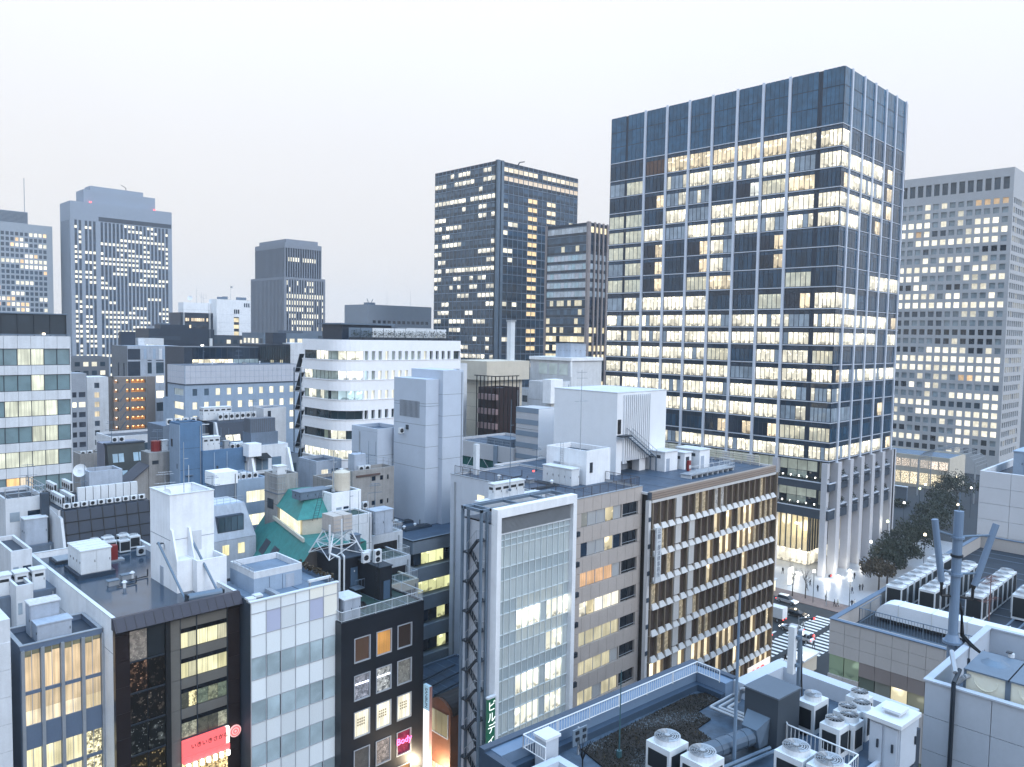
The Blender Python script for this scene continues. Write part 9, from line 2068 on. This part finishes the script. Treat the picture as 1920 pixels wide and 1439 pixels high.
def car(x, y, rz, label, m, kind='car'):
 """lofted body along local x, nose at +x"""
 t = thing('parked_car' if kind == 'still' else 'car', label, 'car', (x, y, .02)); t.rotation_euler = (0, 0, rz)
 L, W = (4.5, 1.72); H = 1.45 if kind != 'van' else 1.75
 def obj(mb, nm, par=t):
  o = mb.build(nm, None); c = o.location.copy(); o.parent = par; o.location = c; return o
 if kind == 'truck':
  q = MB(); q.box(-3.4, -1.05, .9, 1.3, 1.05, 3.1, m); obj(q, 'cargo_box'); q = MB(); q.hexa([(1.4, -1, .5), (3.2, -1, .5), (3.2, 1, .5), (1.4, 1, .5)], [(1.4, -1, 2.3), (2.7, -.95, 2.3), (2.7, .95, 2.3), (1.4, 1, 2.3)], m); obj(q, 'cab'); q = MB(); q.hexa([(2.98, -.9, 1.4), (3.02, -.9, 1.4), (3.02, .9, 1.4), (2.98, .9, 1.4)], [(2.74, -.85, 2.2), (2.78, -.85, 2.2), (2.78, .85, 2.2), (2.74, .85, 2.2)], DFRAME); obj(q, 'windscreen'); q = MB(); q.box(-3.4, -.5, .55, 3.0, .5, .9, DSTEEL); obj(q, 'chassis'); wx, r = (-2.3, 2.3), .42
 else:
  prof = [(-L/2, .35, .62), (-L/2, .82, .66), (-L/2+.15, .95, .74), (-1.35, 1.0, .8), (.85, .95, .83), (1.9, .82, .8), (L/2-.05, .68, .68), (L/2, .35, .62)]
  q = MB(); k = q.mi(m); n = len(prof)
  for s in (-1, 1):
   for (px, pz, w) in prof: q.v.append((px, s*w*W/1.66, pz))
  for i in range(n-1): q.f.append((i, i+1, n+i+1, n+i)[::-1]); q.m.append(k)
  q.f.append(tuple(range(n))); q.f.append(tuple(reversed(range(n, 2*n)))); q.f.append((0, n, 2*n-1, n-1)[::-1]); q.m += [k]*3; obj(q, 'body')
  q = MB(); tb = -L/2+.25 if kind == 'van' else -1.75; q.hexa([(tb, -.74, .95), (1.15, -.74, .95), (1.15, .74, .95), (tb, .74, .95)], [(tb+.3, -.6, H-.06), (.25, -.6, H-.06), (.25, .6, H-.06), (tb+.3, .6, H-.06)], DFRAME); obj(q, 'windows'); q = MB(); q.box(tb+.28, -.61, H-.07, .27, .61, H, m); obj(q, 'roof'); wx, r = (-1.4, 1.4), .32
  if kind == 'taxi': q = MB(); q.box(-.5, -.2, H, -.25, .2, H+.16, LAMPW); obj(q, 'roof_light')
 for px in wx:
  for s in (-1, 1): q = MB(); yy = s*(.98 if kind == 'truck' else .78); q.tube((px, yy-.1, r), (px, yy+.1, r), r, BLACK, 12); w = obj(q, 'wheel'); q = MB(); q.tube((px, yy+s*.101, r), (px, yy+s*.115, r), r*.6, METAL, 10); o = q.build('rim', None); c = o.location.copy(); o.parent = w; o.location = c-w.location
 fx = 3.2 if kind == 'truck' else L/2; rx = -3.42 if kind == 'truck' else -L/2
 for s in (-1, 1): q = MB(); q.box(fx-.12, s*.62-.16, .58, fx+.02, s*.62+.16, .74, LAMPC); obj(q, 'headlight'); q = MB(); q.box(rx-.02, s*.62-.14, .66, rx+.06, s*.62+.14, .82, LAMPR); obj(q, 'tail_light')
CARW = mat('car_white', (.75, .76, .78), .25, .03); CARB = mat('car_black', (.02, .02, .024), .2, .1)
car(163.8, 78.0, R(-90), 'white hatchback waiting at the far kerb of the avenue', CARW, 'van'); car(157.3, 72.6, R(-90), 'black taxi with glowing roof light before the zebra crossing', CARB, 'taxi'); car(151.8, 76.0, R(90), 'white box truck on the avenue behind the finned building', CARW, 'truck'); car(148.4, 69.5, R(90), 'pale car half hidden behind the finned building', mat('car_silver', (.5, .52, .55), .3, .05)); car(160.5, 88.5, R(-90), 'grey car queuing farther up the avenue', mat('car_grey', (.16, .17, .19), .3, .05)); car(155.0, 96, R(-90), 'dark car farther back on the avenue', CARB)

car(145.2, 66.0, R(90), 'white compact car on the zebra crossing edge', CARW, 'van'); car(153.5, 84.5, R(90), 'second white box truck farther up the avenue', CARW, 'truck'); car(161.4, 98, R(-90), 'silver car far up the right lane', mat('car_silver', (.5, .52, .55), .3, .05)); car(141.2, 72.5, R(90), 'yellow taxi close to the finned building', mat('taxi_yellow', (.5, .33, .05), .3, .05), 'taxi')
for i, (x, y) in enumerate(((125.2, 71.0), (130.5, 59.2), (168.0, 74.0), (167.8, 66.0))): street_lamp(x, y, 7, f'{ORD[i]} kerbside lamp around the zebra crossing', LAMPC, 450)
# people: one continuous skinned body, posed walking or standing, shared by all
def person_mesh(pose):
 s = .5 if pose == 'walk' else .08
 v = [(0, 0, .92), (0, 0, 1.12), (0, 0, 1.34), (.0, 0, 1.47), (0, .02, 1.56), (0, .03, 1.68), (.1, 0, .88), (.11, s*.32, .48), (.11, s*.18-.02, .09), (.11, s*.18+.13, .04), (-.1, 0, .88), (-.11, -s*.30, .48), (-.11, -s*.55-.02, .12), (-.11, -s*.5+.10, .04), (.18, 0, 1.40), (.25, -s*.22, 1.13), (.25, -s*.20+.12, .88), (.25, -s*.2+.16, .80), (-.18, 0, 1.40), (-.25, s*.22, 1.13), (-.25, s*.34+.08, .90), (-.25, s*.36+.12, .82)]
 e = [(0, 1), (1, 2), (2, 3), (3, 4), (4, 5), (0, 6), (6, 7), (7, 8), (8, 9), (0, 10), (10, 11), (11, 12), (12, 13), (2, 14), (14, 15), (15, 16), (16, 17), (2, 18), (18, 19), (19, 20), (20, 21)]
 rad = [.15, .15, .17, .065, .085, .095, .10, .075, .05, .045, .10, .075, .05, .045, .075, .055, .045, .035, .075, .055, .045, .035]
 me = bpy.data.meshes.new('person_body'); me.from_pydata(v, e, []); o = bpy.data.objects.new('person_build', me); COL.objects.link(o)
 mo = o.modifiers.new('skin', 'SKIN'); sv = me.skin_vertices[0].data
 for i, r in enumerate(rad): sv[i].radius = (r*(1.25 if i in (0, 1, 2) else 1), r*(.8 if i in (0, 1, 2) else 1)); sv[i].use_root = (i == 0)
 su = o.modifiers.new('sub', 'SUBSURF'); su.levels = 1
 dg = bpy.context.evaluated_depsgraph_get(); me2 = bpy.data.meshes.new_from_object(o.evaluated_get(dg)); bpy.data.objects.remove(o)
 for m in (COAT, TROU, SKIN, HAIR): me2.materials.append(m)
 for p in me2.polygons:
  c = p.center; a = 0
  if c.z < .86 and abs(c.x) < .19: a = 1
  if c.z > 1.5: a = 2 if (c.y > .06 and c.z < 1.68) else 3
  if c.z < .86 and abs(c.x) > .19: a = 2
  p.material_index = a; p.use_smooth = True
 return me2
def tinted(name, rough):
 m = bpy.data.materials.new(name); m.use_nodes = True; n = m.node_tree.nodes.new('ShaderNodeObjectInfo'); m.node_tree.links.new(n.outputs['Color'], m.node_tree.nodes['Principled BSDF'].inputs['Base Color']); m.node_tree.nodes['Principled BSDF'].inputs['Roughness'].default_value = rough; return m
COAT = tinted('coat_cloth', .85); TROU = mat('dark_trousers', (.02, .022, .03), .85, .1); SKIN = mat('skin', (.45, .30, .22), .6, .05); HAIR = mat('dark_hair', (.015, .013, .012), .6, .1)
PM = {p: person_mesh(p) for p in ('walk', 'stand')}
def person(x, y, rz, pose, col, label, bag=False):
 t = bpy.data.objects.new('person', PM[pose]); put(t, None, (x, y, .15)); t.rotation_euler = (0, 0, rz); t.color = (*col, 1); tag(t, label, 'person', 'people on the plaza and pavement')
 if bag:
  b = thing('shoulder_bag', 'bag held by the '+label, 'bag', (x, y, .8)); q = MB(); c = Vector((x+.3*math.cos(rz), y+.3*math.sin(rz), .62)); q.box(c.x-.06, c.y-.16, c.z, c.x+.06, c.y+.16, c.z+.3, UNITW); q.build('body', b); q = MB(); q.tube((c.x, c.y-.1, c.z+.3), (c.x, c.y, c.z+.46), .015, BLACK, 4); q.tube((c.x, c.y+.1, c.z+.3), (c.x, c.y, c.z+.46), .015, BLACK, 4); q.build('strap', b)
DK, GY, NB, WH, TN = (.015, .015, .02), (.10, .105, .12), (.02, .03, .06), (.6, .6, .58), (.2, .15, .1)
folk = [(183.2, 88.6, 'walk', DK, 'person in black walking by the lobby glass'), (184.8, 87.6, 'stand', DK, 'person in black standing right of the lobby glass'), (178.6, 84.2, 'walk', NB, 'person in navy beside the glowing panel'), (178.8, 79.6, 'walk', DK, 'person in black crossing the middle of the plaza'), (174.9, 78.6, 'walk', GY, 'person in grey stepping toward the pier'), (176.2, 76.6, 'stand', DK, 'person in black facing the bright pier base'), (180.8, 70.6, 'walk', NB, 'person in dark blue striding on the open plaza'), (184.2, 70.2, 'stand', DK, 'person in black near the rusty tree'), (185.0, 69.9, 'stand', GY, 'person in grey paired with another near the rusty tree'), (170.9, 72.4, 'stand', DK, 'person in black at the plaza kerb'), (168.9, 69.6, 'walk', DK, 'person in black on the brick pavement'), (169.4, 69.1, 'walk', WH, 'person in a pale coat on the brick pavement'), (171.5, 66.9, 'walk', DK, 'person in black at the brick pavement corner'), (172.2, 66.6, 'walk', WH, 'person in a pale coat at the brick pavement corner'), (192.6, 74.8, 'stand', DK, 'person in black beside the tower fins')]
crowd = [(126.0, 66.6), (124.6, 65.2), (125.9, 64.6), (124.9, 63.8), (126.1, 63.1), (125.0, 62.2), (123.4, 63.0), (126.2, 61.7), (124.2, 61.0), (125.6, 60.3), (126.3, 65.6), (123.6, 66.2), (126.2, 59.4), (125.2, 67.5)]
look = ['black coat', 'grey coat', 'navy coat', 'pale coat', 'tan coat']; cols = [DK, GY, NB, WH, TN]
for i, (x, y, p, c, l) in enumerate(folk): person(x, y, rnd()*6.28, p, c, l, bag=i in (7, 11))
spot = ['at the front kerb', 'behind the first row', 'close to the crossing', 'in the middle of the crowd', 'nearest the red signal', 'at the crowd edge', 'behind the crowd', 'beside the signal post', 'nearest the shop window', 'next to the kiosk', 'at the kerb end', 'by the bronze fins', 'leaving the kiosk', 'last along the kerb']
for i, (x, y) in enumerate(crowd): person(x, y, rnd()*6.28, 'stand' if i % 3 else 'walk', cols[i % 5] if i % 5 != 3 or i == 3 else GY, f'person in a {look[i % 5]} waiting {spot[i]}')
cross = [(132.5, 63), (136, 61.8), (139.4, 63.6), (142.5, 62.3), (146, 63.8), (149.5, 62), (134, 67.4), (138.2, 68.6), (143.7, 67), (151, 68.2), (156.8, 63.2), (160.2, 62.4), (174.5, 92), (178, 98), (181, 94)]
how = ['first on the zebra crossing from the kiosk', 'second on the crossing', 'third on the crossing', 'mid way over the crossing', 'past the middle of the crossing', 'two thirds over the crossing', 'near the far crossing strip', 'beside the white truck', 'before the black taxi', 'by the upper crossing strip', 'nearly over the crossing', 'at the far crossing end', 'near the lit shelter', 'left of the lobby', 'right of the lobby doors']
for i, (x, y) in enumerate(cross): person(x, y, 1.57*(1 if i % 2 else -1)+ru(-.4, .4), 'walk', cols[(i*2) % 5], f'person in a {look[(i*2) % 5]} walking {how[i]}')
# shops and glass canopy below the concrete grid tower
def far_shops():
 x, y, z = 336, 96, 13.0
 b = Bld((x, y, x+20, y+46, z), 'shop_building', 'low cream shop building with glowing windows under the concrete grid tower', 'shop building', CREAM, parapet=.6, roof=ROOFL)
 for i in range(13): b.pane('X', .6+i*3.5, 3.7+i*3.5, 1.2, 6.0, .03, lit((1, .86, .6), 1.0, .3), 'shop'); b.pane('X', .6+i*3.5, 3.7+i*3.5, 8, 11.2, .03, lit((1, .85, .7), .7, .5), 'shop')
 b.finish()
 t = thing('glass_canopy', 'arched lattice canopy in front of the low cream shops', 'canopy', (326, 90, 0)); q = MB(); n = 14
 for k in range(9):
  xx = 318+k*1.8; pts = [(xx, 92-16*math.cos(math.pi*i/n)*.6, 13.5+5.2*math.sin(math.pi*i/n)) for i in range(n+1)]; q.path(pts, .12, METAL, 4)
 for i in range(n+1): q.tube((318, 92-16*math.cos(math.pi*i/n)*.6, 13.5+5.2*math.sin(math.pi*i/n)), (332.4, 92-16*math.cos(math.pi*i/n)*.6, 13.5+5.2*math.sin(math.pi*i/n)), .1, METAL, 4)
 q.build('lattice', t); q = MB()
 for xx in (318, 332.4):
  for yy in (82.4, 101.6): q.tube((xx, yy, 0), (xx, yy, 13.5), .25, METAL, 6)
 q.build('post', t)
 w = thing('garden_wall', 'grey retaining wall with three lamps behind the street trees', 'wall', (300, 112, 0)); q = MB(); q.box(296, 98, 0, 297, 122, 6.2, MIDG); q.build('wall', w); q = MB(); q.box(295.8, 98, 6.2, 297.2, 122, 6.5, OFFW); q.build('coping', w)
 for i in range(3): q = MB(); q.cyl(295.8, 103+i*6, 3.6, 4.6, .5, LAMPW, 8); q.build('lamp', w)
 hd = MB(); k = hd.mi(LEAF)
 for i in range(2600): leafquad(hd, Vector((ru(287, 295), ru(96, 124), ru(.2, 2.4))), ru(.2, .45), k)
 o = hd.build('low_shrubbery'); stuff(o)
far_shops()
def roof_bits(b, n, nm, z, box):
 x0, y0, x1, y1 = box
 for i in range(n):
  x, y = x0+(x1-x0)*(i+.5)/n, ru(y0, y1); k = i % 3
  t = thing('roof_vent', f'{ORD[i]} small {("grey duct", "white vent", "dark pipe")[k]} fitting from the left on the {nm}', 'vent', (x, y, z), 'small fittings on the '+nm); q = MB()
  if k == 0: q.box(x-.5, y-.3, z, x+.5, y+.3, z+.5, METAL); q.box(x-.6, y-.4, z+.5, x+.6, y+.4, z+.58, STEEL)
  elif k == 1: q.cyl(x, y, z, z+.6, .16, UNITW, 8); q.cyl(x, y, z+.6, z+.8, .3, UNITW, 8, .12)
  else: q.path([(x-1.2, y, z+.12), (x+.8, y+.2, z+.12), (x+.8, y+.2, z+.9)], .07, DSTEEL, 5)
  q.build('fitting', t)
for nm, k, dz, bx in (('beige office roof', 'N8', .25, (73.5, 64, 79, 81)), ('finned building roof', 'N9', .3, (107, 74, 119, 84)), ('grey ledged office roof', 'M22', .05, (69.5, 91, 74, 102)), ('glossy roof', 'N2', .7, (27.5, 84, 31, 90)), ('white tiled block roof garden', 'M5', .02, (86, 209, 114, 216))):
 roof_bits(None, 6, nm, B[k][4]-dz, bx)
# small things on the crowded left roofs
for (x, y, z, h, k, l) in ((47.5, 150, 37.5, 4, 4, 'television aerial on the dark slate mansard house'), (48.5, 131, 38.2, 3.6, 4, 'television aerial on the weathered beige house'), (56, 124, 39, 3.2, 2, 'forked aerial on the blue painted office wing'), (47, 107, 34.2, 3.5, 4, 'television aerial on the small white mansard'), (57.2, 91.5, 36.7, 4.5, 4, 'television aerial on the white stair block'), (56.6, 87, 34.5, 3, 0, 'thin rod on the white cubic stair block'), (68, 99.5, 37.5, 4.2, 2, 'forked aerial on the beige rendered block'), (64, 92, 33.2, 3.6, 4, 'television aerial on the upper white terrace'), (74, 149, 40.3, 4, 4, 'television aerial on the dark mansard roof'), (33, 115, 35.4, 4.4, 2, 'forked aerial among the packed coolers'), (27, 118, 36, 4, 4, 'television aerial on the white roof block'), (90, 210, 48.7, 5, 0, 'slim rod on the white tiled block'), (101, 212, 48.7, 4, 4, 'television aerial on the white tiled block'), (84.5, 80, 38, 3.4, 4, 'television aerial at the back of the beige office roof')): antenna((x, y, z), h, l, k, STEEL, .06)
for i, (x, y, z) in enumerate(((66.3, 99, 37.1), (67.4, 99, 37.1), (61.5, 92.6, 33.2), (62.7, 92.6, 33.2), (54.9, 114, 35.4), (48.2, 150.5, 37.5), (49.4, 150.5, 37.5), (47.4, 166, 33.2), (48.6, 166, 33.2), (74.5, 100, 42.2))): ac_side((x, y, z), .95, .45, 1.0, 'small cooler on the '+('beige block roof, left one', 'beige block roof, right one', 'upper white terrace, left one', 'upper white terrace, right one', 'blue grey office roof, behind the row', 'slate mansard house, left one', 'slate mansard house, right one', 'small beige house terrace, left one', 'small beige house terrace, right one', 'lower pale blue wing')[i], 'small coolers on the crowded left roofs')
for i, (x, y, z, dx, dy, h, m) in enumerate(((50, 167, 30, 7, 6, 2.6, GREYW), (56, 151, 31, 6, 7, 3.2, BEIGE), (61, 131, 33, 5, 6, 2.4, MIDG), (52, 134, 30, 6, 7, 4.4, STONE), (41, 132, 28, 5, 6, 4, OFFW), (43, 118, 28, 6, 5, 3.2, MIDG), (70, 118, 33, 5, 6, 3, GREYW), (67, 108, 31, 6, 6, 3.5, BEIGE))):
 q = Bld((x, y, x+dx, y+dy, z+h), 'low_building', f'{ORD[i]} small {("grey", "beige", "dark grey", "stone", "white", "dull grey", "pale", "tan")[i]} infill roof among the crowded left roofs', 'building', m, parapet=.5, roof=ROOFD); q.pane('Y', dx*.2, dx*.45, z+h-3.2, z+h-1.6, .02, lit(s=.8) if i % 3 == 0 else dark(), 'blind'); q.pane('Y', dx*.6, dx*.85, z+h-3.2, z+h-1.6, .02, dark((.06, .08, .1)), 'plain'); q.finish()
def to_mesh():
 dg = bpy.context.evaluated_depsgraph_get()
 for o in [o for o in COL.objects if o.type == 'FONT']:
  me = bpy.data.meshes.new_from_object(o.evaluated_get(dg)); n = bpy.data.objects.new('lettering', me); COL.objects.link(n); n.parent = o.parent; n.location = o.location; n.rotation_euler = o.rotation_euler; bpy.data.objects.remove(o)
to_mesh()

def haze():
 # evening air between the towers
 m = bpy.data.materials.new('evening_air'); m.use_nodes = True; nt = m.node_tree; nt.nodes.remove(nt.nodes['Principled BSDF']); v = nt.nodes.new('ShaderNodeVolumePrincipled')
 v.inputs['Color'].default_value = (.90, .95, 1.0, 1); v.inputs['Density'].default_value = HAZE; v.inputs['Anisotropy'].default_value = 0.0; nt.links.new(v.outputs[0], nt.nodes['Material Output'].inputs['Volume'])
 q = MB(); q.box(-1050, -1050, -2, 2250, 2250, 186, m); o = q.build('haze'); stuff(o)
HAZE = 0.0002
haze()
